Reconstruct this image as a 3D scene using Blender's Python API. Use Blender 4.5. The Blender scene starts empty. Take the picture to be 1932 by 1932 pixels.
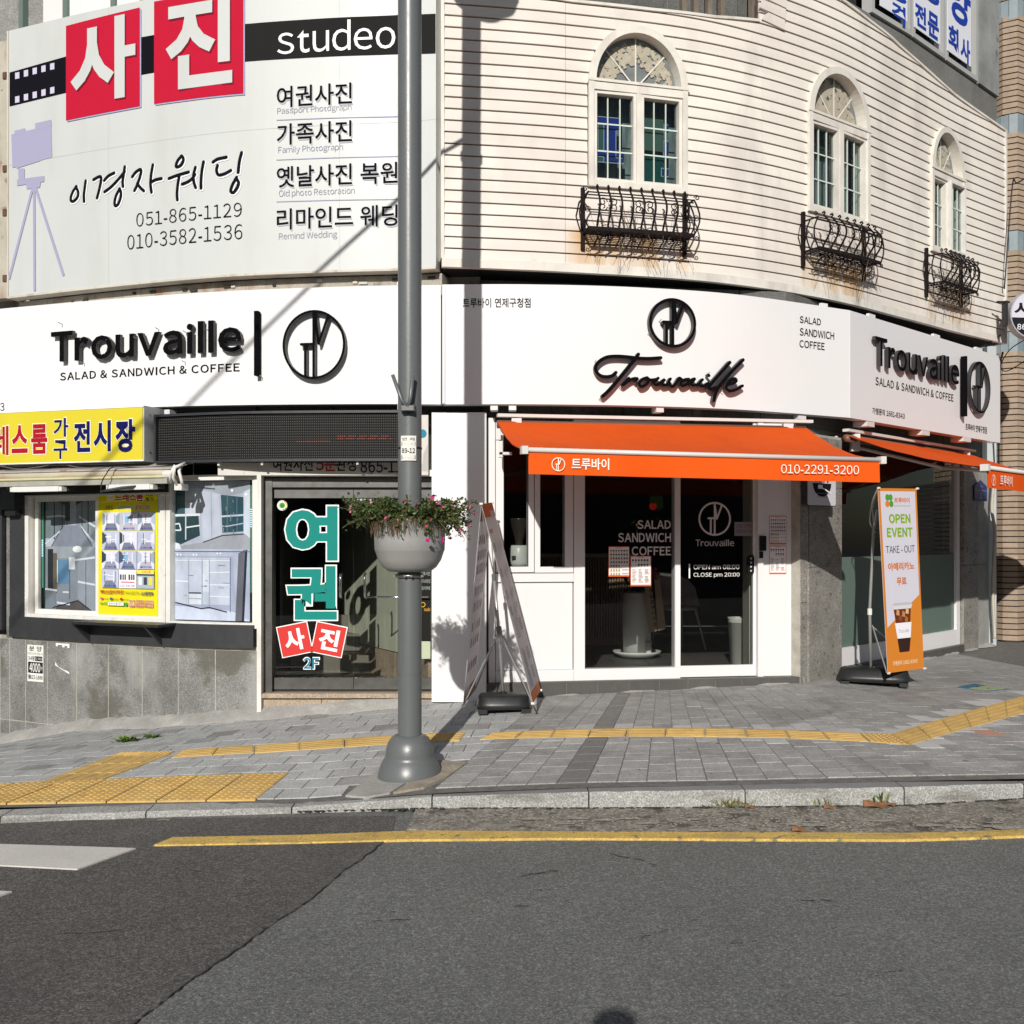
import bpy, math, random
from mathutils import Vector, Matrix
random.seed(11)
SC = bpy.context.scene
COL = SC.collection
H = 1.55                       # eye height above the road; all z below are relative to the eye
K, CX, HY = 1932.0, 966.0, 1017.0

# ------------------------------------------------------------------ camera, sky, sun, exposure
cam_d = bpy.data.cameras.new('camera'); cam = bpy.data.objects.new('camera', cam_d); COL.objects.link(cam)
cam.location = (0, 0, H); cam.rotation_euler = (math.radians(90), 0, 0)
cam_d.sensor_width = 36; cam_d.lens = 36.0; cam_d.shift_y = (HY - CX) / K
cam_d.clip_start = .05; cam_d.clip_end = 600
SC.camera = cam
SUN = Vector((.165, 1, -.497)).normalized()      # direction the light travels
world = bpy.data.worlds.new('World'); SC.world = world; world.use_nodes = True
wn = world.node_tree; wn.nodes.clear()
wo = wn.nodes.new('ShaderNodeOutputWorld'); wb = wn.nodes.new('ShaderNodeBackground'); ws = wn.nodes.new('ShaderNodeTexSky')
ws.sky_type = 'NISHITA'; ws.sun_disc = False
ws.sun_elevation = math.asin(-SUN.z); ws.sun_rotation = math.atan2(-SUN.x, -SUN.y)
wb.inputs[1].default_value = .052
wn.links.new(ws.outputs[0], wb.inputs[0]); wn.links.new(wb.outputs[0], wo.inputs[0])
sl = bpy.data.lights.new('sun', 'SUN'); sl.energy = 4.7; sl.angle = math.radians(.53); sl.color = (1, .955, .885)
so = bpy.data.objects.new('sun', sl); COL.objects.link(so); so.rotation_euler = SUN.to_track_quat('-Z', 'Y').to_euler()
so.location = (-3, -20, 12)
SC.view_settings.view_transform = 'Standard'; SC.view_settings.look = 'None'
SC.view_settings.exposure = -.14; SC.view_settings.gamma = 1; SC.view_settings.use_curve_mapping = False
SC.cycles.max_bounces = 8; SC.cycles.transparent_max_bounces = 12
SC.cycles.use_denoising = True

# ------------------------------------------------------------------ materials
def srgb(h):
    if isinstance(h, str):
        h = tuple(int(h[i:i+2], 16) / 255 for i in (0, 2, 4))
        return tuple((c / 12.92 if c <= .04045 else ((c + .055) / 1.055) ** 2.4) for c in h)
    return h
MC = {}
def M(name, col=(.5, .5, .5), rough=.6, metal=0, noise=0, nscale=3., bump=0, bscale=60., speck=0, sscale=180., spec=.5,
      emit=0, var=0, streak=None, stretch=None, blot=None, hue2=None, agg=None, rust=None):
    if name in MC: return MC[name]
    m = bpy.data.materials.new(name); m.use_nodes = True; MC[name] = m
    nt = m.node_tree; N = nt.nodes; L = nt.links; b = N['Principled BSDF']
    col = srgb(col)
    b.inputs['Roughness'].default_value = rough; b.inputs['Metallic'].default_value = metal
    b.inputs['Specular IOR Level'].default_value = spec
    rgb = N.new('ShaderNodeRGB'); rgb.outputs[0].default_value = (*col, 1); cur = rgb.outputs[0]
    geo = N.new('ShaderNodeNewGeometry'); pos = geo.outputs['Position']
    def ns(scale, detail=4, st=None, rgh=.6):
        n = N.new('ShaderNodeTexNoise'); n.inputs['Scale'].default_value = scale; n.inputs['Detail'].default_value = detail
        n.inputs['Roughness'].default_value = rgh
        if st:
            mp = N.new('ShaderNodeMapping'); mp.inputs['Scale'].default_value = st; L.new(pos, mp.inputs[0]); L.new(mp.outputs[0], n.inputs[0])
        else: L.new(pos, n.inputs[0])
        return n.outputs['Fac']
    def ramp(src, lo, hi, a=0., c=1.):
        r = N.new('ShaderNodeMapRange'); r.inputs[1].default_value = lo; r.inputs[2].default_value = hi
        r.inputs[3].default_value = a; r.inputs[4].default_value = c; L.new(src, r.inputs[0]); return r.outputs[0]
    def mix(fac, a, c, mode='MIX'):
        x = N.new('ShaderNodeMix'); x.data_type = 'RGBA'; x.blend_type = mode
        if isinstance(fac, float): x.inputs[0].default_value = fac
        else: L.new(fac, x.inputs[0])
        for v, i in ((a, 6), (c, 7)):
            if isinstance(v, tuple): x.inputs[i].default_value = (*v, 1)
            else: L.new(v, x.inputs[i])
        return x.outputs[2]
    def mul(val, src):
        x = N.new('ShaderNodeVectorMath'); x.operation = 'SCALE'; L.new(src, x.inputs[0]); L.new(val, x.inputs['Scale']); return x.outputs[0]
    if hue2: cur = mix(ramp(ns(hue2[1], 5), .42, .62), cur, srgb(hue2[0]))
    if noise: cur = mul(ramp(ns(nscale, 6, stretch), .3, .7, 1 - noise, 1 + noise), cur)
    if speck: cur = mul(ramp(ns(sscale, 2, None, .8), .32, .68, 1 - speck, 1 + speck), cur)
    if agg:      # aggregate: small stones each with its own brightness (scale, amount, share of bright ones)
        for sc_, am in agg:
            vo = N.new('ShaderNodeTexVoronoi'); vo.inputs['Scale'].default_value = sc_; L.new(pos, vo.inputs['Vector'])
            sp_ = N.new('ShaderNodeSeparateColor'); L.new(vo.outputs['Color'], sp_.inputs[0])
            pw = N.new('ShaderNodeMath'); pw.operation = 'POWER'; pw.inputs[1].default_value = 2.2; L.new(sp_.outputs[0], pw.inputs[0])
            cur = mul(ramp(pw.outputs[0], 0, 1, 1-am*.6, 1+am*1.6), cur)
    if var:
        oi = N.new('ShaderNodeObjectInfo'); cur = mul(ramp(oi.outputs['Random'], 0, 1, 1 - var, 1 + var), cur)
    if streak:   # (colour, amount, scale, stretch)
        cur = mix(ramp(ns(streak[2], 5, streak[3]), .52, .72, 0, streak[1]), cur, srgb(streak[0]))
    if blot:     # (colour, amount, scale, threshold)
        cur = mix(ramp(ns(blot[2], 6), blot[3], blot[3] + .06, 0, blot[1]), cur, srgb(blot[0]))
    if rust:     # runs of rust below given spots: (x, y, z of their top, half width)
        sep = N.new('ShaderNodeSeparateXYZ'); L.new(pos, sep.inputs[0]); streaks = ramp(ns(4.5, 5, (1, 1, .12)), .40, .58)
        for x_, y_, z_, w_ in rust:
            cv = N.new('ShaderNodeCombineXYZ'); L.new(sep.outputs[0], cv.inputs[0]); L.new(sep.outputs[1], cv.inputs[1])
            di = N.new('ShaderNodeVectorMath'); di.operation = 'DISTANCE'; L.new(cv.outputs[0], di.inputs[0]); di.inputs[1].default_value = (x_, y_, 0)
            f1 = ramp(di.outputs['Value'], w_, w_*.75); f2 = ramp(sep.outputs[2], z_+.05, z_-.03); f3 = ramp(sep.outputs[2], z_-.45, z_-.05, .25, 1)
            fm = N.new('ShaderNodeMath'); fm.operation = 'MULTIPLY'; L.new(f1, fm.inputs[0]); L.new(f2, fm.inputs[1])
            fn = N.new('ShaderNodeMath'); fn.operation = 'MULTIPLY'; L.new(fm.outputs[0], fn.inputs[0]); L.new(streaks, fn.inputs[1])
            fo = N.new('ShaderNodeMath'); fo.operation = 'MULTIPLY'; L.new(fn.outputs[0], fo.inputs[0]); L.new(f3, fo.inputs[1])
            fp_ = N.new('ShaderNodeMath'); fp_.operation = 'MULTIPLY'; L.new(fo.outputs[0], fp_.inputs[0]); fp_.inputs[1].default_value = .9
            cur = mix(fp_.outputs[0], cur, (.56, .34, .13))
    L.new(cur, b.inputs['Base Color'])
    if noise and rough > .15:
        L.new(ramp(ns(nscale * 2.7, 4), .3, .7, max(.03, rough * .85), min(1, rough * 1.15)), b.inputs['Roughness'])
    if bump:
        bp = N.new('ShaderNodeBump'); bp.inputs['Strength'].default_value = 1; bp.inputs['Distance'].default_value = bump
        L.new(ns(bscale, 5, None, .7), bp.inputs['Height']); L.new(bp.outputs[0], b.inputs['Normal'])
    if emit:
        L.new(cur, b.inputs['Emission Color']); b.inputs['Emission Strength'].default_value = emit
    return m
def glass(name, tint, refl=1.0, rough=.0, frost=None, ior=1.5):
    if name in MC: return MC[name]
    m = bpy.data.materials.new(name); m.use_nodes = True; MC[name] = m
    N = m.node_tree.nodes; L = m.node_tree.links; N.clear()
    o = N.new('ShaderNodeOutputMaterial'); t = N.new('ShaderNodeBsdfTransparent'); t.inputs[0].default_value = (*tint, 1)
    g = N.new('ShaderNodeBsdfGlossy'); g.inputs['Roughness'].default_value = rough; g.inputs[0].default_value = (refl, refl, refl, 1)
    f = N.new('ShaderNodeFresnel'); f.inputs[0].default_value = ior
    ge = N.new('ShaderNodeNewGeometry'); bf = N.new('ShaderNodeMath'); bf.operation = 'SUBTRACT'; bf.inputs[0].default_value = 1; L.new(ge.outputs['Backfacing'], bf.inputs[1])
    ml = N.new('ShaderNodeMath'); ml.operation = 'MULTIPLY'; L.new(f.outputs[0], ml.inputs[0]); L.new(bf.outputs[0], ml.inputs[1])      # only the outer face mirrors
    x = N.new('ShaderNodeMixShader'); L.new(ml.outputs[0], x.inputs[0]); L.new(g.outputs[0], x.inputs[2])
    if frost:
        d = N.new('ShaderNodeBsdfDiffuse'); d.inputs[0].default_value = (*frost[0], 1)
        y = N.new('ShaderNodeMixShader'); y.inputs[0].default_value = frost[1]
        L.new(t.outputs[0], y.inputs[1]); L.new(d.outputs[0], y.inputs[2]); L.new(y.outputs[0], x.inputs[1])
    else: L.new(t.outputs[0], x.inputs[1])
    L.new(x.outputs[0], o.inputs[0]); return m
def C(h, rough=.5):      # flat print colour
    return M('print_' + h + ('' if rough == .5 else str(int(rough * 100))), h, max(rough, .65), spec=.2)

# ------------------------------------------------------------------ surfaces: walls as plan curves
def p2xy(px, Y): return ((px - CX) / K * Y, Y)
class Surf:
    def __init__(s, pts, smooth=False, step=.06):
        if smooth:
            q = []
            P = [pts[0]] + list(pts) + [pts[-1]]
            for i in range(1, len(P) - 2):
                a, b, c, d = P[i-1], P[i], P[i+1], P[i+2]
                n = max(2, int(math.dist(b, c) / step))
                for k in range(n):
                    t = k / n
                    q.append(tuple(.5 * (2*b[j] + (c[j]-a[j])*t + (2*a[j]-5*b[j]+4*c[j]-d[j])*t*t + (3*b[j]-a[j]-3*c[j]+d[j])*t**3) for j in (0, 1)))
            q.append(tuple(pts[-1])); pts = q
        s.p = [tuple(a) for a in pts]; s.L = [0]
        for a, b in zip(s.p, s.p[1:]): s.L.append(s.L[-1] + math.dist(a, b))
        s.smooth = smooth; s.n = []
        for i in range(len(s.p)):
            a = s.p[max(0, i-1)]; b = s.p[min(len(s.p)-1, i+1)]
            l = math.dist(a, b); s.n.append(((b[1]-a[1])/l, -(b[0]-a[0])/l))
    def seg(s, t):
        lo, hi = 0, len(s.L) - 2
        while lo < hi:
            m = (lo + hi + 1) // 2
            if s.L[m] <= t: lo = m
            else: hi = m - 1
        return lo
    def at(s, t, d=0):
        i = s.seg(t); a, b = s.p[i], s.p[i+1]; l = s.L[i+1] - s.L[i]; u = (t - s.L[i]) / l
        x = a[0] + (b[0]-a[0])*u; y = a[1] + (b[1]-a[1])*u
        if s.smooth:
            uu = min(1, max(0, u)); nx = s.n[i][0]*(1-uu) + s.n[i+1][0]*uu; ny = s.n[i][1]*(1-uu) + s.n[i+1][1]*uu
        else: nx, ny = (b[1]-a[1])/l, -(b[0]-a[0])/l
        return x + nx*d, y + ny*d
    def map(s, v):
        x, y = s.at(v[0], v[1]); return (x, y, v[2])
    def hit(s, px, d=0):
        k = (px - CX) / K; lo, hi = -3., s.L[-1] + 3.
        f = lambda t: (lambda q: q[0] - k*q[1])(s.at(t, d))
        for _ in range(50):
            m = (lo + hi) / 2
            if f(m) < 0: lo = m
            else: hi = m
        return (lo + hi) / 2
    def z(s, px, py, d=0): return (HY - py) / K * s.at(s.hit(px, d), d)[1]
    def nseg(s, a, b): return max(1, int(abs(b - a) / .12)) if (s.smooth or len(s.p) > 2) else 1

# ------------------------------------------------------------------ mesh builder
ORG = {}
def link(o, parent=None, org=None):
    COL.objects.link(o)
    if parent is not None:
        o.parent = parent; ORG[o.name] = ORG[parent.name]
    else: ORG[o.name] = org or Vector((0, 0, 0))
    return o
def tag(o, label=None, cat=None, group=None, kind=None, category=None):
    cat = cat or category
    if label: o['label'] = label
    if cat: o['category'] = cat
    if group: o['group'] = group
    if kind: o['kind'] = kind
    return o
def thing(name, x, y, z, label, cat, group=None):
    o = bpy.data.objects.new(name, None); o.empty_display_size = .1; o.location = (x, y, z + H)
    COL.objects.link(o); ORG[o.name] = Vector((x, y, z + H)); return tag(o, label, cat, group)
class MB:
    def __init__(s): s.v = []; s.f = []; s.mi = []; s.cur = 0
    def face(s, idx): s.f.append(tuple(idx)); s.mi.append(s.cur)
    def add(s, vs, fs):
        n = len(s.v); s.v += [tuple(v) for v in vs]
        for f in fs: s.face([i + n for i in f])
    def hexa(s, p):          # 4 bottom ccw, 4 top ccw
        s.add(p, [(3,2,1,0), (4,5,6,7), (0,1,5,4), (1,2,6,5), (2,3,7,6), (3,0,4,7)])
    def box(s, x0, x1, y0, y1, z0, z1, n=1):
        for k in range(n):
            a = x0 + (x1-x0)*k/n; b = x0 + (x1-x0)*(k+1)/n
            if n == 1:
                s.hexa([(a,y0,z0),(b,y0,z0),(b,y1,z0),(a,y1,z0),(a,y0,z1),(b,y0,z1),(b,y1,z1),(a,y1,z1)])
        if n > 1:
            vs = []; fs = []
            for k in range(n + 1):
                a = x0 + (x1-x0)*k/n; vs += [(a,y0,z0),(a,y1,z0),(a,y1,z1),(a,y0,z1)]
            for k in range(n):
                i = 4*k
                for j in range(4): fs.append((i+j, i+(j+1)%4, i+4+(j+1)%4, i+4+j))
            fs += [(3,2,1,0), (4*n,4*n+1,4*n+2,4*n+3)]
            s.add(vs, fs)
    def quad(s, a, b, c, d): s.add([a, b, c, d], [(0,1,2,3)])
    def tube(s, pts, r, n=6, cap=True):
        pts = [Vector(p) for p in pts]; m = len(pts); rr = r if isinstance(r, (list, tuple)) else [r]*m
        base = len(s.v); up = None
        for i, p in enumerate(pts):
            t = (pts[min(m-1, i+1)] - pts[max(0, i-1)]).normalized()
            if up is None: up = Vector((0,0,1)) if abs(t.z) < .9 else Vector((1,0,0))
            a = t.cross(up); a = a.normalized() if a.length > 1e-6 else Vector((1,0,0)); up = a.cross(t).normalized()
            for k in range(n):
                w = 2*math.pi*k/n; q = p + (a*math.cos(w) + up*math.sin(w))*rr[i]; s.v.append(tuple(q))
        for i in range(m-1):
            for k in range(n):
                s.face((base+i*n+k, base+i*n+(k+1)%n, base+(i+1)*n+(k+1)%n, base+(i+1)*n+k))
        if cap:
            s.face([base+k for k in range(n)][::-1]); s.face([base+(m-1)*n+k for k in range(n)])
    def lathe(s, prof, cx, cy, n=32, a0=0, a1=2*math.pi):
        base = len(s.v); full = abs(a1-a0-2*math.pi) < 1e-6; nn = n if full else n+1
        for r, z in prof:
            for k in range(nn):
                w = a0 + (a1-a0)*k/n; s.v.append((cx+r*math.cos(w), cy+r*math.sin(w), z))
        for i in range(len(prof)-1):
            for k in range(n):
                k2 = (k+1) % nn
                s.face((base+i*nn+k, base+i*nn+k2, base+(i+1)*nn+k2, base+(i+1)*nn+k))
    def prism(s, poly, d0, d1):      # poly in (s,z) ccw seen from outside -> local (s,d,z)
        n = len(poly); b = len(s.v)
        s.v += [(p[0], d1, p[1]) for p in poly] + [(p[0], d0, p[1]) for p in poly]
        s.face([b+i for i in range(n)])
        if d1 != d0:
            c0_ = s.cur; s.cur = getattr(s, 'side', c0_)
            for i in range(n): j = (i+1) % n; s.face((b+i, b+n+i, b+n+j, b+j))
            s.cur = c0_
    def ribbon(s, pts, w, d0, d1, drift=.0004):   # stroke of width w with round ends in (s,z)
        P = [Vector((a[0], a[1])) for a in pts]; m = len(P); left = []; right = []
        ww = w if isinstance(w, (list, tuple)) else [w]*m
        for i in range(m):
            t = (P[min(m-1,i+1)] - P[max(0,i-1)]).normalized(); nn = Vector((-t.y, t.x))
            left.append(P[i] + nn*ww[i]/2); right.append(P[i] - nn*ww[i]/2)
        def ring(i, base, dd):
            return
        for i in range(m-1):
            e = drift*i/m
            s.prism([tuple(right[i]), tuple(right[i+1]), tuple(left[i+1]), tuple(left[i])], d0, d1+e)
        for i, sg in ((0, -1), (m-1, 1)):
            t = (P[min(m-1,i+1)] - P[max(0,i-1)]).normalized()*sg; a0 = math.atan2(t.y, t.x)
            s.prism([(P[i].x + math.cos(a0-math.pi/2+math.pi*k/6)*ww[i]/2, P[i].y + math.sin(a0-math.pi/2+math.pi*k/6)*ww[i]/2) for k in range(7)], d0, d1 + drift*i/m)
    def ring(s, cs, cz, rs, rz, w, d0, d1, n=40, a0=0, a1=2*math.pi):
        for k in range(n):
            A = a0+(a1-a0)*k/n; B = a0+(a1-a0)*(k+1)/n
            f = lambda a, q: (cs+(rs+q)*math.cos(a), cz+(rz+q)*math.sin(a))
            s.prism([f(A, w/2), f(B, w/2), f(B, -w/2), f(A, -w/2)], d0, d1)
    def build(s, name, mat, parent=None, surf=None, smooth=False, **tg):
        vs = [surf.map(v) for v in s.v] if surf else s.v
        if parent is not None: org = ORG[parent.name]
        elif tg.get('kind') == 'structure': org = Vector((0,0,0))
        else:
            xs = [v[0] for v in vs]; ys = [v[1] for v in vs]; zs = [v[2] for v in vs]
            org = Vector(((min(xs)+max(xs))/2, (min(ys)+max(ys))/2, min(zs)+H))
        me = bpy.data.meshes.new(name)
        me.from_pydata([(v[0]-org.x, v[1]-org.y, v[2]+H-org.z) for v in vs], [], s.f)
        for m in (mat if isinstance(mat, (list, tuple)) else [mat]): me.materials.append(m)
        if max(s.mi or [0]): me.polygons.foreach_set('material_index', s.mi)
        if smooth: me.polygons.foreach_set('use_smooth', [True]*len(s.f))
        me.update(); o = bpy.data.objects.new(name, me)
        if parent is None: o.location = org; link(o, None, org)
        else: link(o, parent)
        if smooth == 'auto':
            md = None
            for e in me.polygons: pass
            me.set_sharp_from_angle(angle=math.radians(40))
        return tag(o, **tg)
def catmull(pts, k=5, closed=False):
    P = list(pts); n = len(P); out = []
    g = (lambda i: P[i % n]) if closed else (lambda i: P[min(n-1, max(0, i))])
    for i in range(n if closed else n-1):
        a, b, c, d = g(i-1), g(i), g(i+1), g(i+2)
        for q in range(k):
            t = q/k; out.append(tuple(.5*(2*b[j]+(c[j]-a[j])*t+(2*a[j]-5*b[j]+4*c[j]-d[j])*t*t+(3*b[j]-a[j]-3*c[j]+d[j])*t**3) for j in range(len(b))))
    out.append(P[0] if closed else P[-1]); return out

# ------------------------------------------------------------------ text
TC = {}
GL = []
def glyph(ch, bold, ext, res=3):
    bold = round(bold/.01)*.01 if bold < .03 else round(bold, 3)
    key = (ch, bold, ext)
    if key in TC: return TC[key]
    k = ord(ch); own = ch in '-liIfrtj'; body = chr(k+0xFEE0) if 33 <= k <= 126 and not own else ch      # the wide forms are drawn in the same plain face as the Korean
    if not GL: GL.append(bpy.data.curves.new('glyph', 'FONT')); GL.append(bpy.data.objects.new('glyph', GL[0]))
    c, o = GL; c.body = body; c.size = 1; c.offset = bold; c.extrude = ext; c.resolution_u = res; me = o.to_mesh()
    q = 1.09 if own else 1; qx = {'r': 1.12, 't': 1.1}.get(ch, q) if own else 1; qy = 1.2 if ch == 'r' else q
    vs = [(v.co.x*qx, v.co.y*qy, v.co.z) for v in me.vertices]; fs = [tuple(p.vertices) for p in me.polygons]
    o.to_mesh_clear()
    TC[key] = (vs, fs); return TC[key]
def tmesh(body, bold=0, ext=0, align='LEFT', res=3, spacing=1.0, line=1.0):
    V, F = [], []; x = 0.
    for i, ch in enumerate(body):
        if ch == ' ': x += .26*spacing; continue
        vs, fs = glyph(ch, bold, ext, res)
        if not vs: continue
        x0, x1, y0, y1 = tbounds(vs)
        if ord(ch) < 128:
            gap = (.13 if ch in 'liI' else .095) if ch not in 'TVAWYLr-1/' else .055
            gap = gap*spacing + (spacing-1)*.5; dx = x-x0+gap*.5; nx = x+(x1-x0)+gap
        else: dx = x-.04; nx = x+.92*spacing
        n = len(V); V += [(v[0]+dx, v[1], v[2]) for v in vs]; F += [tuple(k+n for k in f) for f in fs]; x = nx
    return V, F
def tbounds(vs):
    return min(v[0] for v in vs), max(v[0] for v in vs), min(v[1] for v in vs), max(v[1] for v in vs)
def text(body, surf, box, d, mat, parent, bold=0., depth=0, rot=0, name='lettering', bb=None, pad=0, spacing=1., mb=None, slant=0, **tg):
    vs, fs = tmesh(body, bold, .5 if depth else 0, spacing=spacing)
    if not vs: return None
    x0, x1, y0, y1 = bb or tbounds(vs); s0, s1, z0, z1 = box
    s0 -= pad; s1 += pad; z0 -= pad; z1 += pad
    m = mb or MB(); cs, cz = (s0+s1)/2, (z0+z1)/2; out = []
    for v in vs:
        a = s0 + (v[0]-x0)/(x1-x0)*(s1-s0); b = z0 + (v[1]-y0)/max(1e-6, y1-y0)*(z1-z0)
        a += slant*(b-cz)
        if rot: a, b = cs+(a-cs)*math.cos(rot)-(b-cz)*math.sin(rot), cz+(a-cs)*math.sin(rot)+(b-cz)*math.cos(rot)
        out.append((a, d + ((v[2]+.5)*depth if depth else 0), b))
    # curve fills come out with +z normals; keep
    m.add(out, fs)
    if mb is not None: return None
    return m.build(name, mat, parent, surf, **tg)
def pxbox(surf, px0, py0, px1, py1, d=0):
    s0, s1 = surf.hit(px0, d), surf.hit(px1, d); Y = surf.at((s0+s1)/2, d)[1]
    return s0, s1, (HY-py1)/K*Y, (HY-py0)/K*Y
def ptext(body, surf, px0, py0, px1, py1, mat, parent, d=.004, **k):
    return text(body, surf, pxbox(surf, px0, py0, px1, py1, d), d, mat, parent, **k)
def word3d(body, surf, px0, py0, px1, py1, d, depth, mat, parent, bold=0., spacing=1.):
    """Each character a letter of its own, at the place it has in the whole word."""
    box = pxbox(surf, px0, py0, px1, py1, d+depth); vs, _ = tmesh(body, bold, .5, spacing=spacing); X0, X1, Y0, Y1 = tbounds(vs)
    n0 = 0
    for i, ch in enumerate(body):
        if ch == ' ': continue
        gv, gf = glyph(ch, bold, .5); m = MB()
        part = vs[n0:n0+len(gv)]; n0 += len(gv)
        m.add([(box[0]+(v[0]-X0)/(X1-X0)*(box[1]-box[0]), d+(v[2]+.5)*depth, box[2]+(v[1]-Y0)/(Y1-Y0)*(box[3]-box[2])) for v in part], gf)
        for q, f in enumerate(m.f):
            ds_ = [m.v[k][1] for k in f]
            if max(ds_)-min(ds_) > depth*.5: m.mi[q] = 1
        m.build('letter', [mat, m_rim], parent, surf)
def sbox(surf, name, mat, parent, s0, s1, z0, z1, d0, d1, **tg):
    m = MB(); m.box(s0, s1, d1, d0, z0, z1, surf.nseg(s0, s1)); return m.build(name, mat, parent, surf, **tg)
def pbox(surf, name, mat, parent, px0, px1, py0, py1, d0, d1, **tg):
    s0, s1, z0, z1 = pxbox(surf, px0, py0, px1, py1, d1); return sbox(surf, name, mat, parent, s0, s1, z0, z1, d0, d1, **tg)
def fbox(m, s0, s1, z0, z1, w, d0, d1, n=1):     # rectangular frame into MB m (local s,d,z)
    m.box(s0, s1, d1, d0, z1-w, z1, n); m.box(s0, s1, d1, d0, z0, z0+w, n)
    m.box(s0, s0+w, d1, d0, z0+w, z1-w); m.box(s1-w, s1, d1, d0, z0+w, z1-w)
def flat(surf, px0, px1, d):          # the flat chord of a curved wall, pushed out to d at its middle
    a, b = surf.hit(px0, d), surf.hit(px1, d); A, B, Mx = surf.at(a, 0), surf.at(b, 0), surf.at((a+b)/2, d)
    F = Surf([A, B]); f = F.at(F.L[-1]/2, 0); n = (F.n[0]); k = (Mx[0]-f[0])*n[0]+(Mx[1]-f[1])*n[1]
    return Surf([(A[0]+n[0]*k, A[1]+n[1]*k), (B[0]+n[0]*k, B[1]+n[1]*k)])
class Print:
    """A flat print: polygons of several colours, each a hair above the one before."""
    def __init__(s, surf, d): s.m = MB(); s.mats = []; s.surf = surf; s.d = d; s.k = 0
    def use(s, mat):
        if isinstance(mat, str): mat = C(mat)
        if mat not in s.mats: s.mats.append(mat)
        s.m.cur = s.mats.index(mat); s.k += 1; return s.d + s.k*.00012
    def poly(s, pts, col):
        d = s.use(col); s.m.prism(pts, d, d)
    def rect(s, a, b, c, d, col): s.poly([(a, c), (b, c), (b, d), (a, d)], col)
    def circ(s, x, z, r, col, n=14, rz=None):
        s.poly([(x+r*math.cos(2*math.pi*i/n), z+(rz or r)*math.sin(2*math.pi*i/n)) for i in range(n)], col)
    def line(s, pts, w, col):
        d = s.use(col)
        for a, b in zip(pts, pts[1:]):
            t = Vector((b[0]-a[0], b[1]-a[1])); t = t.normalized()*w/2 if t.length else Vector((w,0)); n = (-t.y, t.x)
            s.m.prism([(a[0]-n[0],a[1]-n[1]), (b[0]-n[0],b[1]-n[1]), (b[0]+n[0],b[1]+n[1]), (a[0]+n[0],a[1]+n[1])], d, d); d += .00002
    def text(s, body, box, col, bold=0., **k):
        d = s.use(col); text(body, s.surf, box, d, None, None, bold=bold, mb=s.m, **k)
    def build(s, name, parent=None, **tg): return s.m.build(name, s.mats, parent, s.surf, **tg)
# ------------------------------------------------------------------ ground heights (relative to the eye)
def lerp(tab, x):
    if x <= tab[0][0]: return tab[0][1]
    for a, b in zip(tab, tab[1:]):
        if x <= b[0]: return a[1] + (b[1]-a[1])*(x-a[0])/(b[0]-a[0])
    return tab[-1][1]
def zR(x, y=0): return -1.55 + .014*max(-8, min(8, x))
def hitR(px, py):
    m, k = (HY-py)/K, (px-CX)/K; Y = -1.55/(m-.014*k); return k*Y, Y
LW = Surf([p2xy(-110, 9.95), p2xy(25, 9.55), p2xy(149, 9.17), p2xy(314, 8.78), p2xy(400, 8.62), p2xy(490, 8.52)], True)
WALL = [p2xy(-110, 9.95), p2xy(25, 9.55), p2xy(149, 9.17), p2xy(314, 8.78), (-2.08, 8.52), (-.664, 8.5), (-.2, 8.47), (2.45, 8.89), (2.98, 9.42), (5.06, 11.56), (5.75, 12.28)]
yWt = [(-9, 11)] + WALL + [(6.4, 12.6), (9, 12.6)]
zKt = [(-9, -1.70), (-6, -1.60), (-2.85, -1.546), (-1.24, -1.531), (-.46, -1.470), (.44, -1.436), (1.32, -1.4215), (2.2, -1.402), (2.95, -1.385), (9, -1.32)]
zWt = [(-9, -2.1), (-4.7, -1.9), (-3.87, -1.70), (-2.95, -1.59), (-2.1, -1.475), (-.65, -1.355), (0, -1.305), (2.5, -1.237), (5, -1.265), (9, -1.28)]
YK = 5.86
def G(x, y):
    yw = lerp(yWt, x); t = max(0, min(1.2, (y-YK)/(yw-YK))); return lerp(zKt, x)*(1-t) + lerp(zWt, x)*t
def hitG(px, py):
    m, k = (HY-py)/K, (px-CX)/K; lo, hi = 4.5, 16
    for _ in range(40):
        c = (lo+hi)/2
        if G(k*c, c) < m*c: lo = c
        else: hi = c
    return k*lo, lo
def clip(poly, a, b, c):     # keep a*x+b*y >= c
    out = []
    for i in range(len(poly)):
        p, q = poly[i-1], poly[i]; fp = a*p[0]+b*p[1]-c; fq = a*q[0]+b*q[1]-c
        if (fp >= 0) != (fq >= 0):
            t = fp/(fp-fq); out.append((p[0]+(q[0]-p[0])*t, p[1]+(q[1]-p[1])*t))
        if fq >= 0: out.append(q)
    return out

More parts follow.
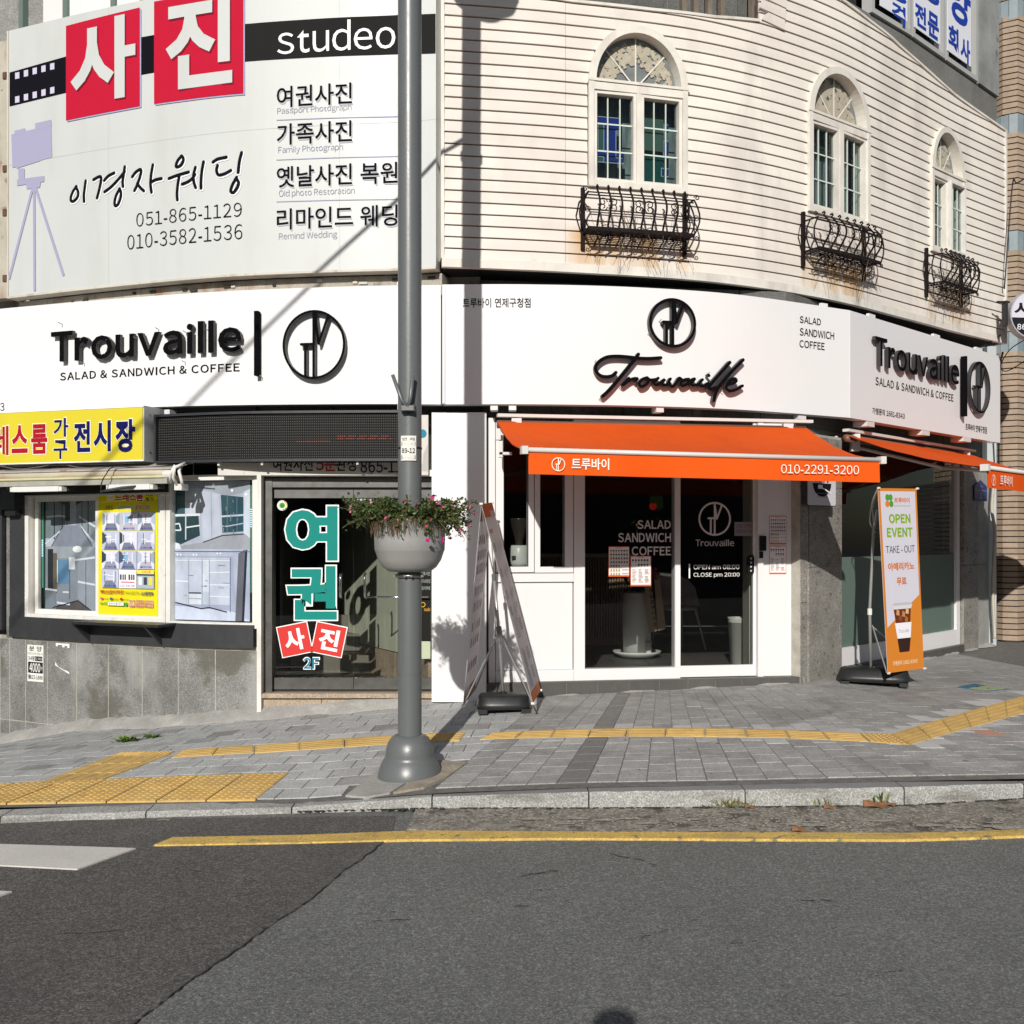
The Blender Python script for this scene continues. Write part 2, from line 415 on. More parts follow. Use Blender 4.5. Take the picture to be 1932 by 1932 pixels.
m_asph = M('asphalt', (.172, .175, .166), .9, noise=.10, nscale=.9, speck=.16, sscale=60, agg=((170, .42), (90, .14)), streak=((.10, .10, .097), .35, 1.3, (1, .35, 1)), bump=.005, bscale=150, spec=.3,
           blot=((.06, .06, .06), .5, 1.1, .66))
m_asph2 = M('old_asphalt', (.122, .116, .108), .9, noise=.12, nscale=1.1, speck=.16, sscale=50, agg=((150, .5), (80, .15)), streak=((.08, .077, .072), .4, 1.2, (1, .4, 1)), bump=.007, bscale=110, spec=.3)
m_gutter = M('gutter_concrete', (.24, .22, .185), .9, noise=.22, nscale=5, speck=.35, sscale=45, agg=((70, .4),), streak=((.42, .40, .36), .6, 9, (1, 1, 1)), bump=.006, bscale=60, blot=((.07, .06, .05), .8, 7, .56))
m_kerb = M('granite_kerb', (.35, .35, .335), .8, streak=((.12, .11, .09), .85, 4, (.5, 1, 2.6)), noise=.1, nscale=6, speck=.35, sscale=110, agg=((160, .3),), bump=.003, bscale=80, blot=((.09, .085, .08), .7, 3.5, .62))
m_kerbtop = M('kerb_top', (.235, .235, .235), .85, noise=.1, nscale=6, speck=.2, sscale=110, blot=((.36, .36, .35), .4, 3, .6))
m_yellow = M('road_yellow', (.62, .42, .11), .8, noise=.14, nscale=5, speck=.14, sscale=90, agg=((120, .2),), bump=.003, blot=((.16, .145, .11), .85, 16, .60), streak=((.36, .27, .12), .6, 5, (1, 2, 1)))
m_white = M('road_white', (.62, .60, .56), .75, noise=.06, nscale=3, speck=.1, sscale=90, bump=.002, blot=((.25, .25, .24), .5, 9, .64))
m_joint = M('joint_sand', (.15, .145, .135), .95, noise=.3, nscale=20)
m_paveL = M('paver_light', (.42, .425, .42), .85, noise=.12, nscale=6, agg=((200, .2),), speck=.22, sscale=130, bump=.0015, bscale=150, var=.07, blot=((.24, .24, .24), .4, 2.0, .57))
m_paveD = M('paver_grey', (.32, .318, .31), .85, noise=.14, nscale=7, speck=.24, sscale=130, agg=((200, .25),), bump=.002, bscale=150, var=.11, blot=((.17, .165, .155), .45, 1.7, .55), streak=((.42, .415, .40), .4, 5, (1, 1, 1)))
m_paveK = M('paver_dark', (.19, .187, .18), .85, noise=.09, nscale=9, speck=.22, sscale=130, bump=.0015, bscale=150, var=.06)
m_paveW = M('paver_white', (.47, .47, .46), .85, noise=.06, nscale=9, speck=.15, sscale=130, var=.05)
m_paveP = M('paver_pink', (.48, .27, .20), .85, noise=.08, nscale=9, speck=.15, sscale=130, var=.05)
m_tact = M('tactile_yellow', (.60, .40, .135), .8, noise=.12, nscale=7, speck=.12, sscale=120, var=.08, blot=((.3, .2, .09), .45, 6, .6))
m_cement = M('cement', (.36, .35, .33), .9, noise=.16, nscale=6, speck=.15, sscale=90, bump=.006, bscale=25, blot=((.55, .54, .5), .4, 4, .6))

# earth far and wide, road, old patch, gutter, markings
mb = MB(); mb.box(-300, 300, -300, 300, -4.2, -2.4); mb.build('ground', M('far_ground', (.11, .105, .1), .95, noise=.2, nscale=.2), kind='structure')
mb = MB()
XS = [-60, -8, -6, -4, -3, -2, -1, 0, 1, 2, 3, 4, 6, 8, 60]
for a, b in zip(XS, XS[1:]):
    mb.hexa([(a,-40,zR(a)-.4), (b,-40,zR(b)-.4), (b,5.95,zR(b)-.4), (a,5.95,zR(a)-.4), (a,-40,zR(a)), (b,-40,zR(b)), (b,5.95,zR(b)), (a,5.95,zR(a))])
mb.build('road', m_asph, kind='structure')
seam = [(745,1540), (742, 1565), (728,1588), (690,1617), (650,1644), (620,1672), (580,1703), (560,1716), (545,1727), (510,1748), (480,1770), (450,1793), (405,1823), (360,1853), (320,1883), (285,1910), (255,1932), (150, 2015), (60, 2100)]
sp = []
for a, b in zip(seam, seam[1:]):
    for k in range(5):
        t = k/5; sp.append((a[0]+(b[0]-a[0])*t + random.uniform(-2.5, 2.5), a[1]+(b[1]-a[1])*t))
sw = [hitR(*p) for p in sp]
mb = MB(); top = .004
for (x0, y0), (x1, y1) in zip(sw, sw[1:]):
    mb.add([(-8, y0, zR(-8)+top), (x0, y0, zR(x0)+top), (x1, y1, zR(x1)+top), (-8, y1, zR(-8)+top), (x0, y0, zR(x0)-.01), (x1, y1, zR(x1)-.01)],
           [(0, 3, 2, 1), (1, 2, 5, 4)])
mb.build('old_asphalt_patch', m_asph2, kind='structure')
mb = MB()
for (x0, y0), (x1, y1) in zip(sw[6:], sw[7:]):
    if random.random() < .22: continue
    w = random.uniform(.0015, .005)
    mb.add([(x0-w, y0, zR(x0)+.0085), (x0+w*.8, y0, zR(x0)+.0085), (x1+w*.8, y1, zR(x1)+.0085), (x1-w, y1, zR(x1)+.0085)], [(0, 1, 2, 3)])
mb.build('tar_seam', M('tar', (.04, .038, .036), .9), kind='structure')
# gutter
mb = MB(); gx = [(p2 := hitR(*p)) for p in [(768,1566), (860,1571), (966,1574), (1111,1573), (1250,1573), (1406,1574), (1560,1575), (1706,1575), (1820, 1572), (1932,1568), (2150,1560)]]
bk = [hitR(*p) for p in [(785,1529), (860,1528.5), (966,1528), (1111,1528), (1250,1527), (1406,1526), (1560,1525), (1706,1523), (1820,1517), (1932,1510), (2150, 1496)]]
for i in range(len(gx)-1):
    a, b, c, d = gx[i], gx[i+1], bk[i+1], bk[i]
    mb.add([(a[0], a[1], zR(a[0])+.006), (b[0], b[1], zR(b[0])+.006), (c[0], c[1]+.08, zR(c[0])+.012), (d[0], d[1]+.08, zR(d[0])+.012),
            (a[0], a[1]-.004, zR(a[0])-.01), (b[0], b[1]-.004, zR(b[0])-.01)], [(0,1,2,3), (4,5,1,0)])
mb.build('gutter', m_gutter, kind='structure')
mb = MB(); rg = random.Random(9); n = 220
for k in range(n):
    px = 560+1380*k/n; a = lerp([(560, 1535), (815, 1528.5), (1111, 1528), (1406, 1526), (1706, 1523), (1932, 1510)], px); w = rg.uniform(.5, 3.2)*(1.6 if 700 < px < 830 else 1)
    if rg.random() < .25: continue
    q = [hitR(px, a+w), hitR(px+7+rg.uniform(0, 4), a+w*rg.uniform(.4, 1.2)), hitR(px+8, a-1.5), hitR(px, a-1.5)]
    mb.add([(x, y, zR(x)+.0145) for x, y in q], [(0, 1, 2, 3)])
mb.build('dirt_line', M('dirt', (.055, .05, .042), .95, noise=.3, nscale=30), kind='stuff', label='dark dirt packed along the foot of the kerb')
mb = MB()
for k in range(26):      # chipped flakes of old concrete in the gutter
    px, py = rg.uniform(1000, 1930), rg.uniform(1548, 1572); r = rg.uniform(.01, .05)
    q = [(lambda c: (c[0]+r*2.2*math.cos(t)*rg.uniform(.6, 1), c[1]+r*.7*math.sin(t)*rg.uniform(.6, 1)))(hitR(px, py)) for t in [j*.898 for j in range(7)]]
    if max(p_[1] for p_ in q) > 5.8: continue
    mb.add([(x, y, zR(x)+.0155) for x, y in q], [tuple(range(7))])
mb.build('old_concrete', M('old_concrete', (.33, .31, .27), .9, noise=.25, nscale=30, speck=.3, sscale=60), kind='stuff', label='pale worn flakes of concrete in the gutter')
def strip(pa, pb, name, mat, h, **k):
    A = [hitR(*p) for p in pa]; B = [hitR(*p) for p in pb]; mb = MB()
    for i in range(len(A)-1):
        q = [A[i], A[i+1], B[i+1], B[i]]
        mb.add([(x, y, zR(x)+h) for x, y in q] + [(x, y, zR(x)-.003) for x, y in q], [(0,1,2,3), (4,5,1,0), (6,7,3,2), (5,6,2,1), (7,4,0,3)])
    return mb.build(name, mat, **k)
strip([(290,1598.5), (575,1593.5), (775,1588), (920,1587), (1036,1585.5), (1220,1586), (1406,1587.5), (1706,1588.5), (1830,1585), (1932,1581), (2150,1570)],
      [(326,1584), (575,1579.5), (775,1571.5), (920,1572), (1036,1573), (1220,1574), (1406,1574.5), (1706,1576), (1830,1573), (1932,1568.5), (2150,1556)],
      'yellow_line', m_yellow, .013, kind='structure')
strip([(-400,1634), (0,1636), (146,1643.5)], [(-400,1592), (0,1596), (256,1604)], 'crosswalk_stripe', m_white, .011, kind='structure')
strip([(-400,1712), (-120,1700), (0,1694)], [(-400,1676), (-120,1681), (22.5,1686)], 'crosswalk_stripe', m_white, .011, kind='structure')

rg = random.Random(17); mb = MB()
for x0_, y0_, dx_, dy_, n_ in ((1378, 1782, 9, -1.2, 9), (470, 1748, 11, .3, 7), (700, 1740, 12, .2, 6), (1210, 1772, 10, -2.6, 5), (120, 1765, 12, -.6, 10), (1500, 1700, 10, .2, 9), (1150, 1612, 8, 2.2, 12), (980, 1655, 9, -1.5, 9), (1640, 1850, 9, -2, 8), (330, 1640, 9, 2, 6)):
    x_, y_ = x0_, y0_
    for k in range(n_):
        nx_, ny_ = x_+dx_*rg.uniform(.6, 1.3), y_+dy_+rg.uniform(-2.2, 2.2); w = rg.uniform(.35, 1.1)
        if rg.random() < .8:
            q = [hitR(x_, y_+w), hitR(nx_, ny_+w*.7), hitR(nx_, ny_-w*.7), hitR(x_, y_-w)]; mb.add([(a_, b_, zR(a_)+.0055) for a_, b_ in q], [(0, 1, 2, 3)])
        x_, y_ = nx_, ny_
mb.build('road_crack', M('crack', (.045, .043, .04), .95), kind='structure')
mb = MB()
for px, py, r in ((1028, 2632/1.5652, .05), (1070, 1703, .03), (985, 1711, .045), (1022, 1631, .02), (740, 1722, .05), (690, 1727, .03), (1310, 1738, .03), (620, 1785, .03), (1720, 1665, .02), (1585, 1880, .035), (390, 1720, .03)):
    for j in range(3):
        c = hitR(px+rg.uniform(-12, 12), py+rg.uniform(-2, 2)); rr_ = r*rg.uniform(.15, .4); nn_ = 9
        P_ = [(c[0]+rr_*1.6*math.cos(t)*rg.uniform(.5, 1), c[1]+rr_*.7*math.sin(t)*rg.uniform(.5, 1)) for t in [k*.698 for k in range(nn_)]]; mb.add([(a_, b_, zR(a_)+.0052+.0001*j) for a_, b_ in P_], [tuple(range(nn_))])
mb.build('road_stain', M('stain', (.105, .103, .098), .9, agg=((150, .4),)), kind='structure')
# kerb stones
kb = bpy.data.objects.new('kerb', None); COL.objects.link(kb); ORG[kb.name] = Vector((0,0,0)); tag(kb, kind='structure')
fb = [hitR(*p) for p in [(-500,1572), (0,1555), (275,1543), (550,1535), (815,1528), (1111,1528), (1406,1526), (1706,1523), (1932,1510), (2400,1482)]]
tb = [1557, 1540, 1530, 1523, 1503, 1494, 1490, 1485, 1478, 1455]
for i in range(len(fb)-1):
    (x0, y0), (x1, y1) = fb[i], fb[i+1]
    t0 = (HY-tb[i])/K*(y0+.012); t1 = (HY-tb[i+1])/K*(y1+.012)
    n = 1; g = .004; w = .155; mb = MB(); ch = .012
    dx = g
    X0, X1 = x0+dx, x1-dx
    sec = lambda x, y, t: [(x, y, zR(x)-.15), (x, y, t-ch), (x, y+ch, t), (x, y+w, t+.002), (x, y+w, t-.2)]
    parts = 10; vs = []
    for k in range(parts+1):
        u = k/parts; j = random.uniform(-.0025, .0025) if 0 < k < parts else 0
        vs += [(a[0], a[1]+(j if q < 2 else 0), a[2]+(j if q in (1, 2) else 0)) for q, a in enumerate(sec(X0+(X1-X0)*u, y0+(y1-y0)*u, t0+(t1-t0)*u))]
    fs = [(5*k+j, 5*k+5+j, 5*k+6+j, 5*k+1+j) for k in range(parts) for j in range(4)] + [(0,1,2,3,4), tuple(5*parts+j for j in (4,3,2,1,0))]
    mb.add(vs, fs)
    if i >= 4:
        for q_ in range(len(mb.f)):
            if q_ < 4*parts and q_ % 4 in (2, 3): mb.mi[q_] = 1
    mb.build('kerb_stone', [m_kerb, m_kerbtop], kb)

# pavement base sheet
pv = bpy.data.objects.new('pavement', None); COL.objects.link(pv); ORG[pv.name] = Vector((0,0,0)); tag(pv, kind='structure')
mb = MB(); nx, ny = 80, 26
for i in range(nx+1):
    x = -8 + 17*i/nx; yw = lerp(yWt, x)+.4
    for j in range(ny+1):
        y = 5.93 + (yw-5.93)*j/ny; mb.v.append((x, y, G(x, y)-.006))
for i in range(nx):
    for j in range(ny): a = i*(ny+1)+j; mb.face((a, a+ny+1, a+ny+2, a+1))
mb.build('bedding', m_joint, pv)
# tactile strips (polylines of 0.3 m tiles): centre lines in world
def gp(px, py): return hitG(px, py)
tiles = []      # (corner quad, kind)
def run(a, b, w, kind, n=None, skew=0):
    A, B = Vector(a), Vector(b); L = (B-A).length; n = n or max(1, round(L/.3)); t = (B-A)/n; nn = Vector((-t.y, t.x)).normalized()*w/2
    for i in range(n):
        p = A+t*i; q = p+t; tiles.append(([tuple(p-nn), tuple(q-nn), tuple(q+nn), tuple(p+nn)], kind))
def runq(lo, hi, kind, n=None):    # between two polylines (near side, far side)
    for (a, b), (c, d) in zip(zip(lo, lo[1:]), zip(hi, hi[1:])):
        L = math.dist(a, b); m = n or max(1, round(L/.3))
        for i in range(m):
            u, v = i/m, (i+1)/m; P = lambda s, e, t: (s[0]+(e[0]-s[0])*t, s[1]+(e[1]-s[1])*t)
            tiles.append(([P(a,b,u), P(a,b,v), P(c,d,v), P(c,d,u)], kind))
# big dotted block, two rows
for r in range(2):
    y0 = 5.99 + .29*r
    for i in range(14):
        x1 = -1.50 + .035*r - .292*i; tiles.append(([(x1-.289, y0), (x1, y0), (x1+.035, y0+.287), (x1-.254, y0+.287)], 'dot'))
# bars climbing back from the block, then along the wall to the pole and beyond
q0 = gp(62, 1482); q1 = gp(172, 1479); q2 = gp(325, 1423); q3 = gp(208, 1427)
for i in range(3):
    P = lambda s, e, t: (s[0]+(e[0]-s[0])*t, s[1]+(e[1]-s[1])*t)
    tiles.append(([P(q0,q3,i/3), P(q1,q2,i/3), P(q1,q2,(i+1)/3), P(q0,q3,(i+1)/3)], 'barv'))
runq([q3, gp(300, 1431)], [gp(228, 1421), gp(330, 1418)], 'dot')
runq([gp(322,1430.5), gp(480,1421), gp(650,1410), gp(760,1403), gp(868,1398)], [gp(345,1416), gp(480,1407), gp(650,1393.5), gp(760,1387), gp(880,1382)], 'bar')
runq([gp(905,1396), gp(1040,1392), gp(1180,1389.5), gp(1330,1389.5), gp(1490,1393), gp(1640,1400)], [gp(930,1383), gp(1048,1378), gp(1185,1374.5), gp(1330,1374.5), gp(1480,1378), gp(1622,1384)], 'bar')
runq([gp(1640,1400), gp(1716,1406)], [gp(1622,1384), gp(1680,1386)], 'dot')
runq([gp(1716,1406), gp(1932,1346), gp(2150,1286)], [gp(1680,1386), gp(1932,1314), gp(2150,1252)], 'bar')
def quadG(mb, q, h, up):
    n = len(q); mb.add([(x, y, G(x, y)+up) for x, y in q] + [(x, y, G(x, y)+up-h) for x, y in q],
           [tuple(range(n))] + [(n+i, n+(i+1)%n, (i+1)%n, i) for i in range(n)])
def shrink(q, g):
    cx = sum(p[0] for p in q)/len(q); cy = sum(p[1] for p in q)/len(q); out = []
    for x, y in q:
        d = math.hypot(x-cx, y-cy) or 1; out.append((x-(x-cx)/d*g*1.4, y-(y-cy)/d*g*1.4))
    return out
nt_ = 0
for q, kind in tiles:
    cx = sum(p[0] for p in q)/4; cy = sum(p[1] for p in q)/4
    if cx < -5 or cx > 7 or cy > 12: continue
    q = shrink(q, .003); mb = MB(); quadG(mb, q, .02, .005)
    P = lambda u, v: tuple((q[0][j]*(1-u)+q[1][j]*u)*(1-v) + (q[3][j]*(1-u)+q[2][j]*u)*v for j in (0, 1))
    if kind == 'bar':
        for k in range(4): v = .11+.22*k; quadG(mb, [P(.04, v), P(.96, v), P(.96, v+.11), P(.04, v+.11)], .004, .0078)
    elif kind == 'barv':
        for k in range(4): v = .11+.22*k; quadG(mb, [P(v, .04), P(v+.11, .04), P(v+.11, .96), P(v, .96)], .004, .0078)
    else:
        for a in range(6):
            for b in range(6):
                c0, c1 = (a+.5)/6, (b+.5)/6; quadG(mb, [P(c0+.05*math.cos(t), c1+.05*math.sin(t)) for t in (0, 1.26, 2.51, 3.77, 5.03)], .006, .0095)
    mb.build('tactile_tile', m_tact, pv); nt_ += 1
def in_quad(p, q):
    s = 0
    for i in range(len(q)):
        a, b = q[i-1], q[i]; c = (b[0]-a[0])*(p[1]-a[1])-(b[1]-a[1])*(p[0]-a[0])
        if c < -1e-9: return False
    return True
def covered(poly):
    return all(any(in_quad(p, q) for q, k in tiles) for p in shrink(poly, .004))
# square pavers, two laying patterns that meet at a slanting line left of the dark course
cells = []
def slopeR(u): return max(-.3, min(.3, .21 - .15*(u-.45)))
def slopeL(u): return .09
us = []
u = -.50
while u < 6.6: us.append(u); u += .181 if u < 3 else .2
LB = us[0]
def edgeL(y): return LB + (y-YK)*slopeR(LB)
pieces = []
for i, u in enumerate(us[:-1]):
    off = .09*(i % 2); v = 6.02-.1+off
    X = lambda u_, y: u_ + (y-YK)*slopeR(u_)
    dark = i == 4
    while v < 12.5:
        a, b = us[i], us[i+1]; hgt = .18 if v < 9 else .2
        q = [(X(a, v), v), (X(b, v), v), (X(b, v+hgt), v+hgt), (X(a, v+hgt), v+hgt)]
        q = clip(q, 0, 1, 6.02); v += hgt
        if len(q) < 3: continue
        cx = sum(p[0] for p in q)/len(q); cy = sum(p[1] for p in q)/len(q)
        if cy > lerp(yWt, cx)+.12 or cx > 6.2: continue
        pieces.append((q, cx, cy, m_paveK if dark else m_paveD))
v = 6.02; r = 0
while v < 10.2:
    x = -6.2 + .1*(r % 2)
    while x < 0:
        q = [(x+(v-6)*.09, v), (x+.2+(v-6)*.09, v), (x+.2+(v-5.8)*.09, v+.2), (x+(v-5.8)*.09, v+.2)]; x += .2
        q = clip(q, -1, slopeR(LB), -LB + YK*slopeR(LB))
        if len(q) < 3: continue
        cx = sum(p[0] for p in q)/len(q); cy = sum(p[1] for p in q)/len(q)
        if cy > lerp(yWt, cx)+.1 or cx < -5.2: continue
        mt = m_paveL; rr = random.random()
        if cx > -4.5 and rr < .035: mt = m_paveW
        elif rr < .075: mt = m_paveD
        pieces.append((q, cx, cy, mt))
    v += .2; r += 1
PATCH = [gp(652,1500), gp(700,1508), gp(815, 1486), gp(882,1440), gp(800,1437), gp(715,1452)]
def strip_side(cx, cy):      # pale cut pavers that line the strip on the right, pink ones
    return None
keep = []
for q, cx, cy, mt in pieces:
    if covered(q): continue
    k = cx/cy*K + CX; vis = -60 < k < 1990
    if in_quad((cx, cy), PATCH) and not (abs(cx+.63) > .45): continue
    if mt is m_paveD and cx > 0:
        near = min(min(math.dist((cx, cy), (sum(p[0] for p in t)/4, sum(p[1] for p in t)/4)) for t, kk in tiles), 9)
        if near < .27 and (int(cx*5)+int(cy*5)) % 2 == 0: mt = m_paveW if cx > 2.3 else m_paveL
    a = hitG(1821, 1371); b = hitG(1940, 1395)
    if mt is not m_paveW and cx > a[0]-.1:
        yy = a[1] + (b[1]-a[1])*(cx-a[0])/(b[0]-a[0])
        if abs(cy-yy) < .1: mt = m_paveP
    keep.append((vis, cy, q, mt))
keep.sort(key=lambda t: (not t[0], t[1]))
rest = {}
for i, (vis, cy, q, mt) in enumerate(keep):
    up = random.uniform(-.0012, .0012)
    q = shrink(q, .0024)
    if random.random() < .05: up -= .003
    # slight bevel: a smaller top over the body
    if i < 300 - nt_*0 and vis:
        mb = MB(); n = len(q); t = shrink(q, .0025)
        mb.add([(x, y, G(x, y)+up) for x, y in t] + [(x, y, G(x, y)+up-.003) for x, y in q] + [(x, y, G(x, y)-.03) for x, y in q],
               [tuple(range(n))] + [(n+k, n+(k+1)%n, (k+1)%n, k) for k in range(n)] + [(2*n+k, 2*n+(k+1)%n, n+(k+1)%n, n+k) for k in range(n)])
        mb.build('paver', mt, pv)
    else: quadG(rest.setdefault(mt.name, (MB(), mt))[0], q, .03, up)
for nm, (mb, mt) in rest.items(): mb.build('pavers_beyond', mt, pv, kind='stuff')
rg = random.Random(5); mb = MB()
for k in range(70):
    px, py = rg.uniform(60, 1900), rg.uniform(1345, 1490); x, y = gp(px, py)
    if y < 6.1 or y > lerp(yWt, x)-.1: continue
    r = rg.uniform(.004, .014); mb.add([(x+r*math.cos(t)*rg.uniform(.7, 1), y+r*math.sin(t)*rg.uniform(.7, 1), G(x, y)+.0017) for t in [j*.898 for j in range(7)]], [tuple(range(7))])
mb.build('gum_spots', M('gum', (.10, .098, .095), .8), pv, kind='stuff')
# concrete patch the lamp post stands in
pt_ = thing('footing_slab', -.63, 6.35, G(-.63, 6.35), 'broken pale concrete patch around the base of the grey street lamp', 'concrete slab')
mb = MB(); quadG(mb, [gp(*p) for p in [(652,1502), (690,1505), (735,1497), (766,1478), (720,1462), (712,1455)]], .03, .006); mb.build('slab_piece', m_cement, pt_)
mb = MB(); quadG(mb, [gp(*p) for p in [(770,1480), (742,1497), (800,1487), (845,1466), (882,1440), (840,1436), (790,1440), (722,1452), (730,1464)]], .03, .008)
mb.build('slab_piece', M('patch_stone', (.33, .29, .23), .9, noise=.25, nscale=9, speck=.2, sscale=70, bump=.006, bscale=40), pt_)
# cement fillet along the foot of the building
mb = MB(); W = Surf(WALL); pts = []
n = 150; S0, S1 = W.hit(-90), W.hit(1868)
for i in range(n+1):
    s = S0 + (S1-S0)*i/n; x0, y0 = W.at(s, -.05); wd = (.16 if x0 < -.8 else .07) + .03*math.sin(i*.9)+random.uniform(-.015, .015); hh = (.10 if x0 < -.8 else .03) + random.uniform(-.012, .012)
    x1, y1 = W.at(s, wd); x2, y2 = W.at(s, wd*.3)
    mb.v += [(x1, y1, G(x1, y1)+.001), (x2, y2, G(x2, y2)+hh*.75), (x0, y0, G(x0, y0)+hh)]
for i in range(n): a = 3*i; mb.face((a, a+3, a+4, a+1)); mb.face((a+1, a+4, a+5, a+2))
mb.build('mortar_fillet', m_cement, pv, smooth=True)
# tile with a blue and yellow survey mark
mb = MB(); q = [gp(1805,1297), (gp(1860,1305)), gp(1902,1301), gp(1838,1291)]
pl = thing('marker_plate', *gp(1852, 1298), -1.26, 'small blue and yellow plate with two dots set flush in the grey pavers', 'ground plate')
quadG(mb, q, .02, .006); mb.build('plate', M('plate_blue', (.05, .15, .22), .6, noise=.2, nscale=20), pl)
mb = MB(); q2 = shrink(q, .015); qa = [(q2[0][j]*.42+q2[3][j]*.58) for j in (0,1)]
quadG(mb, [tuple(.62*q2[0][j]+.38*q2[1][j] for j in (0,1)), q2[1], q2[2], tuple(.62*q2[3][j]+.38*q2[2][j] for j in (0,1))], .006, .008)
mb.build('face', M('plate_yellow', (.35, .38, .2), .6, noise=.2, nscale=20), pl)
for u in (.38, .72):
    c = tuple((q[0][j]+q[3][j])/2*(1-u)+(q[1][j]+q[2][j])/2*u for j in (0, 1)); mb = MB()
    quadG(mb, [(c[0]+.012*math.cos(t), c[1]+.012*math.sin(t)) for t in [k*.785 for k in range(8)]], .004, .0095); mb.build('bolt', C('222222'), pl)
# ------------------------------------------------------------------ wall surfaces
UP = Surf([(-.575, 8.2), (.43, 8.36), (1.68, 8.68), (2.84, 9.30), (3.91, 10.15), (4.66, 10.78), (5.47, 11.41)], True)
LB = Surf([p2xy(16, 9.22), p2xy(200, 8.82), p2xy(409, 8.48), p2xy(600, 8.33), p2xy(755, 8.26), p2xy(822, 8.2)], True)
FL = Surf([p2xy(-90, 9.45), p2xy(0, 9.22), p2xy(200, 8.84), p2xy(409, 8.54), p2xy(600, 8.38), p2xy(731, 8.31), p2xy(832, 8.29)], True)
FF = Surf([p2xy(835, 8.29), (.146, 8.28), (1.015, 8.37), (1.913, 8.62), (3.034, 9.2)], True)
FR = Surf([(3.04, 9.206), (5.505, 11.55)])
DS = Surf([p2xy(485, 8.5), p2xy(818, 8.5)])
WP = Surf([p2xy(812, 8.40), p2xy(920, 8.40)])
DC = Surf([p2xy(919, 8.45), p2xy(1503, 8.87)])
PP = Surf([(2.45, 8.86), (2.53, 8.92), (2.96, 9.36)])
RW = Surf([(2.96, 9.40), (5.08, 11.58)])
RP = Surf([(5.06, 11.56), (5.75, 12.28)])
ZF = -1.185        # cafe floor

m_side = M('siding_cream', (.80, .76, .695), .55, rust=[(*UP.at(UP.hit(px), 0), H+2.52, .62) for px in (1195, 1572, 1780)], noise=.05, nscale=1.4, stretch=(.6, .6, 6), bump=.0012, bscale=18, var=.035,
           streak=((.58, .55, .51), .75, 2.6, (1, 1, .35)), blot=((.50, .38, .24), .4, 1.7, .67), hue2=('DCD4CC', .55))
m_side2 = M('window_cream', (.73, .70, .64), .5, noise=.08, nscale=5, streak=((.42, .37, .31), .5, 5, (1, 1, .3)))
m_backing = M('dark_backing', (.06, .047, .045), .9)
m_gran = M('granite_wall', (.185, .185, .176), .75, noise=.28, nscale=3.2, speck=.35, sscale=120, agg=((190, .35),), bump=.002, bscale=90, var=.07, streak=((.36, .36, .345), .8, 2.6, (1, 1, .45)), blot=((.10, .09, .07), .7, 1.9, .56))
m_grand = M('granite_dark', (.105, .105, .10), .8, noise=.2, nscale=3, speck=.4, sscale=90, bump=.002, var=.08, blot=((.22, .21, .19), .55, 3.5, .6))
m_granp = M('granite_pillar', (.23, .22, .20), .55, noise=.2, nscale=5, speck=.3, sscale=100, agg=((130, .35),), var=.05, blot=((.09, .08, .07), .8, 14, .60), streak=((.28, .26, .24), .5, 3, (1, 1, .5)))
m_grtan = M('granite_tan', (.36, .285, .21), .6, noise=.15, nscale=4, speck=.4, sscale=90, blot=((.20, .16, .12), .5, 5, .58))
m_pw = M('white_paint', (.78, .77, .775), .38, noise=.012, nscale=2)
m_pwo = M('white_aged', (.74, .73, .69), .5, noise=.06, nscale=7, streak=((.45, .42, .36), .45, 9, (1, 1, .25)), blot=((.25, .22, .18), .5, 11, .68))
m_steel = M('dark_steel', (.13, .13, .125), .38, metal=.75, noise=.12, nscale=5)
m_band = M('band_charcoal', (.035, .036, .040), .5, noise=.15, nscale=5, blot=((.14, .13, .12), .4, 13, .7))
m_black = M('black', (.012, .012, .013), .5)
m_tile = M('step_tile', (.085, .082, .078), .5, noise=.1, nscale=8, speck=.12, sscale=100, var=.08)
g_clear = glass('window_glass', (.93, .95, .95), .6)
g_cafe = glass('shop_glass', (.84, .85, .84), .9)
g_dark = glass('dark_glass', (.38, .42, .42), 1)
g_fros = glass('frosted_glass', (.45, .5, .49), .5, .12, ((.17, .24, .21), .78))

bld = thing('corner_building', 0, 9, -1.3, 'rounded corner building with cream siding and three arched windows above white shop fronts', 'building')
# carcass wall strips (ground floor band, behind signs), slab by slab
BW = Surf([(x, y) for x, y in WALL])
def slabs(surf, name, mat, s0, s1, z0, z1, d0, d1, w, parent=bld, jz=None, g=.004):
    n = max(1, round((s1-s0)/w)); rows = jz or [z0, z1]
    for a, b in zip(rows, rows[1:]):
        for i in range(n):
            p, q = s0+(s1-s0)*i/n, s0+(s1-s0)*(i+1)/n
            sbox(surf, name, mat, parent, p+g, q-g, a+g, b-g, d0, d1+random.uniform(-.0015, .0015))
mb = MB(); s0, s1 = 0, BW.L[-1]
N = 90
sA, sB = BW.hit(-90), BW.hit(1866)
mb.box(sA, sB, -.1, -.3, .93, 2.17, N); mb.build('wall', M('wall_mortar', (.16, .155, .145), .9, noise=.2), bld, BW)
slabs(BW, 'granite_panel', m_grand, BW.hit(905), BW.hit(1866), 1.6, 2.16, -.1, -.06, .58)
slabs(BW, 'granite_panel', M('old_render', (.36, .335, .29), .85, noise=.18, nscale=4, speck=.2, sscale=70, streak=((.26, .14, .07), .6, 5, (1, 1, .3)), blot=((.09, .08, .07), .6, 8, .62)), BW.hit(-90), BW.hit(905), 1.6, 2.5, -.1, -.06, .75)
slabs(BW, 'granite_panel', m_grand, BW.hit(488), BW.hit(1866), .93, 1.6, -.1, -.06, .6)

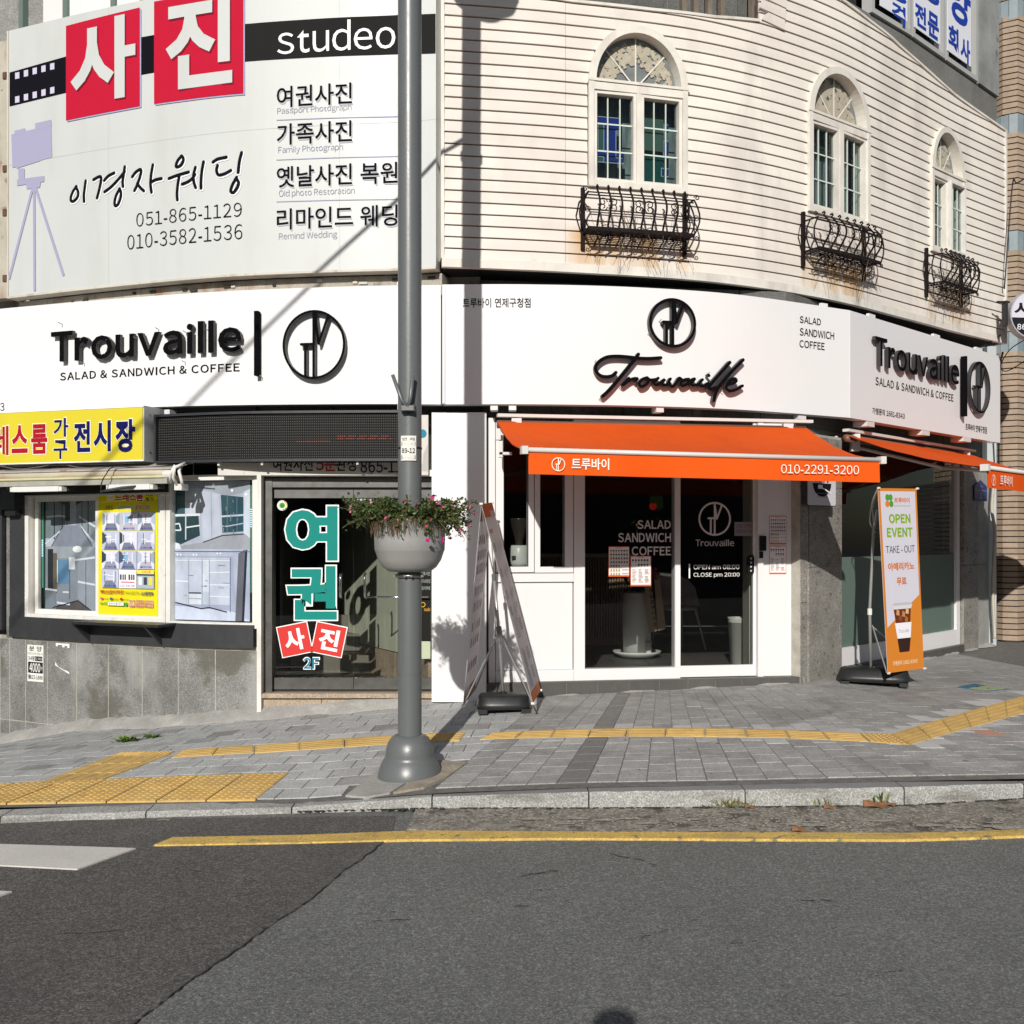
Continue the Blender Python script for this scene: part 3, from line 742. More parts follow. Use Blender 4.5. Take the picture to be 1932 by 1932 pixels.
WU = Surf([p2xy(-110, 9.95), p2xy(25, 9.7), p2xy(149, 9.3), p2xy(314, 8.95), (-2.08, 8.7), (-.664, 8.62)], False)
sbox(WU, 'wall', M('upper_render', (.27, .27, .26), .85, noise=.2, nscale=5, speck=.3, sscale=60), bld, 0, WU.L[-1], 2.45, 6.5, -.3, -.05)
# left wall below the display windows
zb = lambda s: G(*LW.at(s, 0))-.15
jp = [-90, 0, 18, 48, 89, 144, 204, 268, 336, 406, 488]
for i in range(len(jp)-1):
    a, b = LW.hit(jp[i]), LW.hit(jp[i+1]); zz = min(zb(a), zb(b)); zt = -.93
    for z0, z1 in ((zz, -1.69), (-1.69, zt)):
        if z1-z0 < .06: continue
        mb = MB(); mb.box(a+.005, b-.005, .0, -.06, z0+.004, z1-.004, 3); mb.build('granite_panel', m_gran, bld, LW)
sbox(LW, 'wall_core', M('mortar_pale', (.42, .40, .35), .9, noise=.2, nscale=10, speck=.2), bld, LW.hit(-90), LW.hit(490), -2.3, -.9, -.2, -.0025)
sbox(LW, 'wall_core', m_black, bld, LW.hit(-90), LW.hit(52), -.95, .95, -.25, -.06)
# charcoal boarding round the windows (not in front of them)
def lw(px0, px1, z0, z1, d0, d1, mat, name='trim', sub=bld):
    return sbox(LW, name, mat, sub, LW.hit(px0), LW.hit(px1), z0, z1, d0, d1)
lw(26, 483, -.905, -.715, -.02, .05, m_band, 'boarding')
lw(27, 52, -.715, .42, -.02, .05, m_band, 'boarding')
lw(27, 322, .40, .62, -.25, .04, m_black, 'boarding')  # no board here: solid black painted in for the shaded void above the windows
lw(-60, 12, -.85, .42, -.02, .05, m_band, 'boarding')
lw(14, 27, -.92, .6, -.03, .01, m_gran, 'granite_panel')
lw(483, 490, -.9, .93, -.2, 0, m_black, 'wall_core')
# white post at the right end of the wall
s = DS.hit(492); mb = MB(); mb.box(DS.hit(488.5), DS.hit(496.5), .07, -.15, -1.50, .53); mb.build('white_post', m_pwo, bld, DS)

# display windows
def window(name_mat, surf, s0, s1, z0, z1, w, d0, d1, gmat, panes=1, mull=.03):
    mb = MB(); fbox(mb, s0, s1, z0, z1, w, d0, d1, surf.nseg(s0, s1)); f = mb.build('window', name_mat, bld, surf)
    return f
sa, sb = LW.hit(51), LW.hit(316); z0, z1 = -.74, .44
wa = window(m_pwo, LW, sa, sb, z0, z1, .055, -.07, .03, None)
for p0, p1, d in ((61, 186, -.04), (180, 305, -.012)):
    mb = MB(); fbox(mb, LW.hit(p0), LW.hit(p1), z0+.055, z1-.055, .042, d-.02, d+.012, 4); mb.build('sash', m_pwo, wa, LW)
    mb = MB(); mb.box(LW.hit(p0)+.04, LW.hit(p1)-.04, d, d-.004, z0+.09, z1-.09, 8); mb.build('pane', g_clear, wa, LW)
mb = MB(); mb.box(LW.hit(305), sb-.05, .0, -.06, z0+.055, z1-.055, 1); mb.build('jamb', m_pwo, wa, LW)
sc_, sd = LW.hit(316.5), LW.hit(488); z0b, z1b = -.745, .54
wb_ = window(m_pwo, LW, sc_, sd, z0b, z1b, .045, -.07, .025, None)
mb = MB(); mb.box(sc_+.04, sd-.04, -.02, -.025, z0b+.04, z1b-.04, 8); mb.build('pane', g_clear, wb_, LW)
# dark green slats of the LED strips stand behind the glass
def dboard(px0, px1, z0, z1, d, mat, name): return sbox(LW, name, mat, wb_, LW.hit(px0, d), LW.hit(px1, d), z0, z1, d-.02, d)
dboard(470, 487, -.7, .5, -.07, M('deep_green', (.012, .05, .03), .5), 'green_curtain')
for px in (474.5, 483):
    s = LW.hit(px, -.05); mb = MB()
    mb.box(s-.006, s+.006, -.045, -.055, -.45, .45); mb.build('led_strip', M('led_green', (.08, .30, .20), .5), wb_, LW)
    for k in range(9): mb = MB(); mb.box(s-.005, s+.005, -.04, -.045, (.1 if px < 480 else -.2)+.018*k, (.1 if px < 480 else -.2)+.009+.018*k); mb.build('led_lamp', M('led_white', (.6, .8, .95), .4, emit=1.2), wb_, LW)
s = LW.hit(83, -.07)
mb = MB(); mb.box(s-.01, s+.01, -.055, -.062, -.45, .40); mb.build('led_strip', MC['led_green'], wa, LW)
for k in range(9): mb = MB(); mb.box(s-.006, s+.006, -.05, -.055, -.16+.018*k, -.151+.018*k); mb.build('led_lamp', MC['led_white'], wa, LW)
mb = MB(); mb.box(LW.hit(60), LW.hit(110), -.1, -.12, -.7, .4, 3); mb.build('green_curtain', MC['deep_green'], wa, LW)
# shelf under the yellow poster
sh = thing('shelf', *LW.at(LW.hit(228), .1), -.83, 'black folding shelf on two brackets under the yellow poster window', 'shelf')
mb = MB(); mb.box(LW.hit(147, .2), LW.hit(309, .2), .27, .04, -.735, -.712, 4); mb.build('board', M('shelf_black', (.02, .02, .022), .45, noise=.2, nscale=10), sh, LW)
for px in (160, 296):
    s = LW.hit(px, .1); mb = MB()
    mb.add([(s-.012, .05, -.737), (s-.012, .25, -.737), (s-.012, .05, -.91), (s+.012, .05, -.737), (s+.012, .25, -.737), (s+.012, .05, -.91)],
           [(0,1,2), (5,4,3), (0,3,4,1), (1,4,5,2), (2,5,3,0)]); mb.build('bracket', m_band, sh, LW)

sbox(LW, 'room_back', m_black, bld, LW.hit(-90), LW.hit(484), -.9, .93, -.5, -.45)
# photo studio door
RC = -.06   # recess
dz = lambda py, Y=8.5: (HY-py)/K*Y
def ds(name, mat, px0, px1, py0, py1, d0, d1, parent=bld): return sbox(DS, name, mat, parent, DS.hit(px0), DS.hit(px1), dz(py1), dz(py0), d0, d1)
ds('door_lintel', m_pwo, 497, 815, 887, 899, -.1, .03)
ds('door_lintel', m_steel, 510, 814, 901, 919, -.14, -.03)
ds('door_jamb', m_steel, 497, 512, 901, 1306, -.16, -.02)
ds('sill', m_grtan, 494, 816, 1306.5, 1315, -.9, .06)
for a, b in ((494, 607), (608, 706), (707, 816)):
    mb = MB(); mb.box(DS.hit(a), DS.hit(b), .02, -.2, -1.62, dz(1315.5)); mb.build('granite_panel', m_grtan, bld, DS)
for a, b, hx in ((512.5, 664, 641), (665, 813, 687)):
    mb = MB(); mb.box(DS.hit(a), DS.hit(b), -.07, -.11, dz(939), dz(920)); mb.box(DS.hit(a), DS.hit(b), -.07, -.11, dz(1303), dz(1281)); dr = mb.build('glass_door', m_steel, bld, DS)
    mb = MB(); mb.box(DS.hit(a)+.002, DS.hit(b)-.002, -.085, -.092, dz(1281), dz(939)); mb.build('pane', g_cafe, dr, DS)
    s = DS.hit(hx); mb = MB(); mb.tube([(s, -.085, dz(1083)), (s, -.035, dz(1086)), (s, -.03, dz(1092)), (s, -.03, dz(1120)), (s, -.035, dz(1126)), (s, -.085, dz(1129))], .011, 8); mb.build('handle', M('chrome', (.6, .6, .6), .15, metal=1), dr, DS, smooth=True)
    mb = MB(); s = DS.hit(632 if a < 600 else 809-0); 
    mb.lathe([(0, 0), (.012, 0), (.012, .006), (0, .006)], 0, 0, 10); mb.v = [(DS.hit(655 if a < 600 else 674)+v[0], -.068-v[2], dz(930)+v[1]) for v in mb.v]; mb.build('lock', MC['chrome'], dr, DS)
    if a > 600:
        mb = MB(); z = dz(1127); mb.tube([(DS.hit(690), -.04, z), (DS.hit(808), -.04, z)], .008, 8); mb.build('push_bar', MC['chrome'], dr, DS, smooth=True)
ds('wall_core', M('wall_old', (.34, .33, .30), .8, noise=.2, nscale=9), 490, 816, 820, 887, -.12, -.04)
# stair hall behind the studio door
m_hall = M('hall_wall', (.50, .52, .42), .8, noise=.06, nscale=4, blot=((.25, .25, .2), .3, 9, .64))
hall = bld
def plane(name, mat, pts, parent=bld): mb = MB(); mb.add(pts, [tuple(range(len(pts)))]); return mb.build(name, mat, parent)
zs = -1.27
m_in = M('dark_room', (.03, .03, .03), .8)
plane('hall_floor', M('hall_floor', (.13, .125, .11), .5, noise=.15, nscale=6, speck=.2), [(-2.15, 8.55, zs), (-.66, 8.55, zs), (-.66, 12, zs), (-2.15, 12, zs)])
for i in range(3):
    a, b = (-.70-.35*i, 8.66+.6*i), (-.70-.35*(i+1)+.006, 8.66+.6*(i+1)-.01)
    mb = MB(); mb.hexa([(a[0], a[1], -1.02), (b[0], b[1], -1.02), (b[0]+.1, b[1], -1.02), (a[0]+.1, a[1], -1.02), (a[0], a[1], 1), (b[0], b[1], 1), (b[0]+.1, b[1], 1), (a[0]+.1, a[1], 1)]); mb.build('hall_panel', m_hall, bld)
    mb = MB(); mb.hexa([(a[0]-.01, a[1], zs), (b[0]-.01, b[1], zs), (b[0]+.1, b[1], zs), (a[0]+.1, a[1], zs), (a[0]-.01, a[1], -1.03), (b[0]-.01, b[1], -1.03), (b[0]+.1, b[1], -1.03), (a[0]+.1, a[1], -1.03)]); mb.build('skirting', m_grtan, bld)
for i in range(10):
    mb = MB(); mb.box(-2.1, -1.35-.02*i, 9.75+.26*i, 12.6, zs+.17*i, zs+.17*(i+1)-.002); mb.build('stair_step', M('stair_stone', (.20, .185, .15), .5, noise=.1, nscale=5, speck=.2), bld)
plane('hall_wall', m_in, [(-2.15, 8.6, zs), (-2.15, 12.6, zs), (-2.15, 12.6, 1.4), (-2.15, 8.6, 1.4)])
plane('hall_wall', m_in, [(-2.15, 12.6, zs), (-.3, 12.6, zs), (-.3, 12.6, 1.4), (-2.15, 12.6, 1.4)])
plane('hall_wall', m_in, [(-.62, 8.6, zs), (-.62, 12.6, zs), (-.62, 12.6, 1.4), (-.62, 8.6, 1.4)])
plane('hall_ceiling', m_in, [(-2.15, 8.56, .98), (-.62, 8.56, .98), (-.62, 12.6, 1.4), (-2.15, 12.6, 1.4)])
# tall display strip at the right side of the door, dark with gold lettering
# white pillar between the shops
sbox(WP, 'white_panel', m_pw, bld, WP.hit(814.5), WP.hit(917.5), dz(1324.5, 8.4), dz(778, 8.4), -.25, 0)
sbox(WP, 'shadow_gap', m_black, bld, WP.hit(917.8), WP.hit(922), -1.3, .95, -.25, -.06)

# ------------------------------------------------------------------ cafe front
dcz = lambda px, py: DC.z(px, py)
def dc(name, mat, px0, px1, z0, z1, d0, d1, parent=bld): return sbox(DC, name, mat, parent, DC.hit(px0), DC.hit(px1), z0, z1, d0, d1)
zt = 1.0
dc('frame_post', m_pw, 922, 934, ZF, zt, -.1, .0)
dc('frame_post', m_pw, 1083, 1103.5, ZF, zt, -.1, .0)
dc('frame_rail', m_pw, 935, 1082.5, dcz(1000, 1098), dcz(1000, 1082), -.1, -.0)
dc('frame_rail', m_pw, 935, 1082.5, ZF, dcz(1000, 1265), -.1, -.0)
for a, b in ((936, 1081),): dc('infill_panel', m_pw, a, b, dcz(1000, 1264.5), dcz(1000, 1099), -.08, -.022)
dc('shadow_gap', m_black, 935, 1082.5, dcz(1000, 1082), dcz(1000, 1080), -.1, -.01)
cw = None
for a, b, ga, gb in ((935.5, 1007.5, 951, 996), (1009, 1081.5, 1020, 1064.5)):
    z0, z1 = dcz(a, 1080 if a < 1000 else 1080.5), .97
    mb = MB(); A, B, P, Q = DC.hit(a), DC.hit(b), DC.hit(ga), DC.hit(gb); zg = dcz(a, 1069.5)
    mb.box(A, P, .0, -.07, z0, z1); mb.box(Q, B, .0, -.07, z0, z1); mb.box(P, Q, .0, -.07, z0, zg); mb.box(P, Q, 0, -.07, z1-.05, z1)
    w = mb.build('window', m_pw, bld, DC)
    mb = MB(); mb.box(P, Q, -.03, -.036, zg, z1-.05); mb.build('pane', g_cafe, w, DC)
    mb = MB(); mb.box(P-.004, P, .001, -.03, zg, z1-.05); mb.box(Q, Q+.004, .001, -.03, zg, z1-.05); mb.build('seal', m_black, w, DC)
# fixed pane and sliding door
zg0, zg1 = dcz(1190, 1260.5), .95
mb = MB(); mb.box(DC.hit(1103.5), DC.hit(1283.5), 0, -.1, ZF, zg0); mb.box(DC.hit(1274), DC.hit(1283.5), 0, -.1, zg0+.001, zt); mb.box(DC.hit(1103.5), DC.hit(1274), 0, -.1, zt-.05, zt)
fw = mb.build('window', m_pw, bld, DC)
mb = MB(); mb.box(DC.hit(1103.8), DC.hit(1274), -.03, -.036, zg0, zt-.05); mb.build('pane', g_cafe, fw, DC)
dc('frame_post', m_pw, 1430, 1440, ZF, zt, -.12, .004)
mb = MB(); a, b = DC.hit(1284.5), DC.hit(1429.5); g1 = DC.hit(1425)
mb.box(a, b, -.045, -.085, ZF+.004, dcz(1350, 1256.5)); mb.box(a, a+.012, -.045, -.085, dcz(1350, 1256.5), zt); mb.box(g1, b, -.045, -.085, dcz(1350, 1256.5), zt)
sdr = mb.build('sliding_door', m_pw, bld, DC)
mb = MB(); mb.box(a+.012, g1, -.06, -.066, dcz(1350, 1256.5), zt); mb.build('pane', g_cafe, sdr, DC)
s = DC.hit(1419.5); z = DC.z(1419, 1065)
mb = MB(); mb.prism([(s+math.cos(t)*.03, z+math.sin(t)*.03+(.055 if math.sin(t) > 0 else -.055)) for t in [k*math.pi/10+.001 for k in range(20)]], -.06, -.03)
mb.build('door_lock', M('lock_black', (.02, .02, .022), .2, metal=.4), sdr, DC)
for k in range(4): mb = MB(); mb.prism([(s+math.cos(t)*.008, z+.05-.035*k+math.sin(t)*.008) for t in [q*.785 for q in range(8)]], -.03, -.0285); mb.build('key', C('B9C3C8'), sdr, DC)
dc('white_panel', m_pw, 1440.3, 1500, ZF-.0, zt, -.12, -.03)
dc('black_gap', m_black, 1500, 1503, ZF, zt, -.12, -.04)
# dark tiled plinth
jx = [918, 1013, 1069, 1128, 1187, 1244, 1298, 1350, 1400, 1451, 1499, 1514]
for i in range(len(jx)-1):
    p, q = DC.hit(jx[i], .05), DC.hit(jx[i+1], .05)
    mb = MB(); mb.box(p+.002, q-.002, .05, -.12, -1.42, ZF-.002); mb.build('plinth_tile', m_tile, bld, DC)
sbox(DC, 'plinth_core', M('grout', (.25, .24, .22), .9), bld, DC.hit(919), DC.hit(1514), -1.45, ZF-.006, -.12, .045)
# corner pillar in granite slabs
for a, b, rows in ((0, .095, [-1.35, -.55, .05, .9]), (.105, PP.L[-1]-.0, [-1.35, -.245, .46, .9])):
    for z0, z1 in zip(rows, rows[1:]): sbox(PP, 'granite_panel', m_granp, bld, a+.003, b-.003, z0+.003, z1-.003, -.2, .06)
sbox(PP, 'pillar_core', M('mortar_pale', (.33, .31, .27), .9), bld, .0, PP.L[-1], -1.35, .92, -.25, .052)
# right shop window
def rw(name, mat, px0, px1, z0, z1, d0, d1, parent=bld): return sbox(RW, name, mat, parent, RW.hit(px0), RW.hit(px1), z0, z1, d0, d1)
zc = RW.z(1700, 1048); s0, s1 = RW.hit(1578), RW.hit(1811)
mb = MB(); mb.box(s0, s1, 0, -.08, ZF, ZF+.17); mb.box(s0, s0+.03, 0, -.08, ZF+.17, .95); mb.box(s1-.09, s1, 0, -.08, ZF+.17, .95)
rwn = mb.build('window', m_pw, bld, RW)
mb = MB(); mb.box(s0+.03, s1-.09, -.03, -.036, zc, .95); mb.build('pane', g_cafe, rwn, RW)
mb = MB(); mb.box(s0+.03, s1-.09, -.03, -.036, ZF+.17, zc-.002); mb.build('frosted_pane', g_fros, rwn, RW)
n = 9
for i in range(n):
    a, b = s0+(s1-s0)*i/n, s0+(s1-s0)*(i+1)/n; mb = MB(); mb.box(a+.002, b-.002, .05, -.1, -1.45, ZF-.002); mb.build('plinth_tile', m_tile, bld, RW)
for a, b, z0, z1 in ((.0, .45, -1.4, -.30), (.0, .45, -.295, .9), (.46, .96, -1.4, -.30), (.46, .96, -.295, .9)):
    sbox(RP, 'granite_panel', m_granp if a < .4 else M('render_grey', (.30, .30, .28), .85, noise=.15, nscale=5), bld, a+.002, b, z0, z1, -.2, .04 if a < .4 else .0)

# ------------------------------------------------------------------ cafe interior
m_cfl = M('cafe_floor', (.115, .112, .105), .45, noise=.1, nscale=5)
FLR = [(-.2, 8.56), (2.44, 8.96), (2.98, 9.48), (5.1, 11.66), (5.1, 14), (-.2, 14)]
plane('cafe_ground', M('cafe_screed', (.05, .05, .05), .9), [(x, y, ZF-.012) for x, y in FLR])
for i in range(11):
    for j in range(9):
        q = [(-.2+.5*i, 8.4+.6*j), (.3+.5*i, 8.4+.6*j), (.3+.5*i, 9.0+.6*j), (-.2+.5*i, 9.0+.6*j)]
        for k in range(4):
            (ax, ay), (bx, by) = FLR[k if k != 3 else 3], FLR[(k+1)]
            if k == 3: continue
            q = clip(q, -(by-ay), (bx-ax), -(by-ay)*ax+(bx-ax)*ay)
            if len(q) < 3: break
        if len(q) < 3 or j > 6 or (j > 3 and i > 7): continue
        q = shrink(q, .003); mb = MB(); n_ = len(q)
        mb.add([(x, y, ZF) for x, y in q]+[(x, y, ZF-.01) for x, y in q], [tuple(range(n_))]+[(n_+a, n_+(a+1)%n_, (a+1)%n_, a) for a in range(n_)]); mb.build('floor_tile', m_cfl, bld)
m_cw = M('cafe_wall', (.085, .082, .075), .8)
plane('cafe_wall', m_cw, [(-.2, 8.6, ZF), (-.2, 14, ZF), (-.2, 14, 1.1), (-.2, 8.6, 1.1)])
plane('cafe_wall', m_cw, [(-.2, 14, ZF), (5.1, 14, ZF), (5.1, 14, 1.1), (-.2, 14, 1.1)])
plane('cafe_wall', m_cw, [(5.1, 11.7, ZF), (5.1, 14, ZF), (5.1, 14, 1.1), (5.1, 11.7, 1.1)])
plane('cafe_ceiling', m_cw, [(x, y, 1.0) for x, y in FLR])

mb = MB(); mb.box(2.10, 2.17, 9.06, 9.32, ZF, .9); mb.build('door_jamb', M('jamb_pale', (.55, .56, .48), .6), bld)
# ------------------------------------------------------------------ upper front: siding boards
WINS = []
for pxa, pxb, zl, zh in ((1113, 1289, 2.885, 4.215), (1523, 1632, 2.93, 4.29), (1753, 1811.5, 2.93, 4.24)):
    a, b = UP.hit(pxa), UP.hit(pxb); WINS.append((a, b, zl, zh))
def arch(w, s, extra=0):          # height of the opening's top at s
    a, b, z0, z1 = w; r = (b-a)/2; c = (a+b)/2; rz = min(r, z1-z0); rr = r
    if abs(s-c) >= rr: return z0
    return z1 - (.46) + .46*math.sqrt(max(0, 1-((s-c)/rr)**2))
TOP = [(UP.hit(px), z) for px, z in ((830, 4.44), (1079, 4.39), (1233, 4.395), (1342, 4.42), (1429, 4.49), (1431, 9), (1540, 9), (1574, 4.97), (1640, 4.90), (1676, 4.87), (1696, 4.83), (1800, 4.66), (1896, 4.55))]
def topz(s):
    for a, b in zip(TOP, TOP[1:]):
        if s <= b[0]: return a[1] + (b[1]-a[1])*max(0, (s-a[0]))/max(1e-6, b[0]-a[0])
    return TOP[-1][1]
S0u, S1u = UP.hit(838), UP.hit(1893)
bh = .0932; z = 2.24; seams = [S0u, UP.hit(1066), UP.hit(1436), UP.hit(1748), S1u]
nb = 0
while z < 5.6:
    for a, b in zip(seams, seams[1:]):
        a_, b_ = a+(.0015 if a > S0u else 0), b-.0015; n = max(2, int((b_-a_)/.03)); col = []
        for k in range(n+1):
            s = a_+(b_-a_)*k/n; lo, hi = z+.0, min(z+bh-.0095, topz(s)-.01)
            for w in WINS:
                if w[0] < s < w[1]:
                    t = arch(w, s)
                    if lo < t and hi > w[2]:
                        if lo >= w[2]-1e-4 or w[2]-lo < hi-t: lo = max(lo, t)
                        else: hi = min(hi, w[2])
            col.append((s, lo, hi) if hi-lo > .006 else None)
        mb = MB(); run_ = []
        def flush():
            if len(run_) < 2: return
            mb = MB(); vs = []
            for s, lo, hi in run_:
                f = lambda zz: .022 - .013*(zz-z)/bh
                vs += [(s, f(lo), lo), (s, f(hi), hi), (s, -.004, lo), (s, -.004, hi)]
            m = len(run_); fs = []
            for q in range(m-1):
                i = 4*q; fs += [(i, i+4, i+5, i+1), (i+2, i+6, i+4, i), (i+1, i+5, i+7, i+3)]
            fs += [(0, 1, 3, 2), (4*m-4, 4*m-2, 4*m-1, 4*m-3)]
            mb.add(vs, fs); mb.build('siding_board', m_side, bld, UP)
        for c in col:
            if c is None: flush(); run_ = []
            else: run_.append(c)
        flush()
    z += bh
# backing behind the boards with the window openings, top and bottom trims
mb = MB(); n = 170
for k in range(n):
    p, q = S0u+(S1u-S0u)*k/n, S0u+(S1u-S0u)*(k+1)/n; m_ = (p+q)/2; hi = min(5.6, topz(m_)-.03); spans = [(2.21, hi)]
    for w in WINS:
        if w[0] < m_ < w[1]: spans = [(2.21, w[2]), (arch(w, m_), hi)]
    for z0, z1 in spans: mb.add([(p, -.005, z0), (q, -.005, z0), (q, -.005, z1), (p, -.005, z1)], [(0,1,2,3)])
mb.build('siding_backing', m_backing, bld, UP)
sbox(UP, 'siding_soffit', m_black, bld, S0u, S1u, 2.185, 2.235, -.75, -.004)
mb = MB(); mb.box(S0u-.02, S1u+.0, .03, -.02, 2.175, 2.245, 60); mb.build('bottom_trim', m_side2, bld, UP)
mb = MB(); mb.box(S0u-.028, S0u-.001, .026, -.2, 2.246, 4.46); mb.build('corner_trim', m_side2, bld, UP)
mb = MB(); mb.box(S1u, S1u+.03, .03, -.06, 2.176, 4.56); mb.build('corner_trim', m_side2, bld, UP)
mb = MB(); mb.box(S1u+.0, S1u+.02, -.061, -.6, 2.176, 4.56); mb.build('return_panel', M('return_grey', (.4, .4, .38), .7, noise=.1), bld, UP)
for p, q, za, zb_ in ((S0u, UP.hit(1429), 0, 0), (UP.hit(1574), S1u, 0, 0)):
    mb = MB(); n = 24
    for k in range(n):
        a, b = p+(q-p)*k/n, p+(q-p)*(k+1)/n; za, zb_ = topz(a)-.012, topz(b)-.012
        mb.hexa([(a, .03, za), (b, .03, zb_), (b, -.05, zb_), (a, -.05, za), (a, .03, za+.022), (b, .03, zb_+.022), (b, -.05, zb_+.022), (a, -.05, za+.022)])
    mb.build('top_trim', m_side2, bld, UP)
# gap above the left part: timber studs and granite behind; torn end of the upper boards
for k, px in enumerate((1290, 1312, 1338, 1362, 1420, 1465)):
    s = UP.hit(px, -.08); mb = MB(); mb.box(s-.025, s+.02, -.06, -.11, 4.3, 5.6); mb.build('timber_stud', M('old_timber', (.17, .14, .11), .9, noise=.25, nscale=9), bld, UP)
s = UP.hit(1435); mb = MB()
for k, (dx, dz_, t) in enumerate(((0, .0, .06), (-.03, .09, .02), (.0, .18, .05))):
    mb.prism([(s-.01+dx, 4.50+dz_), (s+.25, 4.47+dz_), (s+.25, 4.56+dz_), (s+t+dx, 4.575+dz_), (s+.01+dx, 4.54+dz_)], .02, .035+.01*k)
mb.build('torn_board', m_side, bld, UP)
# granite wall set back above the siding, with window banners
UV = Surf([(-.6, 8.75), (1.5, 9.0), (2.6, 9.25), (4.0, 10.4), (5.12, 11.42), (5.62, 11.88)])
for i in range(11):
    a, b = UV.L[-1]*i/11, UV.L[-1]*(i+1)/11
    for z0, z1 in ((3.6, 4.35), (4.35, 5.12)): sbox(UV, 'granite_panel', m_grand if i < 6 else M('granite_mid', (.17, .17, .16), .8, noise=.15, nscale=3, speck=.3, sscale=90, var=.08), bld, a+.003, b-.003, z0+.003, z1-.003, -.12, -.0)
sbox(UV, 'wall_core', M('mortar_pale', (.3, .3, .3)), bld, 0, UV.L[-1], 3.6, 5.12, -.2, -.012)
sbox(UV, 'granite_panel', M('render_grey2', (.26, .27, .27), .85, noise=.25, nscale=3, blot=((.08, .08, .08), .6, 4, .6)), bld, UV.hit(1843), UV.L[-1], 5.122, 7.4, -.2, .03)
for i, (p0, p1) in enumerate(((1640, 1716), (1717.5, 1779), (1780.5, 1840))):
    mb = MB(); a, b = UV.hit(p0), UV.hit(p1); fbox(mb, a, b, 5.125, 7.4, .05, -.08, .03); w = mb.build('window', M('alu_frame', (.42, .43, .43), .5, noise=.05), bld, UV)
    mb = MB(); mb.box(a+.05, b-.05, -.02, -.03, 5.17, 7.35); mb.build('pane', g_dark, w, UV)
sbox(UV, 'wall_core', m_in, bld, UV.hit(1560), UV.hit(1843), 5.12, 7.4, -.6, -.3)

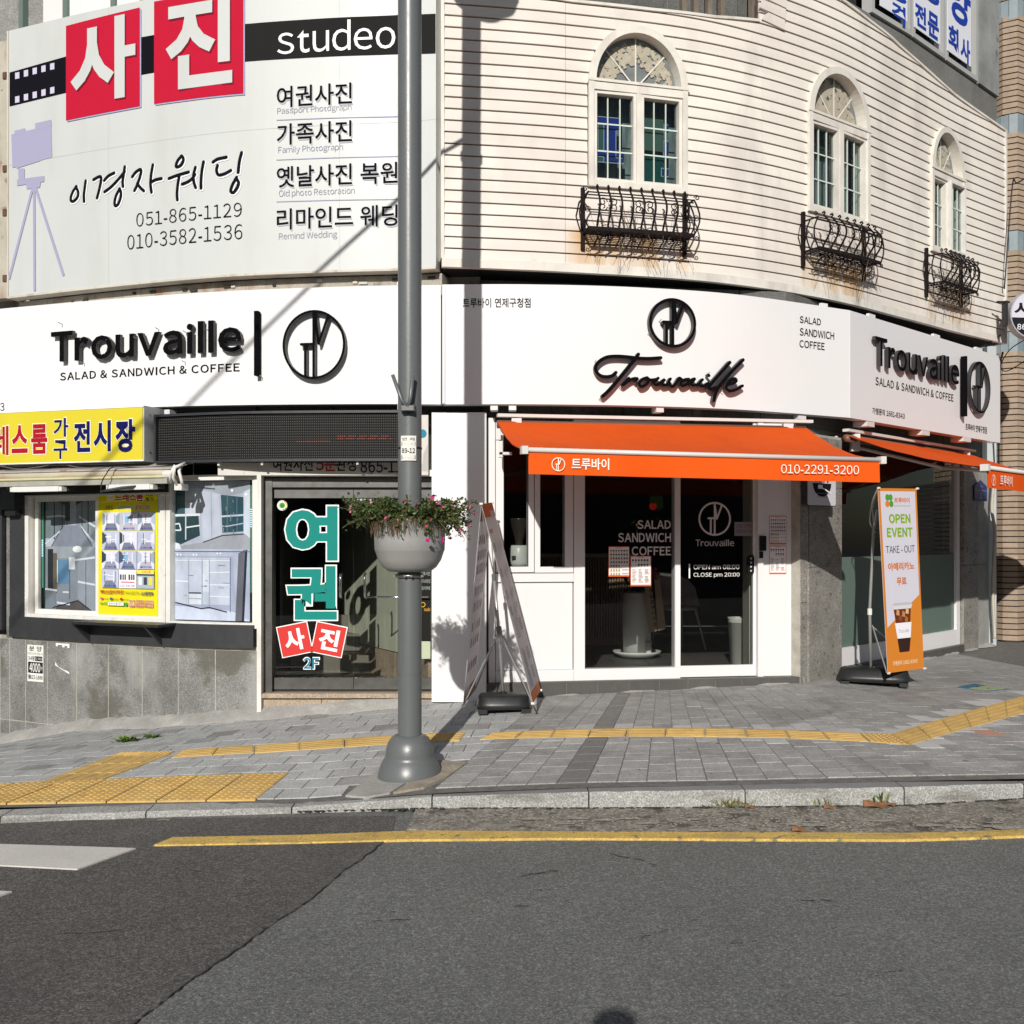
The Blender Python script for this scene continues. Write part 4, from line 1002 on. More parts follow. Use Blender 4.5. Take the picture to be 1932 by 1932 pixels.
# ------------------------------------------------------------------ arched windows
def arched(w, idx):
    a, b, z0, z1 = w; c = (a+b)/2; r = (b-a)/2; rise = .46; zs_ = z1-rise; kq = min(1, r/.4); fw_ = .024*kq; fa_ = .042*kq
    e = lambda t, k: (c+(r-k)*math.cos(t), zs_+(rise-k)*math.sin(t))
    mb = MB(); N_ = 26
    for k in range(N_):
        A, B = math.pi*k/N_, math.pi*(k+1)/N_; mb.prism([e(A, -.02), e(B, -.02), e(B, fa_), e(A, fa_)], -.09, .05)
    for x0, x1 in ((a-.02, a+fw_), (b-fw_, b+.02)): mb.box(x0, x1, .05, -.09, z0, zs_)
    mb.box(a+fw_, b-fw_, .05, -.09, z0, z0+.05); mb.box(a+fw_, b-fw_, .045, -.09, zs_-.075, zs_+.0)
    mb.box(a-.03, b+.03, .058, .0501, zs_-.01, zs_+.012)
    f = mb.build('window', m_side2, bld, UP)
    mb = MB(); mb.box(c-.018*kq, c+.018*kq, .035, -.06, z0+.05, zs_-.075); mb.build('mullion', m_side2, f, UP)
    mb = MB(); mb.prism([e(math.pi*k/N_, fw_) for k in range(N_+1)], -.055, -.055); mb.build('arch_pane', M('fan_film', (.18, .20, .20), .12, noise=.2, nscale=9), f, UP)
    # flaking paint scales on the fan light
    mb = MB(); rng = random.Random(idx)
    dens = (420, 300, 170)[idx]
    for k in range(dens):
        t = rng.uniform(.06, math.pi-.06); q = rng.uniform(.12, .86) if idx else math.sqrt(rng.uniform(.18, .74))
        if idx == 0 and q < .5 and rng.random() < .7: continue
        x = c+(r-fw_)*q*math.cos(t); zz = zs_+(rise-fw_)*q*math.sin(t); sz = (rng.uniform(.008, .026) if idx == 0 else rng.uniform(.02, .04))*(r/.4)
        m_ = rng.randint(4, 6); ph = rng.random()*6
        P = [(x+math.cos(ph+2*math.pi*u/m_)*sz*rng.uniform(.7, 1.1), max(zs_+.004, zz+math.sin(ph+2*math.pi*u/m_)*sz*rng.uniform(.7, 1.1))) for u in range(m_)]
        P = [p for p in P]; mb.prism(P, -.053, -.0525+.0004*rng.random()*5)
    mb.build('flaked_film', M('flaked_cream', (.42, .38, .30), .8, noise=.15, nscale=20), f, UP, kind='stuff')
    mb = MB()
    for t in (math.pi*.25, math.pi*.5, math.pi*.75):
        P = [(c+(r-fw_)*q*math.cos(t), zs_+(rise-fw_)*q*math.sin(t)) for q in (.08, .35, .7, 1)]; mb.ribbon(P, .012*(r/.4), -.05, -.046)
    mb.build('sunburst_bar', m_side2, f, UP)
    for sg in (-1, 1):
        x0, x1 = (a+fw_, c-.018*kq) if sg < 0 else (c+.018*kq, b-fw_); k_ = kq*.75
        if idx == 2 and sg > 0: x0 -= .03; 
        zz0, zz1 = z0+.05, zs_-.075; d = (.01 if not (idx == 2 and sg > 0) else .06)
        mb = MB(); fbox(mb, x0+.002, x1-.002, zz0, zz1, .035*k_, d-.05, d+.02); sa_ = mb.build('sash', m_side2 if not (idx == 2 and sg > 0) else m_pwo, f, UP)
        mb = MB(); mb.box(x0+.03*k_, x1-.03*k_, d-.03, d-.036, zz0+.03, zz1-.03); mb.build('pane', glass('upper_glass', (.75, .80, .80), .8), f, UP)
        for u in (1/3, 2/3):
            x = x0+.035*k_+(x1-x0-.07*k_)*u; mb = MB(); mb.box(x-.006*k_, x+.006*k_, d-.018, d-.028, zz0+.035*k_, zz1-.035*k_); mb.build('muntin', M('muntin_mint', (.60, .68, .61), .5), f, UP)
        for u in (1/3, 2/3):
            zz = zz0+.035+(zz1-zz0-.07)*u; mb = MB(); mb.box(x0+.035*k_, x1-.035*k_, d-.0165, d-.0178, zz-.006, zz+.006); mb.build('muntin', MC['muntin_mint'], f, UP)
    # room behind; its backing is tinted to imitate sky mirrored in the panes
    mb = MB(); mb.box(a-.02, b+.02, -.20, -.22, z0-.05, z1+.05); mb.build('curtain', M('room_teal', (.26, .30, .30), .8, noise=.4, nscale=5, stretch=(6, 6, 1)), f, UP)
    mb = MB()
    mb.box(a-.03, b+.03, -.1, -.2, z0-.05, z0-.04); mb.box(a-.03, a-.02, -.1, -.2, z0-.04, z1); mb.box(b+.02, b+.03, -.1, -.2, z0-.04, z1); mb.build('reveal', m_black, f, UP)
    if idx == 0:   # blue patterned film inside the panes
        pr = Print(UP, -.032)
        B = '2B3F9A'
        u0 = a+fw_+.035; wd = .17; zb_ = z0+.085
        pr.d = -.05
        for (x0, x1, y0, y1) in ((0, 1, .22, .34), (0, .33, .34, .70), (.33, .72, .34, .70), (.72, .85, .55, .70), (0, .1, .12, .3)):
            pr.rect(u0+.25*x0, u0+.25*x1, zb_+.75*y0, zb_+.75*y1, B)
        for (x0, x1, y0, y1) in ((.1, .3, .33, .62), (.0, .3, .2, .26)):
            pr.rect(u0+.25*x0, u0+.25*x1, zb_+.75*y0, zb_+.75*y1, '4E6B66')
            pr.line([(u0+.25*x0, zb_+.75*y0), (u0+.25*x1, zb_+.75*y0), (u0+.25*x1, zb_+.75*y1), (u0+.25*x0, zb_+.75*y1), (u0+.25*x0, zb_+.75*y0)], .006, 'C9D4E4')
        for P in ([(0, .7), (.85, .7), (.85, .56), (.72, .56), (.72, .26), (.95, .26)], [(0, .2), (1, .2)]):
            pr.line([(u0+.25*x, zb_+.75*y) for x, y in P], .006, 'C9D4E4')
        v0 = c+.022+.03
        for (x0, x1, y0, y1) in ((.82, .98, .58, .68), (.8, .98, .33, .5), (.72, .98, .1, .19)):
            pr.rect(v0+.25*x0, v0+.25*x1, zb_+.75*y0, zb_+.75*y1, B)
            pr.line([(v0+.25*x1, zb_+.75*y0), (v0+.25*x0, zb_+.75*y0), (v0+.25*x0, zb_+.75*y1), (v0+.25*x1, zb_+.75*y1)], .006, 'C9D4E4')
        pr.rect(v0, v0+.2, zb_+.28, zb_+.55, '5C7468'); pr.rect(v0+.03, v0+.22, zb_, zb_+.25, '22564F')
        pr.build('blue_film', f)
for i, w in enumerate(WINS): arched(w, i)
# ------------------------------------------------------------------ photo studio billboard
def top_thing(name, surf, px, z, label, cat, group=None, d=0):
    x, y = surf.at(surf.hit(px), d); return thing(name, x, y, z, label, cat, group)
m_sheet = M('vinyl_white', (.58, .605, .60), .42, noise=.025, nscale=1.2, streak=((.48, .49, .47), .35, 1.6, (1.5, 1.5, .3)))
m_ink = M('ink_black', (.008, .008, .012), .9, spec=.05)
bb = top_thing('billboard', LB, 420, 2.17, 'big curved photo studio billboard with two red squares and a black film strip', 'billboard')
s0, s1 = LB.hit(17), LB.hit(822.5); ZB0, ZB1 = 2.185, 4.575
mb = MB(); mb.box(s0, s1, 0, -.10, ZB0, ZB1, 60); mb.build('panel', m_sheet, bb, LB)
mb = MB(); mb.box(s0, s1, .006, -.11, ZB0-.02, ZB0-.001, 60); mb.box(s0-.02, s0-.001, .006, -.14, ZB0-.02, ZB1); mb.build('edge_trim', M('trim_cream', (.58, .55, .48), .6, noise=.1, streak=((.3, .16, .08), .6, 8, (1, 1, .3))), bb, LB)
def lbb(px0, py0, px1, py1): return pxbox(LB, px0, py0, px1, py1)
# film strip and perforations
def fan(pxs, tops, bots, col, name, d=.003, sub=bb):
    mb = MB(); n = len(pxs)
    P = [(LB.hit(p), LB.z(p, t), LB.z(p, b)) for p, t, b in zip(pxs, tops, bots)]
    for (a, t0, b0), (c, t1, b1) in zip(P, P[1:]):
        m = max(1, int((c-a)/.1))
        for k in range(m):
            u, v = k/m, (k+1)/m; mb.add([(a+(c-a)*u, d, b0+(b1-b0)*u), (a+(c-a)*v, d, b0+(b1-b0)*v), (a+(c-a)*v, d, t0+(t1-t0)*v), (a+(c-a)*u, d, t0+(t1-t0)*u)], [(0,1,2,3)])
    return mb.build(name, col, sub, LB)
fan([18.5, 126], [137, 106.5], [201, 175], m_ink, 'film_strip')
fan([264, 292], [71, 66], [142, 137], m_ink, 'film_strip')
fan([458, 760, 822], [46, 28, 26], [117, 102, 101], M('ink_grey', (.02, .02, .02), .9, spec=.08), 'film_strip')
for k in range(5):
    x = 29.5+16.5*k
    for y in (142-4.3*k, 187-4.3*k): 
        b = lbb(x, y-5, x+8, y+7); mb = MB(); mb.prism([(b[0], b[2]), (b[1], b[2]), (b[1], b[3]), (b[0], b[3])], .006, .006); mb.build('perforation', C('C9C5DC'), bb, LB)
# red squares
RED = M('vinyl_red', (.50, .012, .04), .85, noise=.02, spec=.08)
for (px0, px1, tl, tr, bl, br, ch, g) in ((126, 265, 50, 15, 228, 201, '사', (136, 258, 37, 192)), (292, 460, 4, -22, 197, 177, '진', (315, 440, -8, 165))):
    m = MB(); a, b = LB.hit(px0), LB.hit(px1); zt0, zt1, zb0, zb1 = LB.z(px0, tl), LB.z(px1, tr), LB.z(px0, bl), LB.z(px1, br)
    for off, col, nm, d in ((.012, 'A9A6C6', 'square_shade', .007), (0, RED, 'red_square', .010)):
        m = MB(); n = 8; R_ = .02
        for k in range(n):
            u, v = k/n, (k+1)/n; f = lambda t, lo, hi: lo+(hi-lo)*t
            m.prism([(f(u,a,b)+off, f(u,zb0,zb1)-off), (f(v,a,b)+off, f(v,zb0,zb1)-off), (f(v,a,b)+off, f(v,zt0,zt1)-off), (f(u,a,b)+off, f(u,zt0,zt1)-off)], d, d)
        o = m.build(nm, col if not isinstance(col, str) else C(col), bb, LB)
    bx = pxbox(LB, g[0], g[2], g[1], g[3]); sh = .006
    text(ch, LB, (bx[0]+.008, bx[1]+.008, bx[2]-.012, bx[3]-.012), .014, C('7E1024'), o, bold=.028, name='letter_shade')
    text(ch, LB, bx, .018, m_sheet, o, bold=.028, name='letter')
ptext('studeo', LB, 523, 38, 746, 96, M('vinyl_bright', (.78, .79, .78), .4), bb, d=.009, bold=0)
ptext('studeo', LB, 523, 38, 746, 96, M('vinyl_bright'), bb, d=.0095, bold=.012) if False else None
for ko, en, y, eb in (('여권사진', 'Passport Photograph', 180, (523, 663, 199, 214)), ('가족사진', 'Family Photograph', 251, (525, 647, 273, 289)), ('옛날사진 복원', 'Old photo Restoration', 330, (526, 669, 355, 371)), ('리마인드 웨딩', 'Remind Wedding', 410, (526, 636, 437, 453))):
    x1 = 664 if len(ko) == 4 else 750
    ptext(ko, LB, 522+2, y-18, x1+2, y+22, C('BDBFC4'), bb, d=.004, bold=.004, name='letter_shade')
    ptext(ko, LB, 522, y-21, x1, y+19, m_ink, bb, d=.007, bold=.006)
    ptext(en, LB, eb[0], eb[2], eb[1], eb[3], C('9092A6'), bb, d=.005, bold=-.006)
for y0, y1 in ((227, 220), (302, 295), (381, 376)): fan([522, 753], [y0-.8, y1-.8], [y0+.8, y1+.8], C('9EA3BE'), 'rule_line', .004)
# handwritten name
def zpx(z, ox, oy, k): return [(ox+x*k, oy+y*k) for x, y in z]
HW = [[(95,452),(60,500),(38,560),(40,600),(70,600),(105,560),(112,510),(95,470),(88,455)], [(188,395),(178,470),(170,540),(172,606)],
      [(268,384),(320,355),(345,360),(340,420),(320,510),(304,570)], [(376,392),(420,345),(478,315)], [(380,508),(450,455),(530,370),(585,300)], [(586,252),(575,330),(565,400),(568,452)],
      [(535,475),(500,540),(482,610),(490,650),(520,630),(545,560),(545,505),(530,480)],
      [(662,355),(700,305),(750,280),(745,340),(715,430),(685,495)], [(715,420),(740,460),(780,498)], [(872,232),(855,330),(848,430),(858,512)], [(850,412),(900,385),(960,372)],
      [(1165,142),(1125,190),(1108,240),(1120,255),(1160,235),(1182,190),(1178,155),(1160,145)], [(1036,372),(1120,340),(1236,306)], [(1140,350),(1125,440),(1118,530),(1122,590)],
      [(1172,430),(1230,405),(1275,370),(1300,330)], [(1305,258),(1285,340),(1290,410),(1308,465)], [(1388,202),(1370,300),(1362,400),(1362,470)],
      [(1484,205),(1530,175),(1620,155)], [(1530,240),(1520,290),(1540,335),(1600,325),(1665,290)], [(1775,108),(1752,200),(1740,310)],
      [(1725,360),(1680,440),(1665,500),(1690,515),(1725,475),(1745,420),(1730,385),(1720,370)]]
for st in HW:
    P = catmull(zpx(st, 127.8, 268.3, .18519), 4); Q = [(LB.hit(x), LB.z(x, y)) for x, y in P]
    mb = MB(); mb.ribbon([(a+.006, b-.008) for a, b in Q], .036, .004, .004, .0001); mb.build('stroke_outline', C('F2F4F6'), bb, LB)
    i_ = HW.index(st); mb = MB(); mb.ribbon(Q, .027, .007+.0003*(i_ % 3), .007+.0003*(i_ % 3), .0002); mb.build('brush_stroke', m_ink, bb, LB)
for t, b in (('051-865-1129', (257, 391, 456, 417)), ('010-3582-1536', (240, 432, 457, 460))):
    ptext(t, LB, b[0], b[1], b[2], b[3], m_ink, bb, d=.006, bold=-.008, spacing=1.12)
# camera silhouette
LAV = C('A3A1BE'); mb = MB()
def lpoly(mb, pts, d=.004): mb.prism([(LB.hit(x), LB.z(x, y)) for x, y in pts][::-1], d, d)
for k, P in enumerate(([(22, 254), (97, 236), (99, 297), (24, 317)], [(28, 247), (48, 242), (48, 250), (28, 255)], [(67, 233), (97, 226), (98, 238), (67, 246)],
          [(31, 300), (76, 292), (76, 304), (32, 318)], [(35, 318), (47, 318), (47, 345), (36, 345)], [(33, 339), (84, 332), (84, 343), (33, 351)], [(50, 343), (78, 340), (76, 354), (51, 357)])): lpoly(mb, P, .004+.0002*k)
for k, (a, b) in enumerate((((63, 352), (18, 525)), ((65, 354), (66, 547)), ((67, 352), (120, 518)))): mb.ribbon([(LB.hit(x), LB.z(x, y)) for x, y in (a, b)], .027, .0055+.0003*k, .0055+.0003*k)
mb.build('camera_silhouette', LAV, bb, LB)

for zz in (3.36,):
    mb = MB(); mb.box(LB.hit(17), LB.hit(822), .0012, .0008, zz, zz+.004, 50); mb.build('panel_seam', M('seam_grey', (.49, .51, .50), .6), bb, LB)
for px in (205, 640):
    mb = MB(); s_ = LB.hit(px); mb.box(s_, s_+.003, .0014, .001, ZB0, ZB1); mb.build('panel_seam', MC['seam_grey'], bb, LB)
# side of a second sign at the far left edge
sg = thing('sign_case', p2xy(8, 9.35)[0], 9.35, 2.16, 'rusty cream side of a sign case cut by the left edge of the view', 'sign')
EA = Surf([p2xy(-70, 9.5), p2xy(16.5, 9.34)])
sbox(EA, 'case', M('rusty_cream', (.46, .43, .36), .7, noise=.12, nscale=6, streak=((.26, .13, .06), .7, 6, (1, 1, .35)), blot=((.2, .11, .06), .7, 8, .62)), sg, 0, EA.L[-1], 2.20, 4.55, -.1, 0)
for z in (2.35, 2.95, 3.35, 4.2): sbox(EA, 'hinge', M('rust', (.12, .06, .035), .8, noise=.3, nscale=20), sg, EA.L[-1]-.06, EA.L[-1]-.02, z, z+.06, 0, .012)
# window above the billboard
sbox(WU, 'white_blind', m_pw, bld, WU.hit(78), WU.hit(260), 4.72, 5.6, -.04, -.02)
sbox(WU, 'window_ledge', m_pwo, bld, WU.hit(36), WU.hit(330), 4.60, 4.68, -.05, .02)
for p in (37, 120, 210): sbox(WU, 'window_bar', M('grey_green', (.14, .19, .17), .5), bld, WU.hit(p), WU.hit(p+8), 4.68, 5.6, -.05, .012)

m_ledge = M('ledge_render', (.38, .35, .30), .85, noise=.2, nscale=6, speck=.2, sscale=70, streak=((.27, .13, .06), .8, 6, (1, 1, .3)), blot=((.10, .09, .08), .6, 9, .62))
sbox(LB, 'ledge', m_ledge, bld, LB.hit(17), LB.hit(826), 1.98, 2.155, -.3, -.11)
rng = random.Random(31)
for px in (118, 140, 235, 268, 330, 345, 410, 425, 505, 590, 660, 672, 735, 800):
    s_ = LB.hit(px); w = rng.uniform(.02, .07); z_ = rng.uniform(2.10, 2.135)
    sbox(LB, 'ledge_remnant', M('remnant_dark', (.035, .03, .028), .9) if rng.random() < .6 else M('remnant_pale', (.55, .53, .5), .8), bld, s_, s_+w, z_-.012, z_+.006, -.11, -.095)
# ------------------------------------------------------------------ white fascia signs
m_fas = M('fascia_white', (.80, .80, .81), .22, noise=.008, nscale=.8)
m_letter = M('letter_black', (.004, .004, .005), .9, spec=.06)
m_rim = M('letter_side', (.035, .035, .037), .5)
def fascia(surf, s0, s1, z0, z1, z2, z3, par, name='panel', n=40):
    mb = MB()
    for k in range(n):
        a, b = s0+(s1-s0)*k/n, s0+(s1-s0)*(k+1)/n; f = lambda t, lo, hi: lo+(hi-lo)*t; u, v = k/n, (k+1)/n
        mb.hexa([(a, 0, f(u,z0,z2)), (b, 0, f(v,z0,z2)), (b, -.11, f(v,z0,z2)), (a, -.11, f(u,z0,z2)), (a, 0, f(u,z1,z3)), (b, 0, f(v,z1,z3)), (b, -.11, f(v,z1,z3)), (a, -.11, f(u,z1,z3))])
    # drop the inner walls between slices
    keep = [(f_, m_) for i, (f_, m_) in enumerate(zip(mb.f, mb.mi)) if not ((i % 6 == 3 and i//6 < n-1) or (i % 6 == 5 and i//6 > 0))]
    mb.f = [a for a, b in keep]; mb.mi = [b for a, b in keep]; return mb.build(name, m_fas, par, surf)
def emblem(surf, cx, cy, rx, ry, w, d0, d1, mat, par, name='emblem', flat=False):
    """Ring with a seat-shaped T and a V."""
    cs = surf.hit(cx, d1); rs = (surf.hit(cx+rx, d1)-surf.hit(cx-rx, d1))/2; cz = surf.z(cx, cy, d1); rz = (surf.z(cx, cy-ry, d1)-surf.z(cx, cy+ry, d1))/2; mat = [mat, m_rim]
    P = lambda x, z: (cs+rs*x, cz+rz*z)
    def bar(x0, z0, x1, z1, k=0, nm='emblem_bar'):
        mb = MB(); mb.side = 1; a, b = P(x0, z0), P(x1, z1); mb.ribbon([a, b], w, d0, d1+k); return mb.build(nm, mat, par, surf)
    mb = MB(); mb.side = 1; mb.ring(cs, cz, rs, rz, w, d0, d1, 48); mb.build('emblem_ring', mat, par, surf)
    bar(0, .98, 0, -.98, .0006); bar(.06, .9, .17, .02, .0012); bar(.17, .02, .48, .86, .0009); bar(-.42, .02, -.02, .02, .0003); bar(-.28, -.0, -.28, -.92, .0005)
fa = top_thing('shop_sign', FL, 400, 1.09, 'long curved white sign under the photo billboard with raised black word and ring emblem', 'shop sign')
a0, a1 = FL.hit(-85), FL.hit(831.5)
fascia(FL, a0, a1, 1.15, 2.075, 1.09, 2.055, fa)
word3d('Trouvaille', FL, 96, 613, 455, 673, .022, .036, m_letter, fa, bold=.02)
word3d('Trouvaille', FL, 99, 611, 458, 682, .085, .035, m_rim, fa, bold=.022) if False else None
ptext('SALAD & SANDWICH & COFFEE', FL, 113, 693.5, 452, 709, m_ink, fa, d=.004, bold=.016, spacing=1.1)
ptext('3', FL, 0, 760, 8, 775, m_ink, fa, d=.004, bold=.003); 
mb = MB(); s = FL.hit(490); mb.box(s-.017, s+.017, .075, .018, FL.z(490, 711), FL.z(490, 590)); mb.build('divider', m_letter, fa, FL)
emblem(FL, 591.5, 650, 57, 63, .020, .02, .065, m_letter, fa)
for px, py in ((118, 612), (160, 645), (208, 645), (260, 640), (300, 622), (352, 628), (395, 625), (452, 645), (160, 686), (350, 684), (495, 712), (650, 655), (590, 714)):
    s = FL.hit(px); z = FL.z(px, py); mb = MB(); mb.tube([(s, .0, z), (s+.004, .06, z+.006)], .0035, 5); mb.build('stud', M('stud_grey', (.25, .25, .26), .4), fa, FL)
for px in (310, 750): sbox(FL, 'bracket', M('bracket_white', (.66, .66, .65), .5), fa, FL.hit(px), FL.hit(px+10), 1.05, 1.095, -.10, .0)
mb = MB(); mb.box(FL.hit(749), FL.hit(758), .004, -.02, 2.055, 2.085); mb.build('tab', m_fas, fa, FL)

fb_ = top_thing('shop_sign', FF, 1200, 1.09, 'white curved sign over the orange awning with black handwritten word under a ring emblem', 'shop sign')
fascia(FF, FF.hit(834.5), FF.hit(1602.5), 1.09, 2.06, 1.09, 2.055, fb_)
sbox(FF, 'joint_cover', M('cover_bluegrey', (.60, .62, .66), .4), fb_, FF.hit(834.5), FF.hit(840), 1.095, 2.055, .0, .012)
ptext('트루바이 연제구청점', FF, 873, 562, 1001, 580, m_ink, fb_, d=.004, bold=.006)
for i, t in enumerate(('SALAD', 'SANDWICH', 'COFFEE')):
    b = ((1509, 598.6, 1549, 611.4), (1509, 622.6, 1574, 636.7), (1508.5, 644, 1556, 657.8))[i]; ptext(t, FF, b[0], b[1], b[2], b[3], m_ink, fb_, d=.005, bold=.01)
emblem(FF, 1269.5, 609, 42, 44, .024, .02, .068, m_letter, fb_)
TS = [[(463,800),(430,830),(370,842),(310,830),(270,790),(265,740),(300,690),(370,650),(460,640),(560,645),(700,660),(800,662),(905,655)],
      [(685,620),(650,670),(560,780),(470,890),(390,980),(332,1032)],
      [(590,856),(560,890),(528,925),(570,895),(610,868),(650,858),(675,862),(655,880)],
      [(770,850),(725,865),(695,900),(700,935),(740,930),(775,900),(785,865),(760,850),(800,872),(850,868)],
      [(880,855),(840,895),(850,920),(880,915),(920,885),(945,868),(915,905),(930,925),(975,915)],
      [(1000,862),(985,890),(1000,930),(1030,935),(1060,895),(1085,855),(1110,868)],
      [(1180,865),(1135,872),(1100,905),(1115,930),(1160,915),(1200,880),(1240,860),(1205,905),(1215,925),(1265,920)],
      [(1315,870),(1285,905),(1290,930),(1330,930),(1370,905)], [(1375,825),(1380,830)],
      [(1585,700),(1540,750),(1470,830),(1405,905),(1375,950),(1400,965),(1440,950)],
      [(1715,675),(1650,740),(1560,835),(1490,920),(1445,1000),(1425,1075)],
      [(1440,960),(1480,930)],
      [(1560,920),(1620,905),(1650,880),(1635,860),(1600,868),(1560,910),(1550,955),(1580,980),(1640,970),(1710,930)]]
for i, st in enumerate(TS):
    P = catmull(zpx(st, 1073.3, 549.4, .1918), 5); Q = [(FF.hit(x, .062), FF.z(x, y, .062)) for x, y in P]
    mb = MB(); mb.side = 1; mb.ribbon(Q, (.028 if i < 2 or i in (9, 10) else .024), .024, .062+.0007*(i % 4)); mb.build('letter', [m_letter, m_rim], fb_, FF)
for px, py in ((1122, 683), (1130, 754), (1168, 733), (1204, 733), (1333, 706), (1340, 762), (1358, 740), (1222, 631), (1243, 607)):
    s = FF.hit(px); z = FF.z(px, py); mb = MB(); mb.tube([(s, .0, z), (s+.004, .05, z+.008)], .003, 5); mb.build('stud', MC['stud_grey'], fb_, FF)
for px in (925, 960, 1240, 1510): sbox(FF, 'bracket', MC['bracket_white'], fb_, FF.hit(px), FF.hit(px+14), 1.045, 1.088, -.14, -.02)

fc = top_thing('shop_sign', FR, 1750, 1.09, 'white straight sign at the right corner with raised black word and ring emblem', 'shop sign')
fascia(FR, FR.hit(1604), FR.hit(1887), 1.09, 2.055, 1.085, 2.06, fc, n=2)
word3d('Trouvaille', FR, 1652, 657, 1810, 709, .022, .034, m_letter, fc, bold=.014)
ptext('SALAD & SANDWICH & COFFEE', FR, 1652, 728.5, 1799, 743, m_ink, fc, d=.004, bold=.014, spacing=1.08)
ptext('가맹문의 1661-8343', FR, 1646, 774, 1707, 786, m_ink, fc, d=.004, bold=.012)
ptext('트루바이 연제구청점', FR, 1822, 802, 1862, 815, m_ink, fc, d=.004, bold=.012)
mb = MB(); s = FR.hit(1823, .07); mb.box(s-.017, s+.017, .075, .018, FR.z(1819, 788), FR.z(1819, 676)); mb.build('divider', m_letter, fc, FR)
emblem(FR, 1850, 731, 18.5, 47, .020, .02, .06, m_letter, fc)
for px in (1636, 1740, 1818): sbox(FR, 'bracket', MC['bracket_white'], fc, FR.hit(px), FR.hit(px+14), 1.04, 1.085, -.14, .0)
for px in (1550, 1640, 1762, 1842):
    sf = FF if px < 1600 else FR; sbox(sf, 'tab', m_fas, fb_ if px < 1600 else fc, sf.hit(px), sf.hit(px+12), 2.056, 2.085, -.03, -.002)

# ------------------------------------------------------------------ yellow sign, LED board, paper header
YS = Surf([p2xy(-90, 9.15), p2xy(0, 8.90), p2xy(272, 8.47)])
ys = thing('yellow_sign', *YS.at(1.5), .64, 'yellow sign box with crimson and navy lettering beside the dark dot display board', 'sign box')
d_ = .16; z0, z1 = .645, 1.105
s1 = YS.hit(272)
mb = MB(); mb.box(YS.hit(-85), s1, 0, -.3, z0, z1, 6); mb.build('case', M('case_grey', (.50, .51, .52), .5, noise=.05, nscale=3), ys, YS)
sbox(YS, 'face', M('acrylic_yellow', (.68, .58, .035), .3, noise=.02, nscale=2), ys, YS.hit(-85), s1-.012, z0+.012, z1-.014, .0, .006)
sbox(YS, 'face_rim', C('F3F3EC'), ys, YS.hit(-85), s1-.001, z0+.001, z0+.011, .0, .009)
sbox(YS, 'face_rim', C('F3F3EC'), ys, YS.hit(-85), s1-.001, z1-.012, z1-.001, .0, .009)
NAVY, CRIM = C('0B0B55', .35), C('A80F28', .35)
for ch, b, m_, bo in (('레', (-22, 806, 26, 861), CRIM, .02), ('스', (35, 805, 83, 856), CRIM, .03), ('룸', (92, 801, 141, 858), CRIM, .03), ('가', (159, 789, 203, 829), NAVY, .02), ('구', (158, 834, 201, 873), NAVY, .02),
                      ('전', (218, 796, 268, 852), NAVY, .03), ):
    pass
for ch, b, m_, bo in (('레', (-24, 812, 26, 868), CRIM, .02), ('스', (35, 811, 84, 862), CRIM, .035), ('룸', (91, 809, 141, 861), CRIM, .03)):
    k = .2897*1.0; 
def ysx(x): return x*.2899/1.5652*1.0
for ch, zb, m_, bo in (('레', (-60, 270, 90, 568), CRIM, .02), ('스', (122, 262, 285, 545), CRIM, .03), ('룸', (320, 250, 485, 552), CRIM, .03), ('가', (548, 188, 700, 380), NAVY, .02), ('구', (548, 412, 690, 606), NAVY, .02),
                       ('전', (755, 222, 922, 535), NAVY, .035), ('시', (955, 212, 1132, 530), NAVY, .035), ('장', (1178, 200, 1378, 535), NAVY, .035)):
    X0, Y0, X1, Y1 = zb[0]*.2899/1.5652, (1180+zb[1]*.2899)/1.5652, zb[2]*.2899/1.5652, (1180+zb[3]*.2899)/1.5652
    bx = pxbox(YS, X0, Y0, X1, Y1, .007)
    text(ch, YS, bx, .009, C('F1EFD8'), ys, bold=bo+.022, pad=.008, name='letter_outline'); text(ch, YS, bx, .012, m_, ys, bold=bo, name='letter')
for z in (.72, 1.03): sbox(YS, 'screw', m_black, ys, s1+.0005, s1+.003, z, z+.01, -.08, -.07)
# LED board
LS = Surf([p2xy(293, 8.55), p2xy(420, 8.36), p2xy(560, 8.28), p2xy(790, 8.24)], True)
ld = thing('led_board', *LS.at(1.0), .62, 'long black dot display board under the curved white sign', 'display board')
a, b = LS.hit(294), LS.hit(766); z0, z1 = .628, 1.035
mb = MB(); mb.box(a, b, 0, -.2, z0, z1, 12); mb.build('case', M('led_case', (.012, .012, .013), .7, spec=.2), ld, LS)
mb = MB(); fbox(mb, a, b, z0, z1, .02, .001, .03, 12); mb.build('rim', M('led_rim', (.03, .033, .038), .4), ld, LS)
cols = int((b-a-.06)/.0175); rows_ = 17
hood = MB(); dots = MB(); red = MB()
for r in range(rows_):
    z = z0+.03+(z1-z0-.06)*(r+.5)/rows_
    hood.box(a+.02, b-.02, .014, .001, z+.0065, z+.0085, 14)
    for c in range(cols):
        s = a+.03+(b-a-.06)*(c+.5)/cols; lit = False
        px = 293+(772-293)*(c+.5)/cols
        if r == 6 and 575 < px < 640: lit = True
        if r in (7, 8) and 650 < px < 750 and (c*7+r*3) % 5: lit = True
        m_ = red if lit else dots
        m_.prism([(s-.005, z-.005), (s+.005, z-.005), (s+.005, z+.004), (s, z+.006), (s-.005, z+.004)], .004, .004)
hood.build('louvre', M('led_louvre', (.012, .012, .013), .6), ld, LS, kind='stuff')
dots.build('dots', M('led_dot', (.09, .088, .08), .6, spec=.2), ld, LS, kind='stuff')
red.build('lit_dots', M('led_red', (.30, .05, .035), .5, emit=.12), ld, LS, kind='stuff')
for k in range(6):
    s = a+(b-a)*(k+.5)/6; 
